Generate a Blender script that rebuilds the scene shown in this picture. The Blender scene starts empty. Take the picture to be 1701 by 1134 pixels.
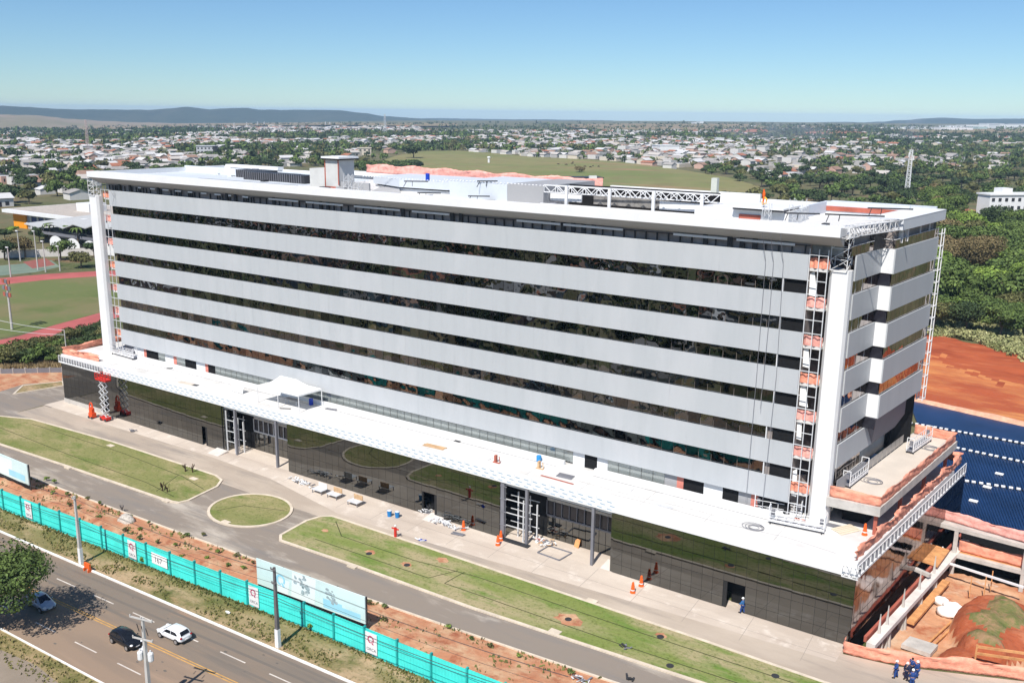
import bpy, bmesh, math, random
from mathutils import Vector, Matrix, noise
R = math.radians
rnd = random.Random(7)
scene = bpy.context.scene
col = scene.collection

# ------------------------------------------------------------------ camera
W0, H0, F0 = 1701.0, 1134.0, 1566.614
CAM = Vector((115.889, -92.026, 49.4))
PITCH, YAW, ROLL = R(13.61), R(-34.095), R(0.703)
_c, _s = math.cos(YAW), math.sin(YAW)
FW0 = Vector((_s, _c, 0)); RT0 = Vector((_c, -_s, 0)); UP0 = Vector((0, 0, 1))
FW = FW0 * math.cos(PITCH) - UP0 * math.sin(PITCH)
UPV = UP0 * math.cos(PITCH) + FW0 * math.sin(PITCH)
CR, SR = math.cos(ROLL), math.sin(ROLL)
cx = RT0 * CR + UPV * SR          # image right
cy = UPV * CR - RT0 * SR          # image up
cam_d = bpy.data.cameras.new('camera')
cam_d.sensor_width = 36; cam_d.lens = F0 / W0 * 36
cam_d.clip_start = 1; cam_d.clip_end = 40000
cam = bpy.data.objects.new('camera', cam_d); col.objects.link(cam)
M = Matrix((cx, cy, -FW)).transposed().to_4x4(); M.translation = CAM
cam.matrix_world = M
scene.camera = cam

def ray(px, py):
    return cx * (px - W0 / 2) + cy * (H0 / 2 - py) + FW * F0
def G(px, py, z=0.0):
    "the world point at height z seen at photo position (px, py)"
    d = ray(px, py); t = (z - CAM.z) / d.z
    return CAM + d * t
def G2(px, py, z=0.0):
    p = G(px, py, z); return (p.x, p.y)
def GY(px, py, y):
    d = ray(px, py); return CAM + d * ((y - CAM.y) / d.y)
def PJ(p):
    d = Vector(p) - CAM; w = d.dot(FW)
    if w <= 1: return (-9999, -9999)
    return (W0 / 2 + F0 * d.dot(cx) / w, H0 / 2 - F0 * d.dot(cy) / w)

# ------------------------------------------------------------------ world, sun, exposure
SUN_EL = R(52); TO_SUN = Vector((0.200 * math.cos(SUN_EL), -0.980 * math.cos(SUN_EL), math.sin(SUN_EL))).normalized()
world = bpy.data.worlds.new('World'); scene.world = world; world.use_nodes = True
wn = world.node_tree.nodes; wl = world.node_tree.links
sky = wn.new('ShaderNodeTexSky'); sky.sky_type = 'NISHITA'; sky.sun_disc = False
sky.sun_elevation = SUN_EL; sky.sun_rotation = math.atan2(TO_SUN.x, TO_SUN.y)
sky.altitude = 800; sky.air_density = 1.0; sky.dust_density = 0.0; sky.ozone_density = 2.2
bg = wn['Background']; bg.inputs['Strength'].default_value = 0.060
tint = wn.new('ShaderNodeMix'); tint.data_type = 'RGBA'; tint.blend_type = 'MULTIPLY'; tint.inputs['Factor'].default_value = 1.0; tint.inputs['B'].default_value = (0.80, 1.07, 1.34, 1)
wl.new(sky.outputs[0], tint.inputs['A']); wl.new(tint.outputs['Result'], bg.inputs['Color'])
sun_d = bpy.data.lights.new('sun', 'SUN'); sun_d.energy = 4.4; sun_d.angle = R(0.5); sun_d.color = (1, 0.955, 0.89)
sun = bpy.data.objects.new('sun', sun_d); col.objects.link(sun)
sun.rotation_euler = TO_SUN.to_track_quat('Z', 'Y').to_euler()
scene.view_settings.view_transform = 'Standard'; scene.view_settings.look = 'None'
scene.view_settings.exposure = 0.40; scene.view_settings.gamma = 1

# ------------------------------------------------------------------ materials
MATS = {}
def mat(name, c, rough=0.8, metal=0.0, var=0.12, scale=0.6, bump=0.0, bscale=None, c2=None, spec=0.3, island=0.0, det=6.0):
    if name in MATS: return MATS[name]
    m = bpy.data.materials.new(name); m.use_nodes = True; nt = m.node_tree; n = nt.nodes; l = nt.links
    b = n['Principled BSDF']; b.inputs['Roughness'].default_value = rough; b.inputs['Metallic'].default_value = metal
    b.inputs['Specular IOR Level'].default_value = spec
    m.diffuse_color = (*c, 1)
    if var > 0 or c2:
        tc = n.new('ShaderNodeTexCoord'); no = n.new('ShaderNodeTexNoise')
        no.inputs['Scale'].default_value = scale; no.inputs['Detail'].default_value = det; no.inputs['Roughness'].default_value = 0.62
        l.new(tc.outputs['Object'], no.inputs['Vector'])
        r = n.new('ShaderNodeValToRGB'); e = r.color_ramp.elements
        a = c2 if c2 else tuple(v * (1 - var) for v in c); bb = c if c2 else tuple(min(1, v * (1 + var)) for v in c)
        e[0].position = 0.36; e[0].color = (*a, 1); e[1].position = 0.64; e[1].color = (*bb, 1)
        l.new(no.outputs['Fac'], r.inputs['Fac']); out = r.outputs['Color']
        if island > 0:
            g = n.new('ShaderNodeNewGeometry'); mx = n.new('ShaderNodeHueSaturation')
            mr = n.new('ShaderNodeMapRange'); mr.inputs['To Min'].default_value = 1 - island; mr.inputs['To Max'].default_value = 1 + island
            l.new(g.outputs['Random Per Island'], mr.inputs['Value']); l.new(mr.outputs[0], mx.inputs['Value'])
            l.new(out, mx.inputs['Color']); out = mx.outputs['Color']
        l.new(out, b.inputs['Base Color'])
    else:
        b.inputs['Base Color'].default_value = (*c, 1)
    if bump > 0:
        tc = n.new('ShaderNodeTexCoord'); nb = n.new('ShaderNodeTexNoise'); nb.inputs['Scale'].default_value = bscale or scale * 4; nb.inputs['Detail'].default_value = 5
        bp = n.new('ShaderNodeBump'); bp.inputs['Strength'].default_value = bump; bp.inputs['Distance'].default_value = 0.2
        l.new(tc.outputs['Object'], nb.inputs['Vector']); l.new(nb.outputs['Fac'], bp.inputs['Height']); l.new(bp.outputs['Normal'], b.inputs['Normal'])
    MATS[name] = m; return m

def glass_mat(name, refl, rough, wave, wscale, lo=.72, hi=1.15):
    "dark reflective curtain-wall glass, faintly wavy"
    m = bpy.data.materials.new(name); m.use_nodes = True; nt = m.node_tree; n = nt.nodes; l = nt.links
    b = n['Principled BSDF']; b.inputs['Metallic'].default_value = 1.0; b.inputs['Base Color'].default_value = (*refl, 1); b.inputs['Roughness'].default_value = rough
    tc = n.new('ShaderNodeTexCoord'); nb = n.new('ShaderNodeTexNoise'); nb.inputs['Scale'].default_value = wscale; nb.inputs['Detail'].default_value = 1.5
    bp = n.new('ShaderNodeBump'); bp.inputs['Strength'].default_value = 1.0; bp.inputs['Distance'].default_value = wave
    l.new(tc.outputs['Object'], nb.inputs['Vector']); l.new(nb.outputs['Fac'], bp.inputs['Height']); l.new(bp.outputs['Normal'], b.inputs['Normal'])
    g = n.new('ShaderNodeNewGeometry'); mr = n.new('ShaderNodeMapRange'); mr.inputs['To Min'].default_value = lo; mr.inputs['To Max'].default_value = hi
    hs = n.new('ShaderNodeHueSaturation'); hs.inputs['Color'].default_value = (*refl, 1)
    l.new(g.outputs['Random Per Island'], mr.inputs['Value']); l.new(mr.outputs[0], hs.inputs['Value']); l.new(hs.outputs['Color'], b.inputs['Base Color'])
    MATS[name] = m; return m

def layered(name, base, spots, rough=0.95, bump=0.3, bscale=3.0, stretch=None, spec=0.15):
    "ground material: base colour with several noise layers; spots = [(colour, scale, low, high, stretch)]"
    m = bpy.data.materials.new(name); m.use_nodes = True; nt = m.node_tree; n = nt.nodes; l = nt.links
    b = n['Principled BSDF']; b.inputs['Roughness'].default_value = rough; b.inputs['Specular IOR Level'].default_value = spec
    tc = n.new('ShaderNodeTexCoord'); rgb = n.new('ShaderNodeRGB'); rgb.outputs[0].default_value = (*base, 1); out = rgb.outputs[0]
    for i, (c, sc, lo, hi, st) in enumerate(spots):
        mp = n.new('ShaderNodeMapping'); mp.inputs['Scale'].default_value = st or (1, 1, 1); mp.inputs['Location'].default_value = (i * 13.7, i * 5.1, 0)
        l.new(tc.outputs['Object'], mp.inputs['Vector'])
        no = n.new('ShaderNodeTexNoise'); no.inputs['Scale'].default_value = sc; no.inputs['Detail'].default_value = 8; no.inputs['Roughness'].default_value = 0.65
        l.new(mp.outputs[0], no.inputs['Vector'])
        mr = n.new('ShaderNodeMapRange'); mr.inputs['From Min'].default_value = lo; mr.inputs['From Max'].default_value = hi
        l.new(no.outputs['Fac'], mr.inputs['Value'])
        mx = n.new('ShaderNodeMix'); mx.data_type = 'RGBA'; mx.inputs['B'].default_value = (*c, 1)
        l.new(mr.outputs[0], mx.inputs['Factor']); l.new(out, mx.inputs['A']); out = mx.outputs['Result']
    l.new(out, b.inputs['Base Color'])
    nb = n.new('ShaderNodeTexNoise'); nb.inputs['Scale'].default_value = bscale; nb.inputs['Detail'].default_value = 8
    bp = n.new('ShaderNodeBump'); bp.inputs['Strength'].default_value = bump; bp.inputs['Distance'].default_value = 0.15
    l.new(tc.outputs['Object'], nb.inputs['Vector']); l.new(nb.outputs['Fac'], bp.inputs['Height']); l.new(bp.outputs['Normal'], b.inputs['Normal'])
    MATS[name] = m; return m

WHITE = mat('white_paint', (0.76, 0.76, 0.755), 0.5, var=0.03, scale=0.4)
DECK = None
ROOFB = mat('shade_tinted_metal_roof', (0.62, 0.66, 0.70), 0.5, var=0.05, scale=0.3)  # blue-grey puts the shade of the left roof slopes into the colour
PANEL = None
SOFFIT = mat('grey_soffit', (0.36, 0.36, 0.365), 0.6, var=0.03, scale=0.2)
SHADECL = mat('shade_dark_cladding', (0.16, 0.16, 0.20), 0.6, var=0.04, scale=0.2)  # dark tone paints in the shade on the down-facing soffit
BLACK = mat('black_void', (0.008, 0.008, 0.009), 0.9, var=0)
DARKM = mat('dark_metal', (0.035, 0.036, 0.04), 0.5, var=0.1)
GREYM = mat('grey_metal', (0.19, 0.19, 0.21), 0.5, var=0.08)
LTM = mat('galvanised_steel', (0.62, 0.63, 0.64), 0.45, var=0.08, scale=2)
WSTEEL = mat('white_steel', (0.74, 0.74, 0.74), 0.5, var=0.05)
CONC = mat('raw_concrete', (0.50, 0.47, 0.43), 0.9, var=0.14, scale=0.7, bump=0.2)
CONCD = mat('stained_concrete', (0.30, 0.26, 0.24), 0.9, var=0.2, scale=0.7)
BEIGE = mat('terrace_screed', (0.62, 0.55, 0.47), 0.9, var=0.07, scale=0.25)
NET = mat('orange_safety_net', (0.80, 0.33, 0.22), 0.85, var=0.2, scale=1.2, bump=0.5, bscale=2.5)
NETP = mat('pink_safety_net', (0.80, 0.38, 0.32), 0.85, var=0.2, scale=1.2, bump=0.5, bscale=2.5)
ORANGE = mat('orange_plastic', (0.80, 0.13, 0.02), 0.5, var=0.06)
RED = mat('red_paint', (0.62, 0.03, 0.02), 0.45, var=0.08)
BLUEP = mat('blue_plastic', (0.01, 0.05, 0.42), 0.4, var=0.05)
WOOD = mat('pale_timber', (0.55, 0.36, 0.20), 0.85, var=0.2, scale=1.5)
FORM = mat('orange_formwork', (0.62, 0.30, 0.12), 0.85, var=0.2, scale=1.2)
SAL = mat('red_oxide_steel', (0.42, 0.12, 0.08), 0.7, var=0.15)
TARP = mat('white_tarpaulin', (0.86, 0.86, 0.84), 0.6, var=0.02)
G_POD = glass_mat('podium_glass', (0.165, 0.172, 0.172), 0.015, 0.003, 0.25, .94, 1.05)
G_TOW = glass_mat('tower_glass', (0.185, 0.195, 0.20), 0.02, 0.06, 0.5, .45, 1.35)
G_FLK = glass_mat('earth_reflection_flank_glass', (0.15, 0.085, 0.07), 0.07, 0.03, 0.4, .9, 1.1)  # red tint paints in the reflection of the red earth
G_END = glass_mat('end_glass', (0.33, 0.285, 0.27), 0.02, 0.06, 0.45, .6, 1.25)
BACK = mat('curtain_wall_backing', (0.02, 0.02, 0.02), 0.6, var=0)

PANEL = layered('grey_cladding', (0.455, 0.475, 0.49), [((0.425, 0.445, 0.46), 0.9, 0.5, 0.72, (1, 1, .12)), ((0.49, 0.505, 0.52), 0.16, 0.48, 0.62, (1, 1, .25)), ((0.40, 0.415, 0.43), 3.0, 0.62, 0.8, (1, 1, .06))], rough=.5, bump=0.02, bscale=1.0, spec=.4)
DECK = layered('white_membrane', (0.66, 0.65, 0.63), [((0.56, 0.545, 0.52), 0.25, 0.48, 0.66, (0.4, 1.2, 1)), ((0.72, 0.71, 0.69), 0.6, 0.5, 0.7, None), ((0.45, 0.43, 0.40), 1.3, 0.64, 0.76, (0.5, 1.5, 1))], rough=.8, bump=0.15, bscale=2.5, spec=.25)
# ------------------------------------------------------------------ mesh helpers
class MB:
    def __init__(s): s.v = []; s.f = []; s.m = []
    def q(s, pts, mi=0):
        b = len(s.v); s.v += [tuple(p) for p in pts]; s.f.append(tuple(range(b, b + len(pts)))); s.m.append(mi); return s
    def box(s, x0, x1, y0, y1, z0, z1, mi=0):
        return s.prism([(x0, y0), (x1, y0), (x1, y1), (x0, y1)], z0, z1, mi)
    def prism(s, poly, z0, z1, mi=0, mt=None):
        a = sum(poly[i][0] * poly[(i + 1) % len(poly)][1] - poly[(i + 1) % len(poly)][0] * poly[i][1] for i in range(len(poly)))
        if a < 0: poly = poly[::-1]
        b = len(s.v); n = len(poly)
        s.v += [(p[0], p[1], z0) for p in poly] + [(p[0], p[1], z1) for p in poly]
        s.f.append(tuple(b + i for i in range(n - 1, -1, -1))); s.m.append(mi)
        s.f.append(tuple(b + n + i for i in range(n))); s.m.append(mi if mt is None else mt)
        for i in range(n):
            j = (i + 1) % n; s.f.append((b + i, b + j, b + n + j, b + n + i)); s.m.append(mi)
        return s
    def beam(s, p, q, w, h=None, up=(0, 0, 1), mi=0, w2=None):
        p = Vector(p); q = Vector(q); d = (q - p)
        if d.length < 1e-6: return s
        d.normalize(); up = Vector(up)
        if abs(d.dot(up)) > 0.98: up = Vector((0, 1, 0))
        a = d.cross(up).normalized(); b = a.cross(d).normalized(); h = w if h is None else h
        w2 = 1.0 if w2 is None else w2
        base = len(s.v)
        for c, k in ((p, 1.0), (q, w2)):
            for i, j in ((-1, -1), (1, -1), (1, 1), (-1, 1)): s.v.append(tuple(c + a * (i * w / 2 * k) + b * (j * h / 2 * k)))
        for f in ((0, 1, 2, 3), (7, 6, 5, 4), (0, 4, 5, 1), (1, 5, 6, 2), (2, 6, 7, 3), (3, 7, 4, 0)):
            s.f.append(tuple(base + i for i in f)); s.m.append(mi)
        return s
    def tube(s, pts, r, n=8, mi=0, r2=None, cap=True):
        pts = [Vector(p) for p in pts]; base = len(s.v); k = len(pts)
        for i, p in enumerate(pts):
            d = (pts[min(i + 1, k - 1)] - pts[max(i - 1, 0)]).normalized()
            u = Vector((0, 0, 1)) if abs(d.z) < 0.9 else Vector((1, 0, 0))
            a = d.cross(u).normalized(); b = a.cross(d).normalized()
            rr = r if r2 is None else r + (r2 - r) * i / (k - 1)
            if isinstance(r, (list, tuple)): rr = r[i]
            for j in range(n):
                t = 2 * math.pi * j / n; s.v.append(tuple(p + a * (rr * math.cos(t)) + b * (rr * math.sin(t))))
        for i in range(k - 1):
            for j in range(n):
                s.f.append((base + i * n + j, base + i * n + (j + 1) % n, base + (i + 1) * n + (j + 1) % n, base + (i + 1) * n + j)); s.m.append(mi)
        if cap:
            s.f.append(tuple(base + j for j in range(n - 1, -1, -1))); s.m.append(mi)
            s.f.append(tuple(base + (k - 1) * n + j for j in range(n))); s.m.append(mi)
        return s
    def lathe(s, prof, c=(0, 0, 0), n=12, mi=0):
        pts = [(c[0], c[1], c[2] + z) for r, z in prof]; base = len(s.v)
        for (r, z) in prof:
            for j in range(n):
                t = 2 * math.pi * j / n; s.v.append((c[0] + r * math.cos(t), c[1] + r * math.sin(t), c[2] + z))
        for i in range(len(prof) - 1):
            for j in range(n):
                s.f.append((base + i * n + j, base + i * n + (j + 1) % n, base + (i + 1) * n + (j + 1) % n, base + (i + 1) * n + j)); s.m.append(mi)
        s.f.append(tuple(base + j for j in range(n - 1, -1, -1))); s.m.append(mi)
        k = len(prof) - 1; s.f.append(tuple(base + k * n + j for j in range(n))); s.m.append(mi)
        return s
    def blob(s, c, rx, ry, rz, n=8, k=6, jit=0.0, rg=rnd, mi=0):
        base = len(s.v)
        for i in range(1, k):
            ph = math.pi * i / k
            for j in range(n):
                t = 2 * math.pi * j / n; w = 1 + rg.uniform(-jit, jit)
                s.v.append((c[0] + rx * w * math.sin(ph) * math.cos(t), c[1] + ry * w * math.sin(ph) * math.sin(t), c[2] + rz * w * math.cos(ph)))
        s.v += [(c[0], c[1], c[2] + rz), (c[0], c[1], c[2] - rz)]; T = len(s.v) - 2; B = T + 1
        for i in range(k - 2):
            for j in range(n):
                s.f.append((base + i * n + j, base + (i + 1) * n + j, base + (i + 1) * n + (j + 1) % n, base + i * n + (j + 1) % n)); s.m.append(mi)
        for j in range(n):
            s.f.append((T, base + j, base + (j + 1) % n)); s.m.append(mi)
            s.f.append((B, base + (k - 2) * n + (j + 1) % n, base + (k - 2) * n + j)); s.m.append(mi)
        return s
    def build(s, name, mats, parent=None, smooth=False):
        if not isinstance(mats, (list, tuple)): mats = [mats]
        off = Vector((0, 0, 0))
        o_ = parent
        while o_ is not None: off += Vector(o_.location); o_ = o_.parent
        me = bpy.data.meshes.new(name)
        me.from_pydata([(a - off.x, b - off.y, c - off.z) for a, b, c in s.v], [], s.f)
        for m in mats: me.materials.append(m)
        if len(mats) > 1: me.polygons.foreach_set('material_index', s.m)
        if smooth: me.polygons.foreach_set('use_smooth', [True] * len(me.polygons))
        me.update()
        o = bpy.data.objects.new(name, me); col.objects.link(o)
        if parent is not None: o.parent = parent
        return o

def tag(o, label=None, cat=None, group=None, kind=None):
    if label: o['label'] = label
    if cat: o['category'] = cat
    if group: o['group'] = group
    if kind: o['kind'] = kind
    return o
def thing(name, label, cat, loc=(0, 0, 0), group=None):
    o = bpy.data.objects.new(name, None); col.objects.link(o); o.location = loc; o.empty_display_size = 0.5
    return tag(o, label, cat, group)
def kids(o): return [c for c in col.objects if c.parent == o]
def copy_tree(o, loc=None, rz=None, sc=None, label=None, group=None, parent=None, K={}):
    c = o.copy(); col.objects.link(c)
    if parent is not None: c.parent = parent
    key = o.name
    if key not in K: K[key] = kids(o)
    for ch in K[key]: copy_tree(ch, parent=c)
    if loc is not None: c.location = loc
    if rz is not None: c.rotation_euler = (0, 0, rz)
    if sc is not None: c.scale = sc if isinstance(sc, tuple) else (sc, sc, sc)
    if label: c['label'] = label
    if group: c['group'] = group
    return c
def struct(o): return tag(o, kind='structure')
def text_mesh(name, txt, size, mat_, parent, origin, xdir, updir, align='CENTER', extrude=0.004, squash=1.0):
    cu = bpy.data.curves.new(name, 'FONT'); cu.body = txt; cu.size = size; cu.align_x = align; cu.align_y = 'CENTER'; cu.extrude = extrude
    t = bpy.data.objects.new(name + '_tmp', cu); col.objects.link(t)
    bpy.context.view_layer.update()
    me = bpy.data.meshes.new_from_object(t.evaluated_get(bpy.context.evaluated_depsgraph_get()))
    bpy.data.objects.remove(t)
    x = Vector(xdir).normalized(); u = Vector(updir).normalized(); nrm = x.cross(u)
    off = Vector((0, 0, 0)); o_ = parent
    while o_ is not None: off += Vector(o_.location); o_ = o_.parent
    for v in me.vertices: v.co = Vector(origin) + x * (v.co.x * squash) + u * v.co.y + nrm * v.co.z - off
    me.materials.clear(); me.materials.append(mat_)
    o = bpy.data.objects.new(name, me); col.objects.link(o); o.parent = parent
    return o

# ================================================================== TERRAIN
def dip_tan(px):
    "tangent below eye level of the far plain, by azimuth (given as photo column)"
    pts = [(-900, .0200), (0, .0190), (300, .0150), (700, .0085), (1100, .0062), (1701, .0046), (2600, .0040)]
    for (a, b), (c, d) in zip(pts, pts[1:]):
        if px <= c: return b + (d - b) * max(0, min(1, (px - a) / (c - a)))
    return pts[-1][1]
def azcol(x, y):
    dx, dy = x - CAM.x, y - CAM.y
    f = dx * FW0.x + dy * FW0.y; r = dx * RT0.x + dy * RT0.y
    a = math.atan2(r, f); a = max(-1.2, min(1.2, a))
    return W0 / 2 + F0 * math.tan(a) * 1.0
def TZ(x, y):
    r = math.hypot(x - CAM.x, y - CAM.y)
    if r < 420: return 0.0
    zf = CAM.z - 6000 * dip_tan(azcol(x, y))
    if r <= 6000: return zf * ((r - 420) / 5580) ** 1.25
    return CAM.z - (r) * dip_tan(azcol(x, y))

# pit beside the building: excavated floor is lower than the surrounding ground
def edge_x(y, off=0.0): return 97.4 + 0.0998 * (y + 6.3) + off
PIT = [(edge_x(-6.6, .1), -6.6), (edge_x(60, .1), 34), (135, 34), (135, 4), (106, -3.2)]

MG = layered('open_ground', (0.155, 0.135, 0.075), [((0.07, 0.095, 0.030), 0.018, 0.42, 0.60, None), ((0.22, 0.13, 0.075), 0.05, 0.55, 0.68, None), ((0.16, 0.15, 0.08), 0.6, 0.45, 0.7, None)], bump=0.2)
mb = MB()
rs = [3, 60, 140, 260, 420, 560, 720, 900, 1150, 1500, 1900, 2400, 3000, 3700, 4600, 5500, 6500, 8000, 10000, 13000]
NA = 120
for r_ in rs:
    for k in range(NA):
        t = 2 * math.pi * k / NA; x = CAM.x + r_ * math.cos(t); y = CAM.y + r_ * math.sin(t)
        mb.v.append((x, y, (TZ(x, y) - 3.6)))
for i in range(len(rs) - 1):
    for k in range(NA):
        mb.f.append((i * NA + k, (i + 1) * NA + k, (i + 1) * NA + (k + 1) % NA, i * NA + (k + 1) % NA)); mb.m.append(0)
mb.f.append(tuple(range(NA))); mb.m.append(0)
for i, v in enumerate(mb.v):                      # far parts rise to grade; near part stays as the deep base under the site
    x, y, z = v; r_ = math.hypot(x - CAM.x, y - CAM.y)
    mb.v[i] = (x, y, z + 3.6 if r_ > 300 else z)
struct(mb.build('deep_ground', MG, smooth=True))

# near ground as a sheet with the pit left out (outer rectangle minus pit, as convex pieces)
mb = MB(); Z0 = -0.012
def gq(a, b, c, d, z=Z0): mb.q([(*a, z), (*b, z), (*c, z), (*d, z)])
L_, R_, B_, T_ = -420, 440, -420, 420
gq((L_, B_), (R_, B_), (R_, -8.4), (L_, -8.4))
gq((L_, -8.4), (96.5, -8.4), (96.5, 34), (L_, 34))
gq((96.5, -8.4), (R_, -8.4), (R_, -3.2), (106, -3.2))
gq((96.5, -8.4), (106, -3.2), (97.5, -6.6), (97.2, -7.0))
gq((106, -3.2), (R_, -3.2), (R_, 4), (135, 4))
gq((135, 4), (R_, 4), (R_, 34), (135, 34))
gq((L_, 34), (R_, 34), (R_, T_), (L_, T_))
struct(mb.build('ground', MG))

ASPH = layered('avenue_asphalt', (0.215, 0.175, 0.140), [((0.285, 0.205, 0.145), 0.10, 0.42, 0.62, (0.25, 1.6, 1)), ((0.165, 0.142, 0.122), 0.30, 0.50, 0.72, (0.12, 1.8, 1)), ((0.40, 0.24, 0.145), 0.16, 0.62, 0.80, (0.3, 1.2, 1))], rough=0.9, bump=0.08, bscale=14)
ASPH2 = layered('site_road_asphalt', (0.255, 0.215, 0.178), [((0.46, 0.405, 0.34), 0.13, 0.50, 0.63, (0.35, 1.5, 1)), ((0.215, 0.195, 0.178), 0.4, 0.5, 0.7, (0.2, 1.4, 1)), ((0.46, 0.41, 0.35), 0.30, 0.60, 0.74, (0.3, 1, 1))], rough=0.9, bump=0.08, bscale=14)
APR = layered('apron_concrete', (0.60, 0.515, 0.43), [((0.48, 0.40, 0.33), 0.10, 0.45, 0.62, (0.3, 1, 1)), ((0.72, 0.64, 0.56), 0.35, 0.55, 0.72, None), ((0.40, 0.34, 0.29), 0.22, 0.62, 0.74, (0.15, 2, 1))], rough=0.9, bump=0.1, bscale=6)
DRV = layered('driveway_concrete', (0.40, 0.33, 0.265), [((0.50, 0.42, 0.34), 0.09, 0.45, 0.62, (0.35, 1, 1)), ((0.27, 0.235, 0.205), 0.20, 0.52, 0.68, (0.2, 1.4, 1))], rough=0.9, bump=0.08, bscale=8)
LAWN = layered('mown_lawn', (0.225, 0.225, 0.085), [((0.36, 0.30, 0.155), 0.16, 0.46, 0.66, (0.6, 1, 1)), ((0.15, 0.19, 0.05), 0.30, 0.50, 0.66, (0.5, 1.3, 1)), ((0.42, 0.33, 0.19), 0.7, 0.60, 0.80, None), ((0.10, 0.12, 0.03), 3.0, 0.5, 0.75, None)], rough=0.95, bump=0.5, bscale=5)
LAWN2 = layered('greener_lawn', (0.195, 0.235, 0.065), [((0.37, 0.31, 0.175), 0.12, 0.43, 0.60, (0.5, 1.5, 1)), ((0.13, 0.21, 0.04), 0.30, 0.50, 0.66, (0.5, 1.5, 1)), ((0.10, 0.13, 0.03), 3.0, 0.5, 0.75, None)], rough=0.95, bump=0.5, bscale=5)
VERG = layered('dry_verge', (0.235, 0.195, 0.085), [((0.44, 0.31, 0.185), 0.22, 0.47, 0.60, (0.35, 1, 1)), ((0.115, 0.125, 0.035), 0.35, 0.50, 0.68, (0.6, 1, 1)), ((0.50, 0.30, 0.17), 0.6, 0.60, 0.75, (0.4, 1, 1)), ((0.09, 0.09, 0.035), 2.6, 0.52, 0.72, None)], rough=0.98, bump=0.6, bscale=4)
EARTH = layered('red_earth', (0.46, 0.215, 0.12), [((0.55, 0.36, 0.22), 0.35, 0.45, 0.64, (1, 1.6, 1)), ((0.33, 0.115, 0.06), 0.5, 0.52, 0.68, None), ((0.14, 0.15, 0.045), 1.1, 0.62, 0.74, None)], rough=0.98, bump=0.7, bscale=2.5)
REDE = layered('orange_clay', (0.62, 0.245, 0.085), [((0.40, 0.095, 0.040), 0.03, 0.46, 0.60, (0.5, 1.2, 1)), ((0.66, 0.29, 0.10), 0.06, 0.52, 0.68, (0.4, 2.5, 1)), ((0.38, 0.10, 0.04), 0.22, 0.56, 0.72, (0.35, 2.2, 1)), ((0.72, 0.36, 0.17), 0.5, 0.6, 0.74, (0.3, 2.5, 1))], rough=0.98, bump=1.0, bscale=1.8)
TRACK = mat('red_track', (0.42, 0.11, 0.10), 0.9, var=0.12, scale=0.1)
FIELD = layered('sports_turf', (0.14, 0.165, 0.060), [((0.20, 0.17, 0.085), 0.03, 0.44, 0.62, None), ((0.24, 0.18, 0.10), 0.12, 0.60, 0.74, (0.5, 1.6, 1)), ((0.10, 0.14, 0.04), 0.05, 0.5, 0.7, None)])
KERB = mat('concrete_kerb', (0.62, 0.53, 0.42), 0.9, var=0.12, scale=0.8)
KERBW = mat('whitewashed_kerb', (0.80, 0.78, 0.74), 0.85, var=0.10, scale=1.2)

def sheet(name, poly, m, z=0.0):
    b = MB(); b.q([(p[0], p[1], z) for p in poly]); a = sum(poly[i][0] * poly[(i + 1) % len(poly)][1] - poly[(i + 1) % len(poly)][0] * poly[i][1] for i in range(len(poly)))
    if a < 0: b.f = [f[::-1] for f in b.f]
    return struct(b.build(name, m))
def lines(b, pts, w, z0, z1, closed=False, mi=0):
    "a strip of rectangular section that follows pts with mitred corners"
    n = len(pts); L = []; Rr = []
    for i in range(n):
        p = Vector(pts[i][:2])
        a = Vector(pts[(i - 1) % n][:2]) if (closed or i > 0) else None
        c = Vector(pts[(i + 1) % n][:2]) if (closed or i < n - 1) else None
        d1 = (p - a).normalized() if a is not None else (c - p).normalized(); d2 = (c - p).normalized() if c is not None else d1
        n1 = Vector((-d1.y, d1.x)); n2 = Vector((-d2.y, d2.x)); nn = (n1 + n2)
        nn = nn.normalized() if nn.length > .1 else n1
        k = w / 2 / max(0.4, nn.dot(n1)); L.append(p + nn * k); Rr.append(p - nn * k)
    m = n if closed else n - 1
    for i in range(m):
        j = (i + 1) % n
        b.q([(*Rr[i], z1), (*Rr[j], z1), (*L[j], z1), (*L[i], z1)], mi)
        b.q([(*L[i], z1), (*L[j], z1), (*L[j], z0), (*L[i], z0)], mi); b.q([(*Rr[j], z1), (*Rr[i], z1), (*Rr[i], z0), (*Rr[j], z0)], mi)
    return b
def arc(pts, steps=4):
    "Chaikin smoothing of a closed polygon"
    for _ in range(steps):
        q = []
        for i in range(len(pts)):
            a = pts[i]; b2 = pts[(i + 1) % len(pts)]
            q += [(a[0] * .8 + b2[0] * .2, a[1] * .8 + b2[1] * .2), (a[0] * .2 + b2[0] * .8, a[1] * .2 + b2[1] * .8)]
        pts = q
    return pts
XS = [-420, -200, -60, 0, 60, 120, 200, 440]
kerb_far = lambda x: -40.15 + 0.030 * x + 0.0
kerb_near = lambda x: -52.15 + 0.0255 * x
centre = lambda x: -46.35 + 0.0395 * x
fence_y = lambda x: -36.35 + 0.043 * x if x < 52 else -34.11 + 0.012 * (x - 52)
rd_near = lambda x: -28.55 + 0.033 * x + (0.0003 * (x - 20) ** 2 if -40 < x < 100 else 0)
ASPHN = layered('dusty_asphalt', (0.295, 0.215, 0.155), [((0.235, 0.180, 0.138), 0.12, 0.45, 0.62, (0.2, 1.6, 1)), ((0.36, 0.255, 0.18), 0.3, 0.52, 0.7, (0.15, 1.5, 1))], rough=0.92, bump=0.08, bscale=14)
sheet('avenue', [(x, centre(x)) for x in XS] + [(x, kerb_far(x)) for x in XS[::-1]], ASPH, 0.0)
sheet('avenue', [(x, kerb_near(x)) for x in XS] + [(x, centre(x)) for x in XS[::-1]], ASPHN, 0.0)
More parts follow.
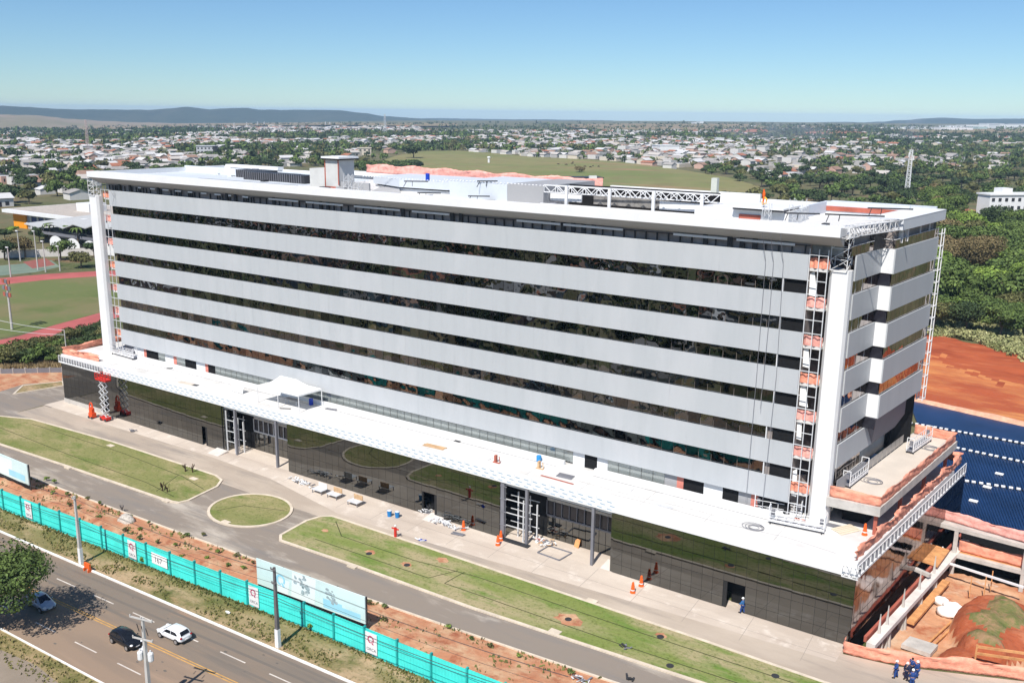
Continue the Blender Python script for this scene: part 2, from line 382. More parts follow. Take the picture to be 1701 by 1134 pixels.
sheet('verge', [(x, kerb_far(x) - .1) for x in XS] + [(x, fence_y(x) + .3) for x in XS[::-1]], VERG, -0.004)
sheet('near_verge', [(x, kerb_near(x) - 5.2 - 0.01 * x) for x in XS] + [(x, kerb_near(x) + .1) for x in XS[::-1]], VERG, -0.004)
PATH = mat('footpath_asphalt', (0.27, 0.22, 0.17), 0.9, var=0.08, scale=0.3)
sheet('footpath', [G2(-300, 820), G2(0, 905 + 175 * 0), G2(0, 1078), G2(60, 1104), G2(97, 1134), G2(130, 1200), G2(-50, 1290), G2(-300, 1200)][2:] + [G2(-200, 1010), G2(-30, 1062)], PATH, 0.004)
b = lines(MB(), [(x, kerb_far(x)) for x in XS], 0.21, 0, 0.15); struct(b.build('kerb', KERBW))
b = lines(MB(), [(x, kerb_near(x)) for x in XS], 0.14, 0, 0.13); struct(b.build('kerb', KERBW))
# painted markings
PAINTW = mat('road_paint_white', (0.62, 0.56, 0.50), 0.8, var=0.15, scale=1.5); PAINTY = mat('road_paint_yellow', (0.60, 0.33, 0.09), 0.8, var=0.2, scale=1.5)
b = MB()
for off in (-0.14, 0.14): lines(b, [(x, centre(x) + off) for x in range(-200, 200, 20)], 0.11, 0.003, 0.006)
struct(b.build('centre_line', PAINTY))
b = MB(); d0 = Vector((0.9993, 0.035))
for ln, xs0 in ((lambda x: -43.3 + 0.033 * x, 23.4), (lambda x: -49.75 + 0.033 * x, 36.6)):
    for k in range(-14, 16):
        x = xs0 + k * 6.45; lines(b, [(x, ln(x)), (x + 3.35, ln(x + 3.35))], 0.13, 0.003, 0.006)
struct(b.build('lane_markings', PAINTW))

b = MB(); rg_ = random.Random(17)
for k in range(70):
    x = rg_.uniform(0, 95); y = rg_.uniform(-51.5, -41) + .033 * x; r_ = rg_.uniform(.04, .14); b.q([(x + r_ * 1.8 * math.cos(t * 1.05), y + r_ * math.sin(t * 1.05), .004) for t in range(6)])
struct(b.build('road_stains', mat('road_stain', (.13, .115, .10), .9, var=.15)))
b = MB()
for off, w in ((-41.2, .32), (-42.6, .32), (-44.3, .3)): lines(b, [(x, off + .035 * x + .12 * math.sin(x * .11 + off)) for x in range(-80, 140, 4)], w, .0015, .0025)
struct(b.build('tyre_tracks', layered('tyre_track', (0.190, 0.158, 0.130), [((0.165, 0.142, 0.122), .3, .4, .7, (.1, 1, 1)), ((0.285, 0.205, 0.145), .2, .55, .7, (.2, 1, 1))], rough=.85, bump=.05)))
# site road, earth bank, driveway, apron
def rdfar(x): return -22.55 + 0.017 * x + (0 if x > -22 else 0)
sheet('site_road', [(x, rd_near(x)) for x in range(-60, 141, 10)] + [(x, -14.0) for x in (140, -60)], ASPH2, 0.0)
sheet('driveway', [(x, -14.6) for x in (-36, 118)] + [(118, -2.9), (112.3, -2.9), (102, -7.2), (97.3, -8.0), (97.1, -6.0), (-36, -6.0)], DRV, 0.004)
sheet('apron', [(-36.5, -4.6), (-36.5, -9.3), (-20, -9.2), (7, -8.9), (20, -9.6), (36, -12.6), (50, -12.4), (70, -11.2), (86, -10.3), (97.1, -9.8), (97.1, -8.0), (97.1, -4.6)], APR, 0.008)
b = MB()                                                     # saw-cut joints of the slab
for x in range(-20, 98, 6): lines(b, [(x, -6.4), (x + .35, -11.5)], 0.05, 0.009, 0.011)
lines(b, [(40, -9.4), (70, -9.25), (97, -9.1)], 0.05, 0.009, 0.011)
struct(b.build('slab_joints', mat('joint_grey', (0.33, 0.28, 0.24), 0.9, var=0)))
# earth bank between fence and site road (uneven)
b = MB(); nx = 170; ny = 12
for i in range(nx + 1):
    x = -60 + i * 1.1; ya = fence_y(x) + .1; yb = rd_near(x) - 0.05
    for j in range(ny + 1):
        t = j / ny; y = ya + (yb - ya) * t
        h = 0.5 * math.sin(math.pi * min(1, t * 1.02)) * (0.35 + noise.noise(Vector((x * .16, y * .5, 0)))) + 0.18 * noise.noise(Vector((x * .9, y * 1.1, 3))) * math.sin(math.pi * t)
        b.v.append((x, y, max(0.0, h) + 0.004 + 0.0))
for i in range(nx):
    for j in range(ny): b.f.append((i * (ny + 1) + j, (i + 1) * (ny + 1) + j, (i + 1) * (ny + 1) + j + 1, i * (ny + 1) + j + 1)); b.m.append(0)
struct(b.build('earth_bank', EARTH, smooth=True))
b = lines(MB(), [(x, rd_near(x)) for x in range(-60, 141, 5)], 0.22, 0, 0.14); struct(b.build('kerb', KERB))

def lawn(name, pts, m):
    p = pts; bb = MB(); bb.prism(p, 0.0, 0.10); struct(bb.build(name, m))
    bb = lines(MB(), p, 0.34, 0.0, 0.14, closed=True); struct(bb.build('kerb', KERB))
P1 = [(-42, -24.6), (-22.99, -24.04), (-6.29, -23.27), (15.6, -22.6), (17.0, -22.2), (17.4, -21.0), (16.6, -15.8), (15.3, -14.0), (13.3, -13.35), (-10.45, -13.6), (-30.5, -14.9), (-36, -17), (-42, -21)]
lawn('lawn', P1, LAWN)
P2 = [(35.97, -22.2), (47.82, -21.75), (63.47, -21.6), (72.7, -21.1), (87.33, -20.3), (120, -18.6), (120, -13.5), (96.82, -13.8), (84.39, -13.6), (50.37, -13.6), (36.0, -13.7), (34.9, -14.6), (34.4, -16.5), (34.9, -21.2)]
lawn('lawn', P2, LAWN2)
lawn('lawn', [(26.2 + 5.55 * math.cos(t * math.pi / 16) , -18.35 + 4.75 * math.sin(t * math.pi / 16)) for t in range(32)], LAWN)
# mower / cable lines on the lawns
b = MB()
for pts in ([(-34, -20), (-10, -20.6), (8, -20.5), (15, -21.4)], [(-28, -16.2), (-5, -15.6), (10, -16.3), (16, -17.5)], [(9, -16.2), (11.5, -21.6)], [(23, -21), (24.5, -18), (30, -16)],
            [(37.5, -14.6), (41, -17.2), (52, -17.0), (60, -16.0), (80, -15.9), (118, -15.0)], [(39, -19.6), (56, -19.3)], [(56, -19.3), (57.6, -16.1)], [(58.4, -15.9), (58.2, -19.2)], [(58.2, -19.2), (80, -18.9), (118, -17.4)]):
    lines(b, pts, 0.10, 0.10, 0.112)
struct(b.build('lawn_trench_lines', mat('trench_soil', (0.05, 0.055, 0.02), 0.95, var=0)))
# bare soil patches
b = MB()
for px, py, r_ in ((945, 1030, 1.5), (735, 931, 0.8), (615, 918, 0.7), (675, 938, 0.7), (540, 882, 0.5), (1098, 1056, .6)):
    c = G(px, py); b.q([(c.x + r_ * (1 + .25 * math.sin(3 * k)) * math.cos(k * .52), c.y + r_ * .7 * (1 + .25 * math.cos(2 * k)) * math.sin(k * .52), 0.108) for k in range(12)])
struct(b.build('bare_soil', EARTH))

# left corner: access road, island, boundary
sheet('access_road', [G2(-60, 607), G2(104, 612), (-34, -5), (-34, -9.6), (-36.4, -9.6), (-36.0, -17.2), (-60, -17.2), G2(-200, 690)], ASPH2, 0.006)
sheet('dirt_lane', [G2(-60, 622), G2(103, 616), G2(103, 634), G2(40, 638), G2(-60, 668)], EARTH, 0.010)
isl = [G2(23, 655), G2(38, 641), G2(104, 634), G2(106, 641)]
bb = MB().prism(isl, 0, .1); struct(bb.build('lawn', VERG)); bb = lines(MB(), isl, .3, 0, .15, closed=True); struct(bb.build('kerb', KERB))

# sports ground beyond the left end
ctr = Vector((*G2(-60, 495), 0))
sheet('sports_field', [G2(-160, 490), G2(-20, 474), G2(60, 462), G2(158, 455), G2(330, 460), G2(330, 520), G2(162, 520), G2(60, 548), G2(-20, 566), G2(-160, 590)], FIELD, 0.004)
sheet('running_track', [G2(-160, 478), G2(0, 462), G2(80, 455), G2(158, 450.5), G2(330, 446), G2(330, 458), G2(158, 459), G2(80, 464.5), G2(0, 473), G2(-160, 490)], TRACK, 0.01)
sheet('running_track', [G2(-160, 600), G2(35, 557), G2(90, 540), G2(164, 520), G2(330, 480), G2(330, 494), G2(168, 534), G2(90, 557), G2(40, 572), G2(-160, 625)], TRACK, 0.01)
sheet('sports_court', [G2(-120, 449), G2(0, 441), G2(62, 436), G2(85, 432), G2(100, 443), G2(60, 452), G2(0, 458), G2(-120, 468)], mat('green_court', (0.22, 0.27, 0.20), 0.9, c2=(0.14, 0.19, 0.15), scale=.05), 0.008)
sheet('sports_court', [G2(38, 435), G2(76, 429), G2(92, 440), G2(54, 446)], mat('red_court', (0.28, 0.10, 0.08), 0.9, var=.1), 0.014)

# open grass field in the middle distance
FLD = layered('pasture', (0.235, 0.215, 0.095), [((0.165, 0.195, 0.065), 0.006, 0.44, 0.6, None), ((0.32, 0.205, 0.12), 0.012, 0.56, 0.68, (0.4, 1.5, 1)), ((0.19, 0.155, 0.075), 0.05, 0.5, 0.7, None)], bump=0.05)
def tpt(px, py):
    "where the sight line of (px, py) meets the terrain"
    d = ray(px, py).normalized(); t = 100.0
    for _ in range(4000):
        p = CAM + d * t
        if p.z <= TZ(p.x, p.y): return p
        t *= 1.004
        if t > 12000: break
    return p
def tsheet(name, pix, m, dz, rows=8, top_bot=True):
    "pix: list of (px, py_top, py_bottom) columns; follows the terrain"
    b = MB(); n = len(pix)
    for px, y0, y1 in pix:
        for j in range(rows + 1):
            py = y0 + (y1 - y0) * j / rows; p = tpt(px, py); r_ = math.hypot(p.x - CAM.x, p.y - CAM.y); b.v.append((p.x, p.y, TZ(p.x, p.y) + dz + r_ * 0.0006))
    for i in range(n - 1):
        for j in range(rows): b.f.append((i * (rows + 1) + j, i * (rows + 1) + j + 1, (i + 1) * (rows + 1) + j + 1, (i + 1) * (rows + 1) + j)); b.m.append(0)
    return struct(b.build(name, m, smooth=True))
FIELD_COLS = [(560, 292, 330), (620, 273, 335), (660, 260, 335), (700, 253, 335), (760, 252, 335), (820, 256, 335), (880, 262, 335), (960, 266, 335), (1030, 271, 335), (1090, 278, 335), (1150, 287, 335), (1210, 297, 335), (1262, 312, 335)]
tsheet('pasture', FIELD_COLS, FLD, 0.4, rows=14)
DRYF = layered('dry_farmland', (0.27, 0.205, 0.130), [((0.21, 0.175, 0.09), 0.0012, 0.45, 0.6, (1, 2, 1)), ((0.35, 0.24, 0.17), 0.0025, 0.55, 0.7, (1, 3, 1))], bump=0.0)
REDF = mat('ploughed_red_earth', (0.36, 0.14, 0.08), 0.95, var=0.1, scale=0.01)
GRNF = mat('green_farmland', (0.17, 0.17, 0.09), 0.95, var=0.15, scale=0.004)
tsheet('dry_plain', [(-40, 207.5, 221), (60, 207, 220), (140, 207, 219), (220, 207.5, 216), (300, 207, 213), (420, 206.5, 211), (560, 206, 210), (700, 206.5, 212), (760, 207.5, 212)], DRYF, 3)
tsheet('dry_plain', [(940, 209, 214), (1020, 208, 219), (1150, 207.5, 219), (1260, 209, 217), (1330, 211, 216), (1400, 212, 216)], DRYF, 3)
tsheet('red_earth_clearing', [(1195, 219, 223), (1230, 218, 224), (1275, 218.5, 223)], REDF, 4, rows=3)
tsheet('red_earth_clearing', [(1335, 219, 226), (1400, 220, 231), (1440, 224, 231)], REDF, 4, rows=3)
tsheet('dry_plain', [(1480, 218, 222), (1560, 218, 224), (1640, 217.5, 226), (1720, 217, 228), (1800, 217, 230)], DRYF, 4, rows=4)
tsheet('green_plain', [(1590, 236, 243), (1660, 233, 246), (1740, 230, 250), (1800, 230, 252)], GRNF, 3, rows=4)

# hills on the horizon
HILL = layered('wooded_hills', (0.035, 0.05, 0.028), [((0.065, 0.07, 0.045), 0.002, 0.5, 0.66, None), ((0.025, 0.035, 0.02), 0.01, 0.5, 0.7, None)], bump=0)
def ridge(name, prof, rng, depth, m, base_drop=40):
    b = MB(); n = 0; rows = 7; P_ = []
    x0, x1 = prof[0][0], prof[-1][0]; steps = int((x1 - x0) / 9)
    for i in range(steps + 1):
        px = x0 + (x1 - x0) * i / steps
        for (a, ya), (c, yc) in zip(prof, prof[1:]):
            if px <= c + 1e-6: py = ya + (yc - ya) * (px - a) / (c - a); break
        py += 0.9 * noise.noise(Vector((px * .05, rng * .01, 0))) + 0.35 * noise.noise(Vector((px * .31, rng * .02, 0)))
        d = ray(px, py); hd = math.hypot(d.x, d.y); top = CAM + d * (rng / hd)
        u = Vector((d.x / hd, d.y / hd, 0)); zb = CAM.z - rng * dip_tan(px) - base_drop
        for j in range(rows + 1):
            t = j / rows                                       # 0 near foot .. 1 far foot
            off = (t - .5) * 2 * depth; w = math.cos((t - .5) * math.pi) ** 0.9 if 0 < t < 1 else 0
            wob = 1 + 0.12 * noise.noise(Vector((px * .03, t * 3, 5)))
            P_.append((top.x + u.x * off, top.y + u.y * off, zb + (top.z - zb) * w * (wob if j != 3 and j != 4 else 1)))
    b.v = P_
    for i in range(steps):
        for j in range(rows): a = i * (rows + 1) + j; b.f.append((a, a + rows + 1, a + rows + 2, a + 1)); b.m.append(0)
    return struct(b.build(name, m, smooth=True))
ridge('hills', [(-420, 184), (-200, 178), (-60, 174), (0, 174.5), (60, 178), (110, 181), (200, 181.5), (250, 182), (285, 179), (310, 176.5), (345, 181), (400, 178.5), (440, 182), (520, 182), (560, 182.5), (600, 187), (640, 193), (700, 197), (740, 201), (800, 207)], 7600, 900, HILL)
ridge('plain', [(-420, 184), (-100, 187), (0, 190), (60, 191.5), (110, 197), (160, 201), (230, 204), (330, 206.5), (420, 209)], 6100, 1500, DRYF, 25)
ridge('plain', [(400, 211), (470, 207), (560, 206), (640, 206.5), (720, 208), (800, 212)], 6000, 900, DRYF, 25)
ridge('plain', [(1225, 216), (1290, 211), (1400, 209.5), (1520, 211), (1640, 213), (1760, 212), (1900, 214)], 5300, 900, DRYF, 25)
ridge('plain', [(920, 216), (980, 210), (1050, 208.5), (1150, 208), (1230, 210), (1290, 215)], 5600, 900, DRYF, 25)
ridge('hills', [(560, 205), (640, 197), (740, 196.5), (820, 198), (900, 198.5), (1000, 200), (1060, 202), (1140, 202), (1250, 203), (1330, 203.5), (1420, 206)], 9800, 900, HILL)
ridge('hills', [(1260, 208), (1310, 204), (1400, 202.5), (1440, 203.5), (1500, 199.5), (1540, 196.5), (1565, 195), (1610, 197.5), (1660, 197), (1720, 197), (1850, 199), (2050, 203)], 8600, 900, HILL)
ridge('hills', [(820, 212), (900, 205.5), (1000, 207), (1100, 205), (1200, 206.5), (1330, 207), (1460, 209), (1560, 206), (1700, 207), (1900, 207)], 7200, 400, HILL, 15)

# ================================================================== THE HOSPITAL BLOCK
HB = thing('office_building', 'long unfinished white and grey block with black ribbon windows over a dark glass podium', 'building', (30, 10, 0))
TOPZ = 36.3; PIT_ = 3.9; BH = 2.55; XL, XR = -26.8, 88.5
YB = 26.0; TER = 8.5
ED = Vector((math.sin(R(5.67)), math.cos(R(5.67)), 0)); EN = Vector((ED.y, -ED.x, 0))     # end facade direction and outward normal
EA = Vector((92.06, 0, 0))
def EP(t, off=0.0, z=0.0):
    p = EA + ED * t + EN * off; return Vector((p.x, p.y, z))
YA0, YA1, DF, YE = 2.45, 9.7, 1.33, 24.1
# body behind the skin
b = MB(); B0 = EP(YA1, -0.25); 
core = [(XL, .45), (XR, .45), (XR, 3.2), (91.75, 3.2), tuple(EP(YA1 + .3, -.35))[:2], tuple(EP(YA1 + .3, DF - .35))[:2], tuple(EP(YE, DF - .35))[:2], (95.0, YB), (XL - 2, YB), (XL - 2, 3.0), (XL, 3.0)]
b.prism(core, 18.0, 38.2)
b.prism([(XL, .45), (XR, .45), (XR, 3.2), (91.75, 3.2), tuple(EP(YA1 + .3, -.35))[:2], tuple(EP(12.0, -1.5))[:2], tuple(EP(YE, -1.6))[:2], (92.5, YB), (XL - 2, YB), (XL - 2, 3.0), (XL, 3.0)], TER + 4.2, 18.0)
b.prism([(XL, .9), (XR - 1, .9), (90.5, 4.4), (91.9, 9.7), (90.0, YB), (XL - 2, YB), (XL - 2, 3.0), (XL, 3.0)], TER - 1, TER + 4.2)
b.build('inner_wall', CONCD, HB)

def pane_wall(b, p, d, z0, z1, n, rg, tilt=0.3, gap=0.03, mi=0, zs=None):
    "row(s) of separate glass panes, each very slightly out of true; p origin, d full vector along the wall"
    u = d.normalized(); L = d.length; w = L / n; nrm = Vector((u.y, -u.x, 0))
    zz = zs or [z0, z1]
    for i in range(n):
        for a, c in zip(zz, zz[1:]):
            t1 = math.tan(R(rg.uniform(-tilt, tilt))) * w / 2; t2 = math.tan(R(rg.uniform(-tilt, tilt))) * (c - a) / 2
            q = []
            for sx, sz in ((-1, -1), (1, -1), (1, 1), (-1, 1)):
                xx = w * (i + .5) + sx * (w / 2 - gap); z = (a + c) / 2 + sz * ((c - a) / 2 - gap)
                pt = p + u * xx + nrm * (sx * t1 + sz * t2); q.append((pt.x, pt.y, z))
            b.q(q, mi)
rg = random.Random(3)
for i in range(7):
    zt = TOPZ - i * PIT_
    x1 = XR; x0 = XL
    bb = MB().box(x0, x1, -0.03, 0.14, zt - BH, zt)
    pn = bb.build('facade_band', PANEL, HB)
    jb = MB(); pane_wall(jb, Vector((x0, -0.040, 0)), Vector((x1 - x0, 0, 0)), zt - BH, zt, 58, rg, .05, gap=.008); jb.build('panel_face', PANEL, pn)
    if i < 6:
        gb = MB(); pane_wall(gb, Vector((x0 + .3, .26, 0)), Vector((x1 - x0 - (2.6 if i in (0, 1, 2, 3) else 3.2), 0, 0)), zt - PIT_, zt - BH, 76, rg, 0.55)
        gb.build('ribbon_window', G_TOW, HB)
        # dark unglazed bay and white mullion at the right end of the strip
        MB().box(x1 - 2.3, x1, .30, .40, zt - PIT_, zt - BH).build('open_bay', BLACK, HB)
        MB().box(x1 - 2.42 - .5 * (i > 3), x1 - 2.32 - .5 * (i > 3), .02, .3, zt - PIT_, zt - BH).build('mullion', WSTEEL, HB)
# strip under the roof edge: dark open frames, bright lining, some glazing
b = MB()
b.box(XL - 2, XR + 3, .9, 1.0, TOPZ, 38.2)
b.build('top_floor_lining', mat('top_lining', (0.42, 0.42, 0.39), .8, c2=(0.16, 0.16, 0.15), scale=.5), HB)
b = MB(); x = XL
while x < XR + .1:
    if x > 8 or rnd.random() < .75:
        w = .11 if rnd.random() < .8 else .5
        b.box(x, x + w, .12, .3, TOPZ, 37.28 + (0.1 if w > .3 else -.15))
    x += 1.33 if x > 8 else rnd.uniform(.4, 1.2)
b.box(8, XR, .14, .24, 37.12, 37.2)
b.build('top_floor_frame', DARKM, HB)
b = MB()
for (a, c) in ((11.5, 17.5), (19, 26), (28, 36), (38, 44), (54, 60), (60.4, 68), (74, 80), (81, 87)): MB().box(a, c, .04, .10, 37.02, 37.26).build('white_liner', WHITE, HB)
for k in range(9): a = XL + 8 + k * 3.1; MB().box(a, a + rnd.uniform(.5, 1.6), .04, .10, 37.0, 37.22).build('white_liner', WHITE, HB)
gb = MB(); pane_wall(gb, Vector((XL, .62, 0)), Vector((38, 0, 0)), TOPZ, 37.9, 30, rg, .8); gb.build('top_floor_glass', G_TOW, HB); gb = MB(); pane_wall(gb, Vector((58, .62, 0)), Vector((14, 0, 0)), TOPZ, 37.9, 11, rg, .8)
gb.build('top_floor_glass', G_TOW, HB)

# roof edge: vertical fascia, flat top, inclined soffit
FX0, FX1, FYo = -30.2, 91.7, -1.5
b = MB()
b.box(FX0, FX1, FYo, 0.6, 38.36, 39.25)
b.build('roof_fascia', WHITE, HB)
b = MB(); b.q([(FX0 + .05, FYo + .02, 38.35), (FX1 - .05, FYo + .02, 38.35), (FX1 - .05, .3, 37.3), (FX0 + .6, .3, 37.3)][::-1])
b.q([(FX0 + .05, FYo + .02, 38.35), (FX0 + .6, .3, 37.3), (FX0 + .6, .3, 38.35)]); b.q([(FX0 + .6, .3, 37.3), (FX1 - .05, .3, 37.3), (FX1 - .05, .3, 38.35), (FX0 + .6, .3, 38.35)])
b.q([(FX1 - .05, FYo + .02, 38.35), (FX1 - .05, .3, 38.35), (FX1 - .05, .3, 37.3)])
b.build('soffit', SOFFIT, HB)
# main roof deck and parapets
deckp = [(FX0, .6), (FX1, .6), (92.3, 3), (92.6, 9.7), (94.0, 10.0), (95.4, 24.3), (95.3, YB + .6), (FX0, YB + .6)]
MB().prism(deckp, 38.2, 38.42).build('roof_deck', DECK, HB)
b = MB(); b.box(FX0, 95.3, YB + .2, YB + .8, 38.42, 39.1); b.box(FX0, FX0 + .5, .6, YB + .2, 38.42, 39.2)
b.build('parapet', WHITE, HB)

# end facade (right): bands, step, glass
for i in range(6):
    zt = TOPZ - i * PIT_; t1 = YA1 if i < 5 else YA1 + .8
    def slab(ta, tb, oa, ob, z0, z1, nm, m, bite=0.0):
        q = MB(); p = [EP(ta, oa), EP(tb, oa), EP(tb, ob), EP(ta, ob)]
        if bite:
            q.v = [(v.x, v.y, z1) for v in p] + [(v.x, v.y, z0) for v in (EP(ta, oa), EP(tb + bite, oa), EP(tb + bite, ob), EP(ta, ob))]
            q.f = [(0, 1, 2, 3), (7, 6, 5, 4), (0, 4, 5, 1), (1, 5, 6, 2), (2, 6, 7, 3), (3, 7, 4, 0)]; q.m = [0] * 6
            return q.build(nm, m, HB)
        return q.prism([tuple(v)[:2] for v in p], z0, z1).build(nm, m, HB)
    slab(YA0, t1, -.02, .14, zt - BH, zt, 'facade_band', PANEL, bite=(2.1 if i == 5 else 0))
    if i < 5:
        q = MB().prism([tuple(EP(YA1 + .0, .14))[:2], tuple(EP(YA1 + .16, .14))[:2], tuple(EP(YA1 + .16, DF))[:2], tuple(EP(YA1, DF))[:2]], zt - BH, zt); q.build('step_panel', WHITE, HB)
        slab(YA1 + .0, YE, DF, DF + .14, zt - BH, zt, 'facade_band', PANEL)
    # glass strips
    gz0, gz1 = (zt - PIT_, zt - BH) if i < 5 else (zt - BH - 2.6, zt - BH)
    gb = MB(); pane_wall(gb, EP(1.2, -.07), ED * (YA1 - 1.2), gz0, gz1, 6, rg, .5)
    gb.build('end_window', G_END, HB)
    if i < 4: gb = MB(); pane_wall(gb, EP(YA1, DF - .06), ED * (YE - YA1), gz0, gz1, 11, rg, .5); gb.build('end_window', G_END, HB)
    if i < 5:
        q = MB().prism([tuple(EP(YA1 + .1, -.2))[:2], tuple(EP(YA1 + .2, -.2))[:2], tuple(EP(YA1 + .2, DF - .2))[:2], tuple(EP(YA1 + .1, DF - .2))[:2]], gz0, gz1); q.build('step_glass', mat('dark_window', (0.02, 0.02, 0.028), .12, var=0, spec=.5), HB)
        for t in (3.4, 5.2, 7.8): MB().beam(EP(t, -.10, gz0), EP(t, -.10, gz1), .07).build('mullion', WSTEEL, HB)
# tall dark glass slot between the corner column and the end bands
gb = MB(); pane_wall(gb, EP(1.0, -.2), ED * 1.5, 12, TOPZ + 1.2, 1, rg, .4, zs=[12 + k * 1.95 for k in range(13)])
gb.build('corner_glass', G_END, HB)
# glazed balustrade of the top terrace on the end
gb = MB(); pane_wall(gb, EP(1.2, .02), ED * (YA1 - 1.2), TOPZ, TOPZ + .95, 7, rg, .3); gb.build('glass_balustrade', G_END, HB); gb = MB(); pane_wall(gb, EP(YA1, DF), ED * (YE - YA1), TOPZ, TOPZ + .95, 11, rg, .3)
gb.build('glass_balustrade', G_END, HB)
q = MB(); q.beam(EP(1.2, .02, TOPZ + .98), EP(YA1, .02, TOPZ + .98), .06); q.beam(EP(YA1, .02, TOPZ + .98), EP(YA1, DF, TOPZ + .98), .06); q.beam(EP(YA1, DF, TOPZ + .98), EP(YE, DF, TOPZ + .98), .06)
q.build('handrail', LTM, HB)
# dark wall of the top floor and its white roof edge at the far part of the end
q = MB(); q.prism([tuple(EP(7.2, .05))[:2], tuple(EP(YE, DF - .3))[:2], tuple(EP(YE, 0))[:2], tuple(EP(7.2, -1.5))[:2]], TOPZ, 38.2); q.build('top_floor_wall', DARKM, HB)
for t in (11.5, 13.2, 17.8, 21.0): MB().beam(EP(t, DF - .1, TOPZ + .5), EP(t, DF - .1, 38.1), .45 if t < 14 else .12, .1).build('pilaster', WSTEEL, HB)
q = MB(); pp = [EP(10.4, DF + .35), EP(YE + .9, DF + .35), EP(YE + .9, DF - 1.0), EP(10.4, DF - 1.0)]
q.prism([tuple(v)[:2] for v in pp], 38.2, 39.3); q.build('end_fascia', mat('end_fascia_white', (0.66, 0.68, 0.71), .5, var=.02), HB)
q = MB(); pp = [EP(10.4, DF + .37), EP(YE + .9, DF + .37), EP(YE + .9, DF - 3.2), EP(5.4, DF - 3.2)]; q.prism([tuple(v)[:2] for v in pp], 39.3, 39.36); q.build('end_parapet_cap', WHITE, HB)

# lower end: inclined soffit coloured dark for its shade, beige wall, glass guard
q = MB(); zs_ = TOPZ - 4 * PIT_ - BH
q.q([EP(YA1, DF, zs_), EP(19.4, DF, zs_), EP(23.4, .14, 14.25), EP(12.6, .14, 14.25)][::-1]); q.q([EP(YA1, DF, zs_), EP(12.6, .14, 14.25), EP(10.5, .13, 16.8), EP(YA1, .12, zs_)][::-1]); q.q([EP(YA1, DF, zs_ - .002), EP(YA1, .12, zs_ - .002), EP(19.4, .12, zs_ - .002), EP(19.4, DF, zs_ - .002)])
q.build('inclined_soffit', SHADECL, HB)
q = MB(); q.prism([tuple(EP(1.6, -.7))[:2], tuple(EP(YE - 1, -.7))[:2], tuple(EP(YE - 1, -1.4))[:2], tuple(EP(1.6, -1.4))[:2]], 11.7, 14.0)
q.build('terrace_wall', mat('beige_render', (0.50, 0.47, 0.41), .9, var=.08), HB)
q = MB(); q.prism([tuple(EP(19.5, .0))[:2], tuple(EP(YE, .9))[:2], tuple(EP(YE, -.6))[:2], tuple(EP(19.5, -.65))[:2]], 11.7, zs_)
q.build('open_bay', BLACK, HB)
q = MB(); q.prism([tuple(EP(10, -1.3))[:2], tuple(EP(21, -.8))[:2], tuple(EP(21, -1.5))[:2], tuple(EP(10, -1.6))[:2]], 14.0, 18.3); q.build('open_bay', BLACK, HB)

# corner columns: chamfered white shafts
def column(x0, x1, y0, z1, nm):
    q = MB(); ch = .42
    q.prism([(x0, y0 + 1.1), (x0, y0 + ch), (x0 + ch * .8, y0), (x1 - ch * .5, y0), (x1, y0 + ch), (x1, y0 + 1.1)], TER, z1)
    return q.build(nm, WHITE, HB)
column(90.25, 92.35, 1.0, 34.9, 'corner_column')
column(-31.2, -28.75, -1.0, 35.3, 'corner_column')
def lattice(q, p0, p1, w, n, mi=0, th=.07):
    "four-chord lattice mast or beam between two points"
    p0 = Vector(p0); p1 = Vector(p1); d = (p1 - p0); u = d.normalized(); up = Vector((0, 0, 1)) if abs(u.z) < .9 else Vector((0, 1, 0))
    a = u.cross(up).normalized() * w / 2; c = a.cross(u).normalized() * w / 2
    C4 = [a + c, a - c, -a - c, -a + c]
    for k in C4: q.beam(p0 + k, p1 + k, th, mi=mi)
    for i in range(n):
        s0 = p0 + d * (i / n); s1 = p0 + d * ((i + 1) / n)
        for j in range(4):
            A, B_ = C4[j], C4[(j + 1) % 4]; q.beam(s0 + A, s0 + B_, th * .8, mi=mi); q.beam(s0 + A, s1 + B_, th * .7, mi=mi)
    return q
q = MB(); lattice(q, (91.2, 1.6, 34.9), (91.2, 1.6, 39.2), 1.6, 4); q.build('fascia_frame', WSTEEL, HB)
q = MB(); lattice(q, (91.7, .4, 38.75), tuple(EP(10.2, DF - .3, 38.75)), .95, 9); q.build('fascia_frame', WSTEEL, HB)
q = MB(); lattice(q, (91.9, -.9, 38.75), (92.2, 1.5, 38.75), .95, 2); q.build('fascia_frame', WSTEEL, HB)
q = MB(); lattice(q, (-30.0, -.35, 35.3), (-30.0, -.35, 38.4), 1.5, 4, th=.08); q.build('fascia_frame', WSTEEL, HB)
q = MB()
def lad(q):
    C4 = [(EP(YE + a, DF + o_)) for a, o_ in ((.25, -.35), (1.25, -.35), (1.25, .35), (.25, .35))]
    for c in C4: q.beam((c.x, c.y, 16.8), (c.x, c.y, 37.2), .10)
    for k in range(15):
        z = 17 + k * 1.4
        for i in range(4): a, b2 = C4[i], C4[(i + 1) % 4]; q.beam((a.x, a.y, z), (b2.x, b2.y, z), .08)
        if k % 3 == 0: q.beam((C4[0].x, C4[0].y, z), (C4[1].x, C4[1].y, z + 1.4), .06); q.beam((C4[3].x, C4[3].y, z + 1.4), (C4[2].x, C4[2].y, z), .06)
lad(q); q.build('column_frame', WSTEEL, HB)

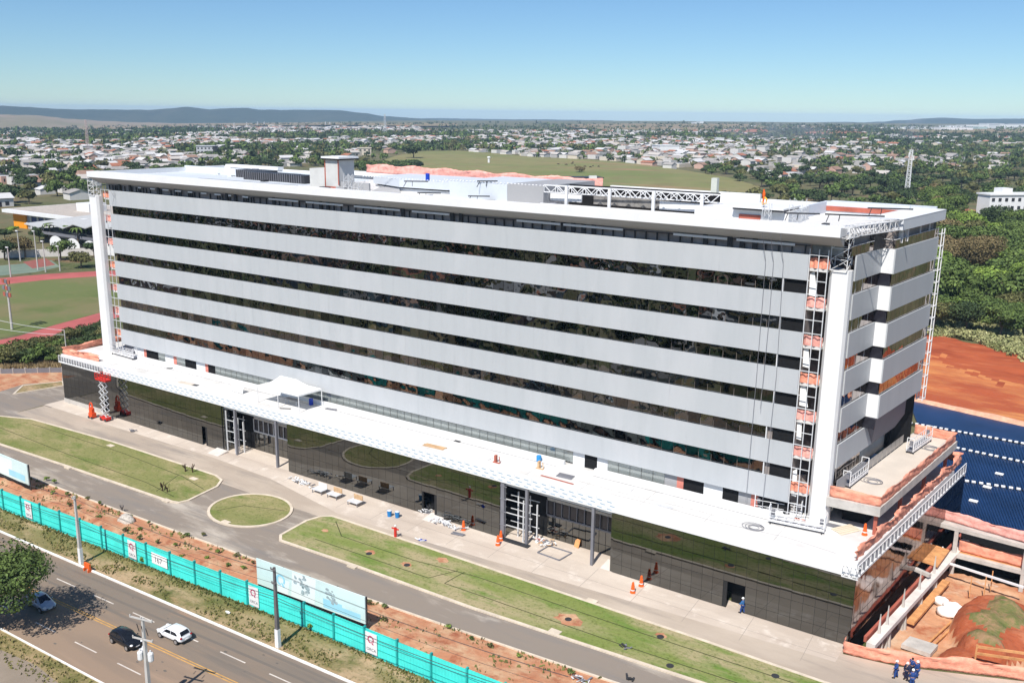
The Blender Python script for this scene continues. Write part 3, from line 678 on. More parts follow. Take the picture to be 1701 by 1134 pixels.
# open corner bays: slabs, netting, steel grid
for side, (xa, xb) in (('r', (XR, 90.4)), ('l', (-29.2, XL))):
    for i in range(8):
        z = TOPZ - 1.35 - i * PIT_
        q = MB(); q.box(xa, xb - .15, .55, 3.0, z - .32, z); q.build('floor_slab', mat('slab_edge', (0.66, 0.65, 0.63), .85, var=.08), HB)
        nb = MB(); n_ = 7
        for k in range(n_):
            a = xa + (xb - xa) * k / n_; c = xa + (xb - xa) * (k + 1) / n_
            j0, j1 = (0.5 + .12 * math.sin(k * 2.3 + i), .5 + .12 * math.sin((k + 1) * 2.3 + i))
            nb.q([(a, j0, z + .02), (c, j1, z + .02), (c, j1 + .06, z + 1.02 + .08 * math.sin(k * 1.7 + i)), (a, j0 + .06, z + 1.02 + .08 * math.sin((k - 1) * 1.7 + i))])
            nb.q([(a, j0 + .08, z + .02), (a, j0 + .1, z + .98), (c, j1 + .1, z + .98), (c, j1 + .08, z + .02)])
        nb.build('safety_netting', NETP if i % 3 else NET, HB)
    q = MB()
    for xx in ([xa + .05, (xa + xb) / 2, xb - .05]): q.beam((xx, .1, TER + .6), (xx, .1, TOPZ + .6), .08)
    for i in range(8):
        for dz in (0, -BH): q.beam((xa, .1, TOPZ - i * PIT_ + dz), (xb, .1, TOPZ - i * PIT_ + dz), .07)
    q.build('steel_grid', LTM, HB)
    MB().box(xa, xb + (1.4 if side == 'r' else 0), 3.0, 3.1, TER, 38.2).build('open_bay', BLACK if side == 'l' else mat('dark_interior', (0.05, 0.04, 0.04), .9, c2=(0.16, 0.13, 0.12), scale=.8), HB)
# sheeting that hangs in the open bays
q = MB()
for z, h in ((17.2, 3.0), (20.8, 2.8), (24.9, 2.7), (11.0, 2.9), (32.2, 2.4)):
    q.q([(88.6, .7, z), (89.3 + .2 * math.sin(z), .75, z - .1), (88.9, .9, z + h)]); q.q([(88.6, .7, z), (88.9, .9, z + h), (88.5, .85, z + h * .9)])
q.build('hanging_sheet', TARP, HB)

# ground of the setback: first storey above the podium terrace
b = MB(); x = XL
segs = [(-26.8, -24.2, 'o'), (-24.2, -21.5, 'w'), (-21.5, -20.8, 's'), (-20.8, -17.6, 'k'), (-17.6, -15.8, 'g'), (-15.8, -13.6, 'w'), (-13.6, -12.8, 's'), (-12.8, -10.6, 'g'), (-10.6, -7.8, 'k'), (-7.8, -5.6, 'w'), (-5.6, -4.9, 's'), (-4.9, -3.2, 'k'), (-3.2, 62.3, 'g'), (62.3, 63.9, 'r'), (63.9, 65.6, 'k'), (65.6, 67.0, 'r'), (67.0, 74.3, 'g'), (74.3, 75.8, 'w2'), (75.8, 76.6, 's'), (76.6, 79.0, 'k'), (79.0, 81.2, 'w'), (81.2, 83.0, 'k'), (83.0, 84.4, 'w2'), (84.4, 85.2, 's'), (85.2, 88.6, 'k')]
H1 = TOPZ - 6 * PIT_ - BH
for a, c, k in segs:
    if k == 'g':
        gb = MB(); pane_wall(gb, Vector((a, .5, 0)), Vector((c - a, 0, 0)), TER + .2, H1, max(1, int((c - a) / 1.25)), rg, .3); gb.build('terrace_window', mat('pale_glass', (0.36, 0.39, 0.38), .15, metal=.5, var=.08, scale=.3), HB)
    else:
        MB().box(a, c, .5, .8, TER, H1).build({'o': 'open_bay', 'w': 'wall_panel', 'w2': 'wall_panel', 's': 'steel_column', 'k': 'open_bay', 'r': 'ribbed_wall'}[k], {'o': GREYM, 'w': WHITE, 'w2': SOFFIT, 's': mat('salmon_column', (.62, .22, .17), .8), 'k': BLACK, 'r': WSTEEL}[k], HB)
MB().box(-3.2, 62, .2, .5, H1 - .14, H1 - .02).build('window_head', DARKM, HB)
MB().box(-27, 61.6, -.55, -.1, TER, TER + .55).build('terrace_upstand', WHITE, HB); MB().box(65.8, 89.4, -.55, -.1, TER, TER + .55).build('terrace_upstand', WHITE, HB)

# ------------------------------------------------------------------ podium
PX0, PX1, PY = -35.2, 97.4, -6.3
MB().prism([(PX0, PY + .3), (PX1 - .1, PY + .3), (edge_x(26, -.3), 26), (PX0, 26)], 6.7, TER).build('terrace_slab', DECK, HB)
MB().box(-22.9, PX1, PY - .05, PY + .3, 7.12, TER + .1).build('terrace_fascia', WHITE, HB)
MB().box(PX0, -22.9, PY + .1, PY + .3, 7.5, TER).build('terrace_fascia', WSTEEL, HB)
b = MB()
lines(b, [(-27, -1.25), (61, -1.25)], .07, TER + .004, TER + .02); lines(b, [(66, -1.3), (89.8, -1.3)], .07, TER + .004, TER + .02)
b.build('terrace_channel', GREYM, HB)
b = MB()
for k in range(16): x = -22 + k * 7.4; lines(b, [(x, -1.4), (x + .15, PY + .1)], .035, TER + .003, TER + .008)
lines(b, [(70, -4.9), (76, -4.6), (83, -4.95), (90, -4.3), (95, -5.0)], .05, TER + .003, TER + .012); lines(b, [(64, -3.6), (72, -3.9), (80, -3.4), (86, -3.9)], .04, TER + .003, TER + .012); lines(b, [(-20, -4.2), (-8, -3.9), (2, -4.4)], .04, TER + .003, TER + .012)
b.build('terrace_seams', mat('seam_grey', (.34, .33, .32), .9, var=.1), HB)
# printed film on the fascia panels
b = MB(); x = -22.6; k = 0
while x < 71.2:
    b.box(x, x + .02, PY - .056, PY - .051, 7.14, 8.58)
    for j in range(3):
        for t in range(1):
            z = 7.32 + j * .42; xx = x + (0.50 if j % 2 else 0.14)
            b.q([(xx, PY - .056, z), (xx + .60, PY - .056, z - .03), (xx + .60, PY - .056, z + .09), (xx, PY - .056, z + .13)])
    x += 1.21
b.build('protective_film', mat('film_print', (0.36, 0.47, 0.57), .6, var=0), HB)
# glass skin of the podium
ZG = [0.95, 2.0, 4.55, 7.1]; ZG2 = [0.02, 0.95, 3.95, 7.1]
def pod_glass(x0, x1, y, z0=.05, doors=(), nm='podium_glazing'):
    n = max(1, round((x1 - x0) / 1.2)); w = (x1 - x0) / n; gb = MB()
    for i in range(n):
        a = x0 + i * w; skip = any(a + w * .5 > d[0] and a + w * .5 < d[1] for d in doors)
        zz = [z0, 1.15, 3.0, 5.0, 7.08] if not skip else [3.0, 5.0, 7.08]
        pane_wall(gb, Vector((a, y, 0)), Vector((w, 0, 0)), zz[0], zz[-1], 1, rg, .12, gap=.014, zs=zz)
    gb.build(nm, G_POD, HB)
    MB().box(x0, x1, y + .05, y + .25, z0, 7.1).build('podium_backing', BACK, HB) if not doors else None
    if doors:
        q = MB(); e = sorted(doors); xs = [x0] + [v for d in e for v in d] + [x1]
        for j in range(0, len(xs), 2): q.box(xs[j], xs[j + 1], y + .05, y + .25, z0, 7.1)
        for d in e: q.box(d[0], d[1], y + .05, y + .25, 3.0, 7.1)
        q.build('podium_backing', BACK, HB)
        for d in e: MB().box(d[0], d[1], y + 1.6, y + 1.7, 0, 3.0).build('door_opening', BLACK, HB)
pod_glass(PX0, 6.3, PY, doors=((-23.9, -22.4), (1.0, 2.3)))
pod_glass(20.4, 56.4, PY, doors=((44.6, 46.4),))
pod_glass(71.6, PX1, PY, doors=((84.9, 87.3),))
q = MB(); q.box(PX0 - .1, -23.9, PY - .08, PY + .2, 0, .75); q.build('plinth', CONC, HB)
# left end of the podium and the substructure not yet clad
MB().box(PX0, PX0 + .2, PY, 26, 0, 7.2).build('podium_side', G_POD, HB)
def bracket_row(p0, p1, z, h, step, nm):
    q = MB(); p0 = Vector(p0); p1 = Vector(p1); d = p1 - p0; n = int(d.length / step)
    q.beam(p0 + Vector((0, 0, z)), p1 + Vector((0, 0, z)), .16, .2); q.beam(p0 + Vector((0, 0, z + h)), p1 + Vector((0, 0, z + h)), .08)
    for i in range(n + 1):
        a = p0 + d * (i / n); q.beam(a + Vector((0, 0, z)), a + Vector((0, 0, z + h)), .09); 
        if i < n: c = p0 + d * ((i + .5) / n); q.beam(c + Vector((0, 0, z + .1)), c + Vector((0, 0, z + h * .85)), .22, .03, mi=1)
    return q.build(nm, [WSTEEL, GREYM], HB)
bracket_row((PX0, PY - .35, 0), (-23.2, PY - .35, 0), 7.3, 1.1, .75, 'bracket_frame')
bracket_row((edge_x(PY, .1), PY, 0), (edge_x(29.5, .1), 29.5, 0), 7.25, 1.15, 1.1, 'bracket_frame')
q = MB(); lattice(q, (96.2, PY - .2, 7.75), (97.7, PY - .2, 7.75), .9, 2, th=.07); q.build('bracket_frame', WSTEEL, HB)
# podium right flank
gb = MB(); d = Vector((edge_x(30) - edge_x(PY), 36.3, 0))
pane_wall(gb, Vector((PX1 + .02, PY, 0)), d, .6, 7.1, 26, rg, .25, zs=[.6, 2.7, 4.9, 7.1]); gb.build('podium_glazing', G_FLK, HB)
MB().prism([(PX1 - .3, PY + .2), (PX1 - .05, PY + .2), (edge_x(30, -.05), 30), (edge_x(30, -.3), 30)], .6, 7.1).build('podium_backing', BACK, HB)
MB().prism([(PX1 - 1.6, PY + .5), (PX1 - .9, PY + .5), (edge_x(34, -.9), 34), (edge_x(34, -1.6), 34)], -3.5, .62).build('basement_wall', BLACK, HB)
MB().prism([(PX0, PY + 3.6), (PX1 - 1.6, PY + 3.6), (edge_x(25.9, -1.0), 25.9), (PX0, 25.9)], -.2, 6.7).build('inner_wall', BLACK, HB)

# porticoes
def portico(x0, x1, pil, lat):
    MB().box(x0, x0 + .3, PY + .1, PY + 3.5, 0, 6.9).build('portico_side', G_POD, HB); MB().box(x1 - .3, x1, PY + .1, PY + 3.5, 0, 6.9).build('portico_side', G_POD, HB)
    yb = PY + 3.3
    zb = [0.05, 1.2, 2.9]; gb = MB(); n = int((x1 - x0) / 1.2)
    pane_wall(gb, Vector((x0 + lat, yb, 0)), Vector((x1 - x0 - lat, 0, 0)), 0, 3, n, rg, .2, zs=zb); gb.build('portico_glazing', G_POD, HB); gb = MB()
    pane_wall(gb, Vector((x0 + lat, yb, 0)), Vector((x1 - x0 - lat, 0, 0)), 5.2, 7, n, rg, .2, zs=[5.15, 7.0]); gb.build('portico_glazing', G_POD, HB)
    gb = MB(); pane_wall(gb, Vector((x0 + lat, yb, 0)), Vector((x1 - x0 - lat, 0, 0)), 3.1, 4.8, int((x1 - x0 - lat) / 1.05), rg, .2); gb.build('portico_window', mat('dark_window', (0.02, 0.02, 0.028), .12, var=0, spec=.5), HB)
    q = MB(); q.box(x0 + lat, x1 - .3, yb - .12, yb - .02, 2.9, 3.1); nn = int((x1 - x0 - lat) / 1.05)
    for i in range(nn + 1): xx = x0 + lat + i * (x1 - x0 - lat - .3) / nn; q.box(xx - .05, xx + .05, yb - .13, yb - .03, 3.1, 4.85)
    q.build('portico_frame', GREYM if lat > 4 else LTM, HB)
    q = MB().box(x0 + lat, x1 - .3, yb - .02, yb + .02, 4.82, 5.15); q.build('portico_beam', CONC, HB)
    for px_ in pil: MB().box(px_ - .16, px_ + .16, PY + .05, PY + .4, 0, 7.1).build('portico_pillar', GREYM, HB)
    q = MB()
    for k in range(4):                                         # vestibule under construction: steel posts and rails
        xx = x0 + .4 + k * (lat - .6) / 3; yy = PY + .5 + (k % 2) * .9
        q.beam((xx, yy, 0), (xx, yy, 6.3 - .5 * k), .14)
    for z in (1.6, 3.2, 4.9):
        q.beam((x0 + .3, PY + .5, z), (x0 + lat - .4, PY + .6, z), .09); q.beam((x0 + .6, PY + 1.5, z + .2), (x0 + lat, PY + 1.6, z + .2), .08)
    for yy in (PY + 1.4, PY + 2.4): q.beam((x0 + lat * .6, yy, 0), (x0 + lat * .6, yy, 5.2), .1)
    q.build('vestibule_frame', LTM, HB)
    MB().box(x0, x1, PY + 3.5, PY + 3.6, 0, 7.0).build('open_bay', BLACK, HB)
    MB().box(x0, x1, PY + .2, PY + 3.4, -.2, .03).build('portico_floor', APR, HB)
portico(6.3, 20.4, (9.1, 17.75), 3.2)
portico(56.4, 71.6, (60.1, 68.95), 4.6)
q = MB(); q.box(56.5, 57.0, PY - .02, PY + .3, 0, 7.0)
for z in (1.7, 3.4, 5.0, 6.6): q.box(56.45, 57.4, PY - .06, PY - .02, z, z + .1)
q.build('portico_pier', GREYM, HB)

# raised terrace on the right
UT = [(92.2, .6), (edge_x(1.2, -1.3) + .6, .9), (edge_x(27.5, -1.3) + .6, 27.2), (95, 27.2), (92.5, 10)]
def uterr(z0, z1, sh): return [(p[0] + sh[i], p[1]) for i, p in enumerate(UT)]
MB().prism(UT, 10.75, 11.7).build('upper_terrace_slab', CONC, HB)
MB().prism([(92.3, 1.2), (96.6, 1.5), (98.9, 26.6), (95.1, 26.6)], 11.7, 11.72).build('upper_terrace_floor', BEIGE, HB)
for y in (1.6, 9, 17, 25): MB().beam((edge_x(y, -1.2), y, TER), (edge_x(y, -1.2), y, 10.75), .35).build('terrace_column', SAL, HB)
MB().prism([(93.2, 3.5), (95.6, 3.6), (97.3, 26), (94.5, 26)], TER, 10.74).build('terrace_core', BLACK, HB)
# glass guard on the raised terrace
q = MB(); pane_wall(q, EP(9.2, .7), ED * 13, 11.9, 13.0, 9, rg, .2); q.build('glass_guard', mat('grey_guard', (0.33, 0.33, 0.33), .3, metal=.4, var=.05), HB)
q = MB(); q.beam(EP(2.0, .5, 12.5), EP(9.2, .6, 12.5), .05, 1.4); q.build('guard_panel', SOFFIT, HB)

def net_strip(pts, z, h, name, label, group=None, m=NET, amp=.12, seed=0, sag=.12):
    "draped netting tied to a rail: a wavy sheet with thickness"
    rg_ = random.Random(seed); P = []
    for (a, c) in zip(pts, pts[1:]):
        a = Vector((*a, 0)); c = Vector((*c, 0)); n = max(2, int((c - a).length / .45))
        for i in range(n): P.append(a + (c - a) * (i / n))
    P.append(Vector((*pts[-1], 0)))
    b = MB(); rows = 5
    for i, p in enumerate(P):
        d = (P[min(i + 1, len(P) - 1)] - P[max(i - 1, 0)]).normalized(); nn = Vector((-d.y, d.x, 0))
        hh = h * (1 + sag * .55 * math.sin(i * .42 + seed) + rg_.uniform(-.04, .04))
        for j in range(rows + 1):
            w = amp * math.sin(j * 2.1 + i * .55 + seed) * (j / rows) + amp * .5 * rg_.uniform(-1, 1)
            q = p + nn * w; b.v.append((q.x, q.y, z + hh * j / rows))
    for i in range(len(P) - 1):
        for j in range(rows): b.f.append((i * (rows + 1) + j, (i + 1) * (rows + 1) + j, (i + 1) * (rows + 1) + j + 1, i * (rows + 1) + j + 1)); b.m.append(0)
    o = b.build(name, m, smooth=True); so = o.modifiers.new('thick', 'SOLIDIFY'); so.thickness = .02
    return tag(o, label, 'safety net', group)
net_strip([(92.4, .9), (edge_x(1.2, -.8), 1.2), (edge_x(27, -.8), 27), (95.2, 27)], 11.72, 1.15, 'safety_net', 'orange netting round the raised concrete terrace beside the end column', seed=1)
net_strip([(edge_x(PY, -.35), PY + .8), (edge_x(29.0, -.35), 29.0), (edge_x(29.4, -3.0), 29.4)], TER, 1.25, 'safety_net', 'orange netting along the right edge of the podium terrace', amp=.25, seed=2, sag=.2)
net_strip([(-25.5, -5.2), (-35.0, -5.9), (-35.6, 2.2), (-35.6, 9)], TER, 1.1, 'safety_net', 'orange netting at the left corner of the podium terrace', amp=.2, seed=5)
net_strip([(37, 16.5), (30, 12.8), (26, 9.0)], 38.42, 1.7, 'safety_net', 'pink netting on the roof right of the lift tower', m=NETP, seed=3)

# ------------------------------------------------------------------ things that belong to the roof
RZ = 38.42
MB().box(FX0 + .5, 9.5, 1.2, YB + .2, RZ, RZ + .02).build('metal_roof', ROOFB, HB)
q = MB(); q.box(-30, 9.5, 17.5, 17.8, RZ, RZ + 1.1); q.build('inner_parapet', ROOFB, HB)
lt = MB().prism([(19.5, 3.5), (22.05, 3.5), (22.3, 6.3), (19.7, 6.3)], RZ, 42.8).build('lift_tower', mat('grey_render', (0.55, 0.55, 0.53), .85, var=.06), HB)
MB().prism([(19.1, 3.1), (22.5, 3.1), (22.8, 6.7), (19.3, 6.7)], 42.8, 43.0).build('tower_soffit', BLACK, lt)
MB().prism([(19.1, 3.1), (22.5, 3.1), (22.8, 6.7), (19.3, 6.7)], 43.0, 43.25).build('tower_roof', WHITE, lt)
q = MB(); q.box(19.4, 19.55, 3.44, 3.5, RZ, 42.8); q.box(21.95, 22.1, 3.42, 3.5, RZ + 1, 42.8); q.box(19.6, 21.8, 3.44, 3.49, RZ + .1, RZ + .75); q.build('brick_band', SAL, lt)
MB().box(16.5, 19.4, 3.4, 6.0, RZ, 41.5).build('plant_room', mat('grey_render', (0.55, 0.55, 0.53), .85), HB)
MB().box(22.3, 27.5, 3.6, 3.9, RZ, RZ + 1.5).build('roof_wall', SOFFIT, HB)
q = MB(); lattice(q, (24.0, 3.3, RZ), (24.0, 3.3, RZ + 2.6), .9, 3, th=.05); q.build('roof_scaffold', LTM, HB); q = MB(); lattice(q, (25.8, 3.3, RZ), (25.8, 3.3, RZ + 1.8), 1.3, 2, th=.05); q.build('roof_scaffold', LTM, HB)
for x0_, x1_, y_ in ((-12, -4.5, 14), (-6.8, 4, 11.2), (4.2, 7.6, 10.8)):
    q = MB(); q.box(x0_, x1_, y_, y_ + 2.4, RZ + .05, RZ + 1.25); nl = int((x1_ - x0_) / .5)
    for k in range(nl): q.box(x0_ + k * .5 + .1, x0_ + k * .5 + .2, y_ - .06, y_, RZ + .05, RZ + 1.35, 1)
    q.build('louvre_screen', [DARKM, GREYM], HB)
MB().box(-14, 9, 6.5, 8.2, RZ, RZ + .04).build('roof_opening', BLACK, HB)
MB().box(-28, -14, 25, 26.4, RZ + .6, RZ + 1.1).build('parapet_block', WHITE, HB); MB().box(-2, 16, 25, 26.5, RZ + .6, RZ + 1.2).build('parapet_block', WHITE, HB)
# middle plant building with faceted wall
b = MB(); b.prism([(24.5, 8.2), (31.5, 5.6), (40.0, 5.8), (40.0, 16), (24.5, 16)], 38.42, 39.35); b.build('plant_building', WHITE, HB)
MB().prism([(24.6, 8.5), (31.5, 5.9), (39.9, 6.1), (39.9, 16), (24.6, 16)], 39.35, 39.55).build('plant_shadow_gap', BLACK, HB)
b = MB().prism([(24.3, 8.0), (31.5, 5.2), (40.2, 5.4), (40.2, 16), (24.3, 16)], 39.55, 40.55); b.build('plant_fascia', mat('pale_blue_cladding', (0.60, 0.64, 0.69), .5, var=.03), HB)
b = MB(); b.q([(25.5, 5.6, 38.5), (32.5, 4.6, 38.5), (31.5, 5.2, 39.3), (26.5, 7.4, 39.3)]); b.build('sloped_cladding', SOFFIT, HB)
MB().prism([(41.0, 4.0), (49.9, 4.0), (49.9, 16), (41.0, 16)], 38.42, 40.9).build('plant_building', mat('pale_blue_cladding', (0.60, 0.64, 0.69), .5), HB)
MB().prism([(49.92, 4.0), (55.4, 3.6), (55.4, 16), (49.92, 16)], 38.42, 41.0).build('plant_building', SOFFIT, HB)
q = MB()
for c_, r_ in ((51.8, .85), (53.3, .5), (54.3, .55)): q.q([(c_ + r_ * math.cos(math.pi + math.pi * k / 10), 3.80, 40.95 + r_ * 1.1 * math.sin(math.pi + math.pi * k / 10)) for k in range(11)])
b = MB()
for k in range(60): x_ = 24.4 + k * .52; b.blob((x_, 5.9 if x_ < 40 else 4.2, 40.62 if x_ < 40 else 41.0), .14, .14, .09, 6, 4, .3)
b.build('roof_edge_clips', WHITE, HB)
MB().lathe([(.28, 0), (.28, .85), (.2, .9)], (35.6, 6.2, 40.6), 12).build('water_drum', BLUEP, HB)
net_strip([(56, 17), (48, 16.5), (42, 17), (38, 17.5), (30, 19), (20, 20.5), (11, 21)], 39.9, 1.35, 'safety_net', 'long pink netting across the roof behind the pale plant rooms', m=NETP, seed=8, sag=.16)
for a_, c_, yy, z_ in ((33.5, 37.2, 3.9, 40.5), (36.5, 40, 3.0, 39.2), (45.0, 48.0, 2.6, 39.3), (45.5, 48.3, 3.8, 41.1), (85.5, 88.9, .6, 40.1), (89.6, 95.0, .3, 40.3), (91.5, 95.8, 8.5, 40.4)):
    q = MB(); q.beam((a_, yy, z_), (c_, yy + .4, z_ + .12), .10, .14); q.beam((a_ + .4, yy, z_), (a_ + .3, yy - .5, z_ - .7), .06); q.beam((a_ + 1.4, yy, z_), (a_ + 1.3, yy + .1, z_ - .6), .06); q.build('davit_arm', DARKM, HB)
# roof trusses between plant rooms
q = MB()
for yy, z0_, z1_ in ((3.6, 40.35, 41.15), (6.2, 40.1, 40.95)):
    q.beam((55.5, yy, z1_), (76.5, yy + .6, z1_), .14); q.beam((55.5, yy, z0_), (76.5, yy + .6, z0_), .12)
    for k in range(22):
        a_ = 55.5 + k * .95; q.beam((a_, yy, z0_ if k % 2 else z1_), (a_ + .95, yy, z1_ if k % 2 else z0_), .08)
        if k % 2 == 0: q.beam((a_, yy, z0_), (a_, yy, z1_), .07)
q.build('roof_truss', WSTEEL, HB)
for x_ in (58.7, 64.4, 69.9, 75.6): MB().box(x_ - .17, x_ + .17, 3.3, 3.5, RZ, 41.25).build('truss_post', WSTEEL, HB)
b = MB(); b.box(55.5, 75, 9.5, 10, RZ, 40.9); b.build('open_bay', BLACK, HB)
MB().box(55.5, 59.8, 5.0, 5.2, 39.25, 40.1).build('wall_panel', WHITE, HB); MB().box(69.9, 75, 5.0, 5.2, 39.1, 40.0).build('wall_panel', WHITE, HB)
b = MB(); b.box(60, 69.8, 7.6, 7.8, 38.9, 40.1); b.build('dark_interior_wall', mat('grey_interior', (.2, .19, .18), .9, var=.3, scale=1.5), HB)
b = MB(); b.box(55.5, 75, 2.9, 3.0, RZ, 39.0); b.build('open_bay', BLACK, HB)
q = MB()
for k in range(21): q.box(55.6 + k * .95, 55.72 + k * .95, 2.8, 2.9, RZ, 39.05)
q.box(55.5, 75, 2.78, 2.92, 38.98, 39.1); q.build('roof_guard_frame', WSTEEL, HB)
MB().box(55.5, 76, 20, 20.6, 38.4, 40.2).build('rear_parapet', WHITE, HB)
MB().box(70.0, 70.75, 19.2, 19.9, RZ, 41.9).build('chimney', mat('pale_green_render', (.5, .52, .47), .8, var=.04), HB)
# right-hand room with salmon blockwork
b = MB(); b.prism([(75.0, 3.0), (85.2, 3.0), (84.5, 12), (76.0, 12)], RZ, 39.95); b.build('plant_room', WHITE, HB)
MB().box(80.0, 82.3, 2.9, 3.0, 39.0, 39.45).build('blockwork', SAL, HB)
MB().box(79.5, 84.8, 2.3, 7.5, 39.97, 40.15).build('door_canopy', DARKM, HB)
MB().box(79.4, 84.9, 2.2, 7.6, 40.15, 40.3).build('canopy_roof', WHITE, HB)
q = MB(); lattice(q, (83.3, 1.9, RZ), (83.3, 1.9, 41.0), .7, 3, th=.045); q.build('roof_scaffold', LTM, HB); q = MB(); lattice(q, (86.2, 2.6, RZ), (86.2, 2.6, 41.4), 1.3, 3, th=.04); q.build('roof_scaffold', LTM, HB)
b = MB(); b.box(83.5, 93.0, 21.0, 21.4, RZ, 39.8); b.prism([(83.2, 9.5), (83.5, 9.5), (83.8, 21.4), (83.4, 21.4)], RZ, 39.75); b.box(83, 95, 25.5, 26.1, RZ, 39.5); b.build('roof_wall', mat('pale_blue_cladding', (0.60, 0.64, 0.69), .5), HB)
MB().box(83.8, 92.4, 20.9, 21.0, 38.7, 39.25).build('blockwork', SAL, HB)
rg_ = random.Random(31)
for k in range(34):
    x_ = rg_.uniform(-24, 92); y_ = rg_.uniform(2.5, 24); w_ = rg_.uniform(.4, 1.6)
    if 18 < x_ < 60 and y_ > 2.6: y_ = rg_.uniform(1.2, 3.0)
    MB().box(x_, x_ + w_, y_, y_ + rg_.uniform(.3, 1.0), RZ, RZ + rg_.uniform(.15, .8)).build(rg_.choice(['duct_stub', 'vent_box', 'roof_hatch']), rg_.choice([GREYM, SOFFIT, LTM, DARKM, PANEL]), HB)
# orange flag-like lifting sling with yellow hook on the roof edge
fl = thing('crane_hook', 'orange and yellow lifting hook hanging above the right roof edge', 'hook', (82.4, 3.2, 39.4))
q = MB(); q.tube([(82.4, 3.2, 40.6), (82.38, 3.2, 42.1)], .09, 6); q.blob((82.4, 3.2, 41.6), .16, .12, .35, 6, 5); q.build('shackle', ORANGE, fl)
q = MB(); q.tube([(82.5, 3.2, 41.3), (82.75, 3.2, 41.1), (82.7, 3.2, 40.7), (82.35, 3.2, 40.55), (82.3, 3.2, 40.9)], .1, 6); q.build('hook', mat('yellow_paint', (.75, .42, .02), .5, var=.05), fl)
q = MB(); q.lathe([(.02, 0), (.28, .35), (.30, .7), (.2, .95)], (82.45, 3.2, 39.35), 10); q.build('counterweight', LTM, fl)

# ================================================================== THINGS ON THE TERRACES
def gondola(p0, p1, z, label, hgt=1.15, w=.75):
    p0 = Vector((*p0, z)); p1 = Vector((*p1, z)); o = thing('suspended_platform', label, 'work platform', tuple(p0), 'suspended work platforms')
    d = (p1 - p0); u = d.normalized(); a = Vector((-u.y, u.x, 0)) * w; L = d.length
    q = MB(); q.beam(p0 + a / 2 + Vector((0, 0, .32)), p1 + a / 2 + Vector((0, 0, .32)), w, .08); q.build('deck', GREYM, o)
    q = MB(); n = int(L / .75)
    for s in (Vector((0, 0, 0)), a):
        for h in (.32, .75, hgt + .2): q.beam(p0 + s + Vector((0, 0, h)), p1 + s + Vector((0, 0, h)), .05)
        q.beam(p0 + s + Vector((0, 0, .42)), p1 + s + Vector((0, 0, .42)), .02, .2)
        for i in range(n + 1):
            e = p0 + s + d * (i / n); q.beam(e + Vector((0, 0, .3)), e + Vector((0, 0, hgt + .2)), .05)
            if i < n: q.beam(e + Vector((0, 0, .32)), e + d / n + Vector((0, 0, .75)), .035)
    q.build('guard_rail', WSTEEL, o)
    for e, sg in ((p0, 1), (p1, -1)):
        q = MB(); q.beam(e + Vector((0, 0, .3)), e + Vector((0, 0, 1.9)), .08); q.beam(e + a + Vector((0, 0, .3)), e + a + Vector((0, 0, 1.9)), .08); q.beam(e + Vector((0, 0, 1.9)), e + a + Vector((0, 0, 1.9)), .08); q.build('stirrup', WSTEEL, o)
        q = MB(); c = e + a / 2 + u * sg * .35; q.box(c.x - .16, c.x + .16, c.y - .16, c.y + .16, z + .95, z + 1.45); q.build('hoist_motor', GREYM, o)
        for s in (Vector((0, 0, 0)), a):
            c = e + s + u * sg * .2; q = MB(); q.tube([(c.x - .05, c.y, z + .12), (c.x + .05, c.y, z + .12)], .12, 8); q.beam((c.x, c.y, z + .12), (c.x, c.y, z + .32), .05); q.build('castor', DARKM, o)
    return o
gondola(G2(1276, 869, 8.5), G2(1368, 888, 8.5), 8.5, 'long white suspended platform lying at the foot of the right corner column')
gondola(G2(1253, 849, 8.5), G2(1330, 862, 8.5), 8.5, 'white suspended platform parked behind the one at the right column foot')
gondola(G2(1411, 812, 11.7), G2(1441, 788, 11.7), 11.7, 'suspended platform near the front of the raised beige terrace')
gondola(G2(1516, 755, 11.7), G2(1547, 733, 11.7), 11.7, 'suspended platform at the rear of the raised beige terrace')
gondola(G2(186, 588, 8.5), G2(222, 598, 8.5), 8.5, 'suspended platform beside the left corner column foot')
for px, py, pz, lb in ((1450, 800, 11.7, 'small cable reel lying on the raised terrace near its front platform'), (1545, 745, 11.7, 'cable coil lying on the raised terrace beside the rear platform'), (1253, 876, 8.5, 'thin cable coiled on the white terrace left of the right column platforms')):
    c = G(px, py, pz); q = MB()
    for k in range(5):
        r_ = .5 + .16 * k; q.tube([(c.x + r_ * math.cos(t * .45) + .2 * math.sin(k), c.y + r_ * .8 * math.sin(t * .45), pz + .04 + .02 * k) for t in range(15)], .025, 5)
    tag(q.build('cable_coil', GREYM), lb, 'cable coil')
# ropes down the facade
for k, (x_, zt_, zb_) in enumerate(((84.2, 38.3, 9.5), (86.0, 38.3, 9.2), (-25.2, 38.3, 34.0), (85.0, 38.3, 20))):
    q = MB(); q.tube([(x_, FYo - .05, zt_), (x_ + .1, -.25, zt_ - 3), (x_ + .05 + .3 * math.sin(k), -.2, (zt_ + zb_) / 2), (x_, -.5, zb_)], .022, 5)
    tag(q.build('hanging_rope', GREYM), ['long steel rope down the grey bands, left one near the right corner', 'long steel rope down the grey bands, right one near the right corner', 'short rope with a weight hanging at the upper left corner of the facade', 'half length rope between the two long ones near the right corner'][k], 'rope')

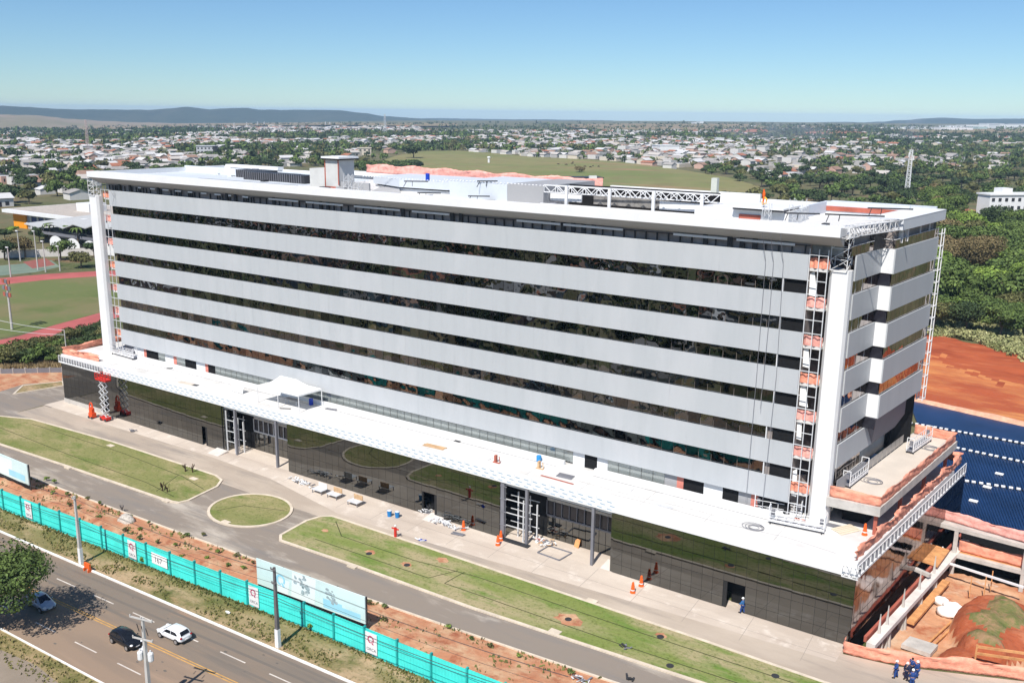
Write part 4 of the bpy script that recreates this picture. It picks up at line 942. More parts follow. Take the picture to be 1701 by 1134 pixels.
# white party tent
tx, ty = 15.7, -5.1
tent = thing('party_tent', 'white peaked party tent standing on the podium terrace', 'tent', (tx, ty, TER))
c4 = [Vector((*G2(424, 668, TER), TER)), Vector((*G2(497, 687, TER), TER)), Vector((*G2(538, 672, TER), TER)), Vector((0, 0, 0))]
tA = Vector((17.0, -5.0, TER)); tB = Vector((21.4, -5.0, TER)); tC = Vector((21.7, -.9, TER)); tD = Vector((13.3, -.9, TER)); tA = Vector((13.0, -5.0, TER))
H_ = 2.62; q = MB(); zc = TER + H_
mid1 = Vector((15.6, -2.9, zc + 1.35)); mid2 = Vector((18.9, -2.9, zc + 1.35))
A_, B_, C_, D_ = [v + Vector((0, 0, H_)) for v in (tA, tB, tC, tD)]
def sagq(q, a, b2, c, d, n=6):
    base = len(q.v)
    for i in range(n + 1):
        for j in range(n + 1):
            s_, t_ = i / n, j / n; p = (a * (1 - s_) + b2 * s_) * (1 - t_) + (d * (1 - s_) + c * s_) * t_
            p = p + Vector((0, 0, -.35 * math.sin(math.pi * t_) * (1 - .3 * s_))); q.v.append(tuple(p))
    for i in range(n):
        for j in range(n): q.f.append((base + i * (n + 1) + j, base + (i + 1) * (n + 1) + j, base + (i + 1) * (n + 1) + j + 1, base + i * (n + 1) + j + 1)); q.m.append(0)
sagq(q, A_, B_, mid2, mid1); sagq(q, B_, C_, mid2, mid2); sagq(q, C_, D_, mid1, mid2); sagq(q, D_, A_, mid1, mid1)
o = q.build('canopy', TARP, tent, smooth=False)
q = MB()
for a, c in ((A_, B_), (B_, C_), (C_, D_), (D_, A_)): q.beam(a + Vector((0, 0, -.12)), c + Vector((0, 0, -.12)), .05, .26)
q.build('valance', TARP, tent)
for v in (tA, tB, tC, tD, (tA + tB) / 2): MB().beam(v, v + Vector((0, 0, H_)), .09).build('pole', WSTEEL, tent)
c = G(517, 672, TER); o = MB().lathe([(.3, 0), (.3, .45), (.31, .47), (.3, .5), (.3, .9), (.27, .92)], (c.x, c.y, TER), 14).build('drum', BLUEP); tag(o, 'dark blue plastic drum in the shade of the white tent', 'drum')
# work table under the tent
tt = thing('work_table', 'grey work table in the shade of the white tent', 'table', (17.5, -2.6, TER)); MB().box(16.4, 18.8, -3.1, -2.3, TER + .78, TER + .84).build('table_top', GREYM, tt)
for dx in (16.5, 18.7):
    for dy in (-3.0, -2.4): MB().box(dx - .03, dx + .03, dy - .03, dy + .03, TER, TER + .78).build('leg', LTM, tt)
# sundries on the terrace
def stack(px, py, z, w, d, n, ang, m, name, label, cat, gap=0, hh=.08):
    c = G(px, py, z); q = MB(); u = Vector((math.cos(ang), math.sin(ang), 0)); v = Vector((-u.y, u.x, 0))
    for k in range(n):
        t = (k + .5) / n - .5; jit = rnd.uniform(-.08, .08)
        a = c + v * (t * d) - u * (w / 2 + jit) + Vector((0, 0, hh / 2 + .01 + rnd.uniform(0, .03))); q.beam(a, a + u * w, d / n * (1 - gap), hh)
    return tag(q.build(name, m), label, cat)
stack(722, 742, TER, 3.1, .95, 5, .05, WOOD, 'plank_stack', 'orange tinted planks laid flat on the white terrace edge', 'planks', .3)
stack(795, 758, TER, 3.6, .9, 3, .02, WSTEEL, 'panel_stack', 'pale cladding panels lying left of the blue and brown trestle', 'panels', .1)
stack(939, 791, TER, 2.0, 1.2, 4, .05, GREYM, 'grille_stack', 'dark metal grilles stacked on the terrace middle', 'grilles', .3)
stack(925, 797, TER, 4.4, .18, 2, -.03, SAL, 'pipe_bundle', 'long reddish pipes lying beside the metal grilles', 'pipes', .4)
stack(1017, 806, TER, 5.0, .75, 1, .0, WSTEEL, 'cladding_sheet', 'long pale sheet with upturned clips lying on the terrace', 'sheet')
stack(1102, 841, TER, 2.2, .3, 2, .05, LTM, 'ladder_section', 'short ladder section lying on the white terrace', 'ladder', .6)
stack(310, 637, TER, 3.2, .8, 4, .05, BEIGE, 'board_stack', 'flat boards stacked near the left end of the white terrace', 'boards', .3)
stack(324, 640, TER, 1.0, .5, 3, .2, DARKM, 'tool_pile', 'dark tools heaped beside the flat boards on the left terrace', 'tools', .3)
stack(282, 612, TER, .9, .4, 3, .6, DARKM, 'tool_pile', 'dark bag of tools alone on the left terrace', 'tools', .2)
stack(760, 733, TER, .9, .5, 2, 0, DARKM, 'floor_grate', 'small black floor grate on the terrace above the planks', 'grate', .3, .04)
stack(604, 689, TER, 1.4, .35, 3, .1, GREYM, 'bracket_pile', 'small grey brackets lying right of the tent', 'brackets', .4)
stack(550, 680, TER, 1.8, .6, 5, .2, GREYM, 'rubble_pile', 'grey scraps at the right foot of the tent', 'scraps', .4)
stack(474, 679, TER, 1.6, .12, 1, .5, DARKM, 'steel_bar', 'single dark bar lying in front of the tent', 'bar')
stack(1405, 880, TER, 2.6, 1.6, 5, 1.05, mat('cream_board', (.72, .62, .48), .8, var=.05), 'board_stack', 'cream boards fanned out under the raised terrace corner', 'boards', .2)
stack(1385, 873, TER, 2.4, .9, 1, 0, GREYM, 'rubber_mat', 'dark mat on the terrace beside the cream boards', 'mat', 0, .03)
c = G(394, 652, TER); q = MB(); 
for k in range(3): q.beam((c.x + k * .9 - 1.0, c.y, TER + .1), (c.x + k * .9 - 1.0, c.y + .35, TER + 1.5), .85, .04)
tag(q.build('panel_row', WSTEEL), 'white panels leaning in a row on the terrace left of the tent', 'panels')
for px, py, m, lb, nm in ((826, 768, SAL, 'brown upright trestle on the terrace above the second portico', 'trestle'), (898, 778, WOOD, 'small brown stand under the blue drum on the terrace', 'stand')):
    c = G(px, py, TER); q = MB(); q.box(c.x - .35, c.x - .1, c.y - .2, c.y + .2, TER, TER + .9); q.box(c.x - .5, c.x + .45, c.y - .25, c.y - .1, TER, TER + .12); q.beam((c.x + .4, c.y, TER), (c.x + .2, c.y + .1, TER + .8), .08); tag(q.build(nm, m), lb, nm)
c = G(895, 766, TER); tag(MB().lathe([(.3, 0), (.31, .7), (.28, .75)], (c.x, c.y, TER), 12).build('drum', mat('light_blue_plastic', (.03, .25, .55), .5, var=.05)), 'light blue drum with white lid on the terrace near the doorway', 'drum')
c = G(958, 767, TER); tag(MB().blob((c.x, c.y, TER + .25), .35, .3, .28, 8, 6, .15).build('sack', RED), 'red bag on the terrace upstand beside the doorway', 'bag')

# ================================================================== SCISSOR LIFT
c0 = Vector((*G2(172, 697), 0)); sl = thing('scissor_lift', 'red scissor lift raised to the terrace edge at the left end', 'scissor lift', tuple(c0))
q = MB(); q.box(c0.x - .3, c0.x + 1.5, c0.y - .45, c0.y + .45, .25, .7); q.build('chassis', RED, sl)
for dx in (0.0, 1.2):
    for dy in (-.5, .42): q = MB(); q.tube([(c0.x + dx, c0.y + dy, .25), (c0.x + dx, c0.y + dy + .1, .25)], .25, 12); q.build('wheel', DARKM, sl)
q = MB(); nz = 6
for k in range(nz):
    z0_ = .7 + k * 1.02; z1_ = z0_ + 1.02
    for dy in (-.3, .3):
        q.beam((c0.x - .1, c0.y + dy, z0_), (c0.x + 1.3, c0.y + dy, z1_), .12, .09); q.beam((c0.x + 1.3, c0.y + dy + .08, z0_), (c0.x - .1, c0.y + dy + .08, z1_), .12, .09)
    for xx in (c0.x - .1, c0.x + 1.3, c0.x + .6): q.beam((xx, c0.y - .35, z0_ + (.5 if xx == c0.x + .6 else 0)), (xx, c0.y + .4, z0_ + (.5 if xx == c0.x + .6 else 0)), .07)
q.build('scissor_arms', LTM, sl)
q = MB(); q.box(c0.x - .5, c0.x + 2.3, c0.y - .5, c0.y + .5, 6.85, 7.1); q.build('basket_floor', RED, sl)
q = MB()
for h in (7.1, 7.5, 7.95):
    for a, b2 in (((-.5, -.5), (2.3, -.5)), ((-.5, .5), (2.3, .5)), ((-.5, -.5), (-.5, .5)), ((2.3, -.5), (2.3, .5))): q.beam((c0.x + a[0], c0.y + a[1], h), (c0.x + b2[0], c0.y + b2[1], h), .06, .12 if h < 7.2 else .06)
for xx in (-.5, .2, .9, 1.6, 2.3):
    for yy in (-.5, .5): q.beam((c0.x + xx, c0.y + yy, 7.1), (c0.x + xx, c0.y + yy, 7.95), .06)
q.build('basket_rail', RED, sl)
# second machine: red boom folded beside it
c1 = Vector((*G2(154, 694), 0)); bl = thing('compact_lift', 'orange red folded access machine parked left of the scissor lift', 'lift', tuple(c1))
q = MB(); q.box(c1.x - .5, c1.x + .5, c1.y - .4, c1.y + .4, .2, .9); q.build('chassis', mat('orange_red_paint', (.8, .09, .02), .5, var=.06), bl)
q = MB(); q.tube([(c1.x + .45 * math.cos(t * .5), c1.y - .1, 1.9 + .75 * math.sin(t * .5)) for t in range(13)], .1, 6); q.box(c1.x - .4, c1.x + .4, c1.y - .3, c1.y + .2, .9, 1.7); q.beam((c1.x - .5, c1.y, 1.8), (c1.x + .6, c1.y, 1.8), .08); q.beam((c1.x, c1.y, 1.2), (c1.x, c1.y, 2.6), .08); q.build('cage', mat('orange_red_paint', (.8, .09, .02), .5), bl)
for dx in (-.4, .4): q = MB(); q.tube([(c1.x + dx, c1.y - .5, .2), (c1.x + dx, c1.y - .38, .2)], .2, 10); q.build('wheel', DARKM, bl)

# ================================================================== RIGHT SIDE: CONCRETE DECK, PIT, BLUE ROOF, CLAY
# walls of the excavation and its floor
b = MB()
pw = [(97.1, -6.8), (99.0, -6.3), (106, -3.2), (135, 4), (135, 34)]
for a, c in zip(pw, pw[1:]):
    b.q([(*a, -0.02), (*c, -0.02), (*c, -3.7), (*a, -3.7)])
struct(b.build('excavation_wall', REDE))
PITF = layered('pit_floor', (0.52, 0.27, 0.15), [((0.62, 0.42, 0.28), 0.25, 0.48, 0.64, None), ((0.40, 0.12, 0.055), 0.3, 0.52, 0.66, None), ((0.55, 0.50, 0.45), 0.5, 0.62, 0.72, None)], bump=.7, bscale=2)
MOUND = layered('red_mound', (0.36, 0.095, 0.042), [((0.46, 0.16, 0.08), 0.5, 0.46, 0.62, None), ((0.30, 0.07, 0.03), 1.2, 0.52, 0.68, (1, 3, 1))], bump=.9, bscale=1.6)
MTOP = layered('weedy_soil', (0.17, 0.16, 0.06), [((0.32, 0.20, 0.11), 0.6, 0.46, 0.62, None), ((0.11, 0.15, 0.04), 1.2, 0.5, 0.66, None)], bump=.9, bscale=3)
b = MB(); nx, ny = 90, 90
for i in range(nx + 1):
    for j in range(ny + 1):
        x = 98.0 + i * .38 ; y = -7 + j * .32
        h = -2.6 + .25 * noise.noise(Vector((x * .3, y * .3, 2)))
        m1 = max(0, 1 - ((x - 108.5) / 4.4) ** 2 - ((y - 9.0) / 7.5) ** 2); m2 = max(0, 1 - ((x - 107.5) / 3.2) ** 2 - ((y - 1.0) / 3.2) ** 2)
        h += 2.9 * math.sqrt(m1) * (1 + .3 * noise.noise(Vector((x * .5, y * .5, 9)))) + 1.7 * math.sqrt(m2)
        h += .16 * noise.noise(Vector((x * 1.3, y * 1.3, 5))) + .09 * noise.noise(Vector((x * 3.1, y * 3.1, 6)))
        b.v.append((x, y, min(h, 1.2)))
for i in range(nx):
    for j in range(ny): b.f.append((i * (ny + 1) + j, (i + 1) * (ny + 1) + j, (i + 1) * (ny + 1) + j + 1, i * (ny + 1) + j + 1)); b.m.append(0)
for k_, f in enumerate(b.f):
    zz_ = sum(b.v[i][2] for i in f) / 4; b.m[k_] = 0 if zz_ < -1.95 else (1 if zz_ < -.15 + .3 * noise.noise(Vector((b.v[f[0]][0] * .6, b.v[f[0]][1] * .6, 1))) else 2)
struct(b.build('pit_floor', [PITF, MOUND, MTOP], smooth=True))
# concrete frame of the parking deck
PD = thing('concrete_deck_frame', 'bare concrete frame of a parking deck right of the glass podium', 'concrete frame', (103, 18, -2.6))
bx = lambda y, o=0: 99.55 + 0.1135 * (y + 0.0) + o
def ibeam(a, c, w, h, nm, m, par=PD): q = MB(); q.beam(a, c, w, h); return q.build(nm, m, par)
ibeam((bx(-4.6), -4.6, -.25), (bx(31), 31, -.25), .85, .5, 'edge_beam', mat('pale_concrete', (.68, .63, .58), .9, var=.12, scale=.6))
ibeam((bx(-4.0, -.75), -4.0, -.05), (bx(31, -.75), 31, -.05), .28, .6, 'edge_beam', SAL)
ibeam((bx(21.4), 21.5, -.25), (125, 21.0, -.25), .7, .45, 'cross_beam', CONC)
ibeam((bx(21.4, -3.5), 21.9, 2.95), (125, 19.8, 2.95), .6, .45, 'cross_beam', CONC)
ibeam((97.6, 13.9, .55), (bx(13), 12.6, .5), .5, .35, 'cross_beam', CONC)
MB().prism([(98.4, 16), (101.3, 15.4), (101.6, 20.5), (99.0, 21.2)], .4, .6).build('formwork_panel', FORM, PD)
MB().prism([(102.3, 22.0), (125, 21.4), (125, 25.0), (102.6, 25.6)], -.55, -.1).build('lower_slab', FORM, PD)
MB().prism([(99.2, 22.3), (125, 20.3), (125, 21.9), (99.6, 23.9)], 2.7, 3.1).build('upper_slab', CONC, PD)
MB().box(102, 125, 26, 26.2, -3.6, 2.7).build('dark_recess', BLACK, PD)
q = MB()
for y, h in ((-2.2, 3), (0.0, 3), (4.6, 3), (9.6, 3), (14.5, 3)):
    x_ = bx(y, -.1); q_ = MB(); q_.beam((x_, y, -3.4), (x_, y, 2.1), .62, .5, w2=.12); q_.build('tapered_column', CONC, PD)
    q_ = MB(); q_.beam((x_ + .3, y + .4, -3.4), (x_ + .2, y + .4, -.5), .5, .5, w2=.6); q_.build('tapered_column', CONC, PD)
for x_, y in ((102.0, 21.5), (109.3, 21.2), (117, 21.0)): q_ = MB(); q_.box(x_ - .22, x_ + .22, y - .2, y + .2, -3.4, 2.7); q_.build('column', CONC, PD)
# dark level under the podium terrace seen between frame and glass
MB().prism([(97.2, -5.9), (99.0, -5.2), (bx(20, -1.3), 20), (edge_x(22, -.6), 22)], -3.55, -3.5).build('basement_floor', BLACK, PD)
net_strip([(100.0, 23.0), (110, 21.3), (125, 20.0)], 3.15, 1.25, 'safety_net', 'pink netting on the upper edge of the bare parking deck', m=NETP, seed=12)
net_strip([(102.3, 22.4), (109.2, 22.0), (116.5, 21.6), (125, 21.3)], -.05, 1.35, 'safety_net', 'orange netting on the lower level of the bare parking deck', seed=14, amp=.08)
net_strip([(97.1, -6.9), (97.3, -7.9), (99.6, -7.6), (102.4, -6.9), (106.2, -5.1), (110, -3.6), (118, -1.0), (126, 1.2)], .0, 1.35, 'safety_net', 'orange netting fence at the front edge of the excavation', seed=16, amp=.16)
# timber, bags, rods in the pit
def rest(px, py, z): return Vector((*G2(px, py, z), z))
for k, (p, r_) in enumerate((((1563, 998), .85), ((1582, 1008), 1.1), ((1572, 1016), .95), ((1592, 1020), .8))):
    c = rest(*p, -2.1); tag(MB().blob((c.x, c.y, -2.1), r_, r_ * .75, .55, 10, 7, .18, random.Random(k)).build('bulk_bag', TARP, smooth=True), ['white bulk bag leaning on the beam side of the pit heap, rearmost', 'largest white bulk bag in the excavation', 'white bulk bag at the front of the group in the pit', 'white bulk bag nearest the red mound in the pit'][k], 'bag', 'white bulk bags in the pit')
q = MB(); q.beam(rest(1512, 1034, -1.9), rest(1572, 965, -1.9), .8, .3); tag(q.build('formwork_beam', FORM), 'long orange timber form lying along the pit edge', 'formwork')
q = MB(); q.beam(rest(1537, 1072, -2.2), rest(1580, 1032, -2.2), .18, .15); q.beam(rest(1545, 1076, -2.2), rest(1590, 1034, -2.2), .18, .15); tag(q.build('timber_battens', FORM), 'pair of thin orange battens on the pit floor', 'timber')
q = MB(); q.beam(rest(1567, 932, -.2), rest(1701, 975, -.2), .22, .22); q.beam(rest(1566, 908, .5), rest(1567, 938, -.3), .14); tag(q.build('drain_pipe', WSTEEL), 'white pipe crossing the excavation below the deck beams', 'pipe')
for k, (px, py) in enumerate(((1610, 990), (1634, 990), (1645, 980))):
    c = rest(px, py, -2.3); tag(MB().beam(c, c + Vector((0, 0, 2.4)), .1).build('timber_prop', FORM), ['thick timber prop standing under the white pipe', 'middle thin prop under the white pipe', 'rightmost thin prop under the white pipe'][k], 'prop')
c = rest(1528, 1075, -2.4); tag(MB().prism([(c.x - 1.6, c.y - 1), (c.x + 1.2, c.y - 1.2), (c.x + 1.5, c.y + 1), (c.x - 1.2, c.y + 1.1)], -2.5, -2.05).build('concrete_slab', CONC), 'grey concrete pad on the excavation floor', 'concrete pad')
q = MB(); c = rest(1680, 1075, 0)
q.beam((107.8, -1.6, 0), (107.8, -1.6, 1.5), .15); q.beam((107.8, -1.6, 1.3), (113, .2, 1.3), .1, .25); q.beam((107.8, -1.6, .6), (113, .2, .6), .1, .25); tag(q.build('timber_barrier', FORM), 'orange timber barrier at the lower right corner', 'barrier')

# blue ribbed roof beyond
BR = thing('ribbed_roof', 'dark blue ribbed roof behind the parking deck at right', 'roof', (100, 55, 0))
BLU = mat('blue_coated_metal', (0.010, 0.034, 0.105), .3, metal=.2, var=.25, scale=.12, bump=.05)
A1, A2 = Vector((84, 82, 0)), Vector((132, 71, 0)); B1, B2 = Vector((101.6, 27.6, 0)), Vector((132, 24.5, 0))
def brp(s_, t_, z=0.0):
    p = (A1 * (1 - s_) + A2 * s_) * (1 - t_) + (B1 * (1 - s_) + B2 * s_) * t_; return Vector((p.x, p.y, z))
q = MB(); q.prism([tuple(brp(0, 0))[:2], tuple(brp(1, 0))[:2], tuple(brp(1, 1))[:2], tuple(brp(0, 1))[:2]], -.5, .3); q.build('roof_sheet', BLU, BR)
q = MB()
for k in range(90):
    s_ = k / 90; q.beam(brp(s_, .22, .36), brp(min(1, s_ + .0), .995, .36), .16, .14)
o = q.build('roof_ribs', BLU, BR)
rows_t = []
for k, (a_, c_) in enumerate((((1530, 706), (1701, 737)), ((1588, 744), (1701, 768)), ((1590, 797), (1701, 814)))):
    p0 = G(*a_, .36); p1 = G(*c_, .36); dd = p1 - p0; p1 = p0 + dd * 2.2; dd = p1 - p0; u = dd.normalized(); vv = Vector((-u.y, u.x, 0))
    MB().beam(p0 - u * 8, p1, .62, .05).build('roof_gutter', BLACK, BR)
    n = int(dd.length / .92)
    q = MB()
    for i in range(-8, n):
        a = p0 + u * (i * .92 + rnd.uniform(-.08, .08)) + Vector((0, 0, .1)); q.beam(a, a + u * .5, .42, .22)
    tag(q.build('ballast_blocks', TARP, BR), kind='stuff')
for k, (px, py) in enumerate(((1660, 788), (1640, 810), (1617, 833))):
    c = G(px, py, .36); tag(MB().prism([(c.x - .55, c.y - .3), (c.x + .5, c.y - .42), (c.x + .55, c.y + .2), (c.x - .5, c.y + .3)], .46, .60).build('white_sheet', TARP), ['loose white sheet on the blue roof, nearest the ballast row', 'middle loose white sheet on the blue roof', 'loose white sheet on the blue roof, nearest the pink netting'][k], 'sheet')
# pale bank at the edge of the roof and the clay ground
b = MB(); n = 60
for i in range(n + 1):
    s_ = i / n; p = A1 + Vector((-10, 2.3, 0)) + (A2 - A1 + Vector((30, -4, 0))) * s_; w = 1.2 + .5 * noise.noise(Vector((i * .3, 0, 1)))
    b.v += [(p.x, p.y - .3, .0), (p.x, p.y + .3, .75 + .3 * noise.noise(Vector((i * .4, 2, 0)))), (p.x + .3, p.y + .3 + w, .5), (p.x + .4, p.y + 1.2 + w, 0.0)]
for i in range(n):
    for j in range(3): b.f.append((i * 4 + j, (i + 1) * 4 + j, (i + 1) * 4 + j + 1, i * 4 + j + 1)); b.m.append(0)
struct(b.build('clay_kerb_bank', mat('pale_clay', (.66, .36, .24), .95, var=.2, scale=.8, bump=.5), smooth=True))
b = MB(); nx, ny = 90, 60
for i in range(nx + 1):
    for j in range(ny + 1):
        x = 55 + i * 1.3; t = j / ny; y0_ = 82.2 - (x - 84) * .229; y1_ = 139 - (x - 80) * .55; y = y0_ + .8 + (y1_ - y0_) * t
        h = .02 + (2.0 * max(0, t - .55) + .55 * max(0, noise.noise(Vector((x * .08, y * .14, 0)))) + .30 * noise.noise(Vector((x * .3, y * .6, 4))) + .22 * noise.noise(Vector((x * .7, y * 1.5, 6)))) * min(1, t * 5) * (1 if t < .97 else .3)
        b.v.append((x, y, max(.02, h)))
for i in range(nx):
    for j in range(ny): b.f.append((i * (ny + 1) + j, (i + 1) * (ny + 1) + j, (i + 1) * (ny + 1) + j + 1, i * (ny + 1) + j + 1)); b.m.append(0)
RED2 = layered('dark_red_clay', (0.40, 0.095, 0.038), [((0.30, 0.065, 0.028), 0.12, 0.46, 0.62, (0.5, 1.6, 1)), ((0.50, 0.16, 0.07), 0.3, 0.55, 0.7, (0.4, 2, 1))], rough=0.98, bump=0.8, bscale=0.8)
for k_, f in enumerate(b.f):
    i_, j_ = f[0] // (ny + 1), f[0] % (ny + 1)
    b.m[k_] = 1 if j_ / ny > .60 + .16 * noise.noise(Vector((i_ * .12, j_ * .05, 3))) + .10 * noise.noise(Vector((i_ * .5, j_ * .4, 1))) - i_ * .0012 else 0
struct(b.build('clay_ground', [REDE, RED2], smooth=True))

# ================================================================== TURQUOISE HOARDING
TURQ = mat('turquoise_sheet', (0.07, 0.74, 0.66), 0.55, var=0.10, scale=0.5); TURQD = mat('turquoise_post', (0.02, 0.38, 0.36), 0.6, var=0.1)
HO = thing('hoarding_fence', 'turquoise metal hoarding between the avenue verge and the earth bank', 'fence', (40, -35, 0))
xs = [-62 + 3.95 * k for k in range(44)]
def fp(x): return Vector((x, fence_y(x), 0))
for k in range(len(xs) - 1):
    a, c = fp(xs[k]), fp(xs[k + 1]); hh = 2.62 + .06 * math.sin(k * 1.7); q = MB(); n = 22
    for i in range(n):
        p0 = a + (c - a) * (i / n); p1 = a + (c - a) * ((i + 1) / n); nn = Vector((0, -.035 if i % 2 else 0.0, 0)); m_ = Vector((0, 0.0 if i % 2 else -.035, 0))
        q.q([tuple(p0 + nn), tuple(p1 + m_), tuple(p1 + m_ + Vector((0, 0, hh))), tuple(p0 + nn + Vector((0, 0, hh)))])
        q.q([tuple(p1 + m_ + Vector((0, .06, hh))), tuple(p0 + nn + Vector((0, .06, hh))), tuple(p0 + nn + Vector((0, .06, 0))), tuple(p1 + m_ + Vector((0, .06, 0)))])
    q.build('metal_panel', TURQ, HO)
q = MB()
for x in xs:
    p = fp(x); q_ = MB().box(p.x - .09, p.x + .09, p.y - .16, p.y + .1, 0, 2.86); q_.build('post', TURQD, HO)
for k in range(len(xs) - 1):
    for h in (.95, 1.85): q.beam(fp(xs[k]) + Vector((0, -.05, h)), fp(xs[k + 1]) + Vector((0, -.05, h)), .03, .04)
q.build('rail', TURQD, HO)
# posters on the hoarding
LOGOR = mat('crimson_print', (0.45, 0.02, 0.10), .6, var=0); INK = mat('dark_print', (0.09, 0.09, 0.12), .6, var=0)
def ringlogo(q, c, ux, uz, r, w, y=0):
    n = 26
    for i in range(n):
        t0 = math.pi * (0.72 + 1.72 * i / n) - math.pi * .95; t1 = math.pi * (0.72 + 1.72 * (i + 1) / n) - math.pi * .95
        q.q([tuple(c + ux * (rr * math.cos(t)) + uz * (rr * math.sin(t))) for t, rr in ((t0, r - w / 2), (t1, r - w / 2), (t1, r + w / 2), (t0, r + w / 2))])
    q.q([tuple(c + ux * (.05 * r) - uz * (.55 * r)), tuple(c + ux * (.45 * r) - uz * (.60 * r)), tuple(c + ux * (1.25 * r) - uz * (1.45 * r)), tuple(c + ux * (.55 * r) - uz * (1.45 * r))])
for k, (px, py) in enumerate(((57, 843), (222, 911), (424, 988), (619, 1066))):
    g_ = G(px, py, 1.4); x = g_.x + .0; y = fence_y(x) - .10
    pr = MB().box(x - .72, x + .72, y - .02, y, .28, 2.45).build('poster', WHITE); p = pr
    tag(pr, ['white poster with a red ring logo at the far left of the hoarding', 'white poster with a red ring logo second from the left on the hoarding', 'white poster with a red ring logo left of the large billboard post', 'white poster with a red ring logo below the right end of the large billboard'][k], 'poster', 'posters on the hoarding')
    q = MB(); ringlogo(q, Vector((x - .05, y - .026, 1.75)), Vector((1, 0, 0)), Vector((0, 0, 1)), .32, .15); q.build('logo', LOGOR, pr)
    text_mesh('lettering', 'ORCA', .42, INK, pr, (x, y - .026, .72), (1, 0, 0), (0, 0, 1))
g_ = G(268, 928, 1.4); x = g_.x; y = fence_y(x) - .10
pr = tag(MB().box(x - 1.35, x + 1.35, y - .02, y, .7, 2.0).build('notice_board', TARP), 'pale notice with big dark numerals on the hoarding right of the second poster', 'notice')
text_mesh('lettering', '167', .95, INK, pr, (x - .2, y - .026, 1.25), (1, 0, 0), (0, 0, 1))
# billboards
def billboard(p0, p1, z0, z1, label, art):
    p0 = Vector((*p0, 0)); p1 = Vector((*p1, 0)); u = (p1 - p0).normalized(); nn = Vector((u.y, -u.x, 0)); L = (p1 - p0).length
    o = thing('billboard', label, 'billboard', tuple(p0))
    MB().beam(p0 + Vector((0, 0, (z0 + z1) / 2)), p1 + Vector((0, 0, (z0 + z1) / 2)), .12, z1 - z0).build('board', mat('mint_print', (.62, .74, .72), .6, var=.08, scale=.15), o)
    n = int(L / 3.2)
    for i in range(n + 1):
        a = p0 + (p1 - p0) * (i / n); MB().beam(a - nn * .15, a - nn * .15 + Vector((0, 0, z1 - .05)), .14).build('post', DARKM, o)
    MB().beam(p0 - nn * .12 + Vector((0, 0, .5)), p1 - nn * .12 + Vector((0, 0, .5)), .04, z0 * .95).build('backing_sheet', BLACK, o)
    def at(s_, h, off=.066): return p0 + u * (L * s_) + Vector((0, 0, z0 + (z1 - z0) * h)) + nn * off
    W_ = MB()
    for s0, s1, h0, h1 in art.get('white', []): W_.q([tuple(at(s0, h0)), tuple(at(s1, h0)), tuple(at(s1 + .02, h1)), tuple(at(s0 + .02, h1))])
    if W_.f: W_.build('white_print', mat('print_white', (.78, .80, .80), .6, var=.02), o)
    W_ = MB()
    for s0, s1, h0, h1 in art.get('sky', []): W_.q([tuple(at(s0, h0, .070)), tuple(at(s1, h0, .070)), tuple(at(s1, h1, .070)), tuple(at(s0, h1, .070))])
    if W_.f: W_.build('blue_print', mat('print_sky', (.36, .66, .80), .6, var=.04), o)
    W_ = MB()
    for s0, h, r_ in art.get('grey', []):
        rg_ = random.Random(int(s0 * 1000))
        for k in range(16):
            cc = at(s0 + rg_.uniform(-.04, .04) * r_, h + rg_.uniform(-.22, .22) * r_, .074 + .0005 * k); w = rg_.uniform(.05, .2); W_.q([tuple(cc + u * (w * math.cos(t * 1.05 + k)) * 1.4 + Vector((0, 0, w * math.sin(t * 1.05 + k)))) for t in range(6)])
    if W_.f: W_.build('grey_print', mat('print_grey', (.36, .42, .44), .6, var=.2, scale=3), o)
    for txt, s0, h, sz, mm in art.get('text', []): text_mesh('lettering', txt, sz, mm, o, tuple(at(s0, h, .082)), tuple(u), (0, 0, 1))
    for s0, h, r_ in art.get('ring', []):
        q = MB(); ringlogo(q, at(s0, h, .080), u, Vector((0, 0, 1)), r_, r_ * .4); q.build('ring_print', mat('print_ring', (.30, .62, .78), .6, var=0), o)
    return o
SKYI = mat('print_sky_dark', (.10, .35, .50), .6, var=0); GRI = mat('print_pale_grey', (.45, .58, .60), .6, var=0)
billboard((43.3, -31.95), (58.1, -31.4), 1.0, 3.9, 'long mint billboard with faint portraits above the hoarding', {
    'white': [(.33, .55, .02, .98), (.20, .30, .0, .55)], 'sky': [(.63, .96, .06, .30), (.63, .80, .30, .40)], 'grey': [(.42, .70, 1.2), (.47, .45, .8), (.70, .62, 1.0), (.73, .40, .6)],
    'text': [('· · · · ·', .10, .42, .5, GRI), ('~~~~ ~~~', .66, .66, .4, GRI)], 'ring': [(.235, .50, .52)]})
bx0 = G(-60, 790, 1.0); 
pB = G(46, 826, 0.9)
lbx = GY(47, 790, -31.4).x
billboard((-18.0, -31.1), (lbx, -31.4), 1.0, 3.9, 'mint billboard with a blue caption panel at the left edge', {'white': [(.2, .75, .1, .9)], 'sky': [(.70, .95, .12, .42)], 'grey': [], 'text': [('· ·', .9, .7, .5, GRI)], 'ring': []})

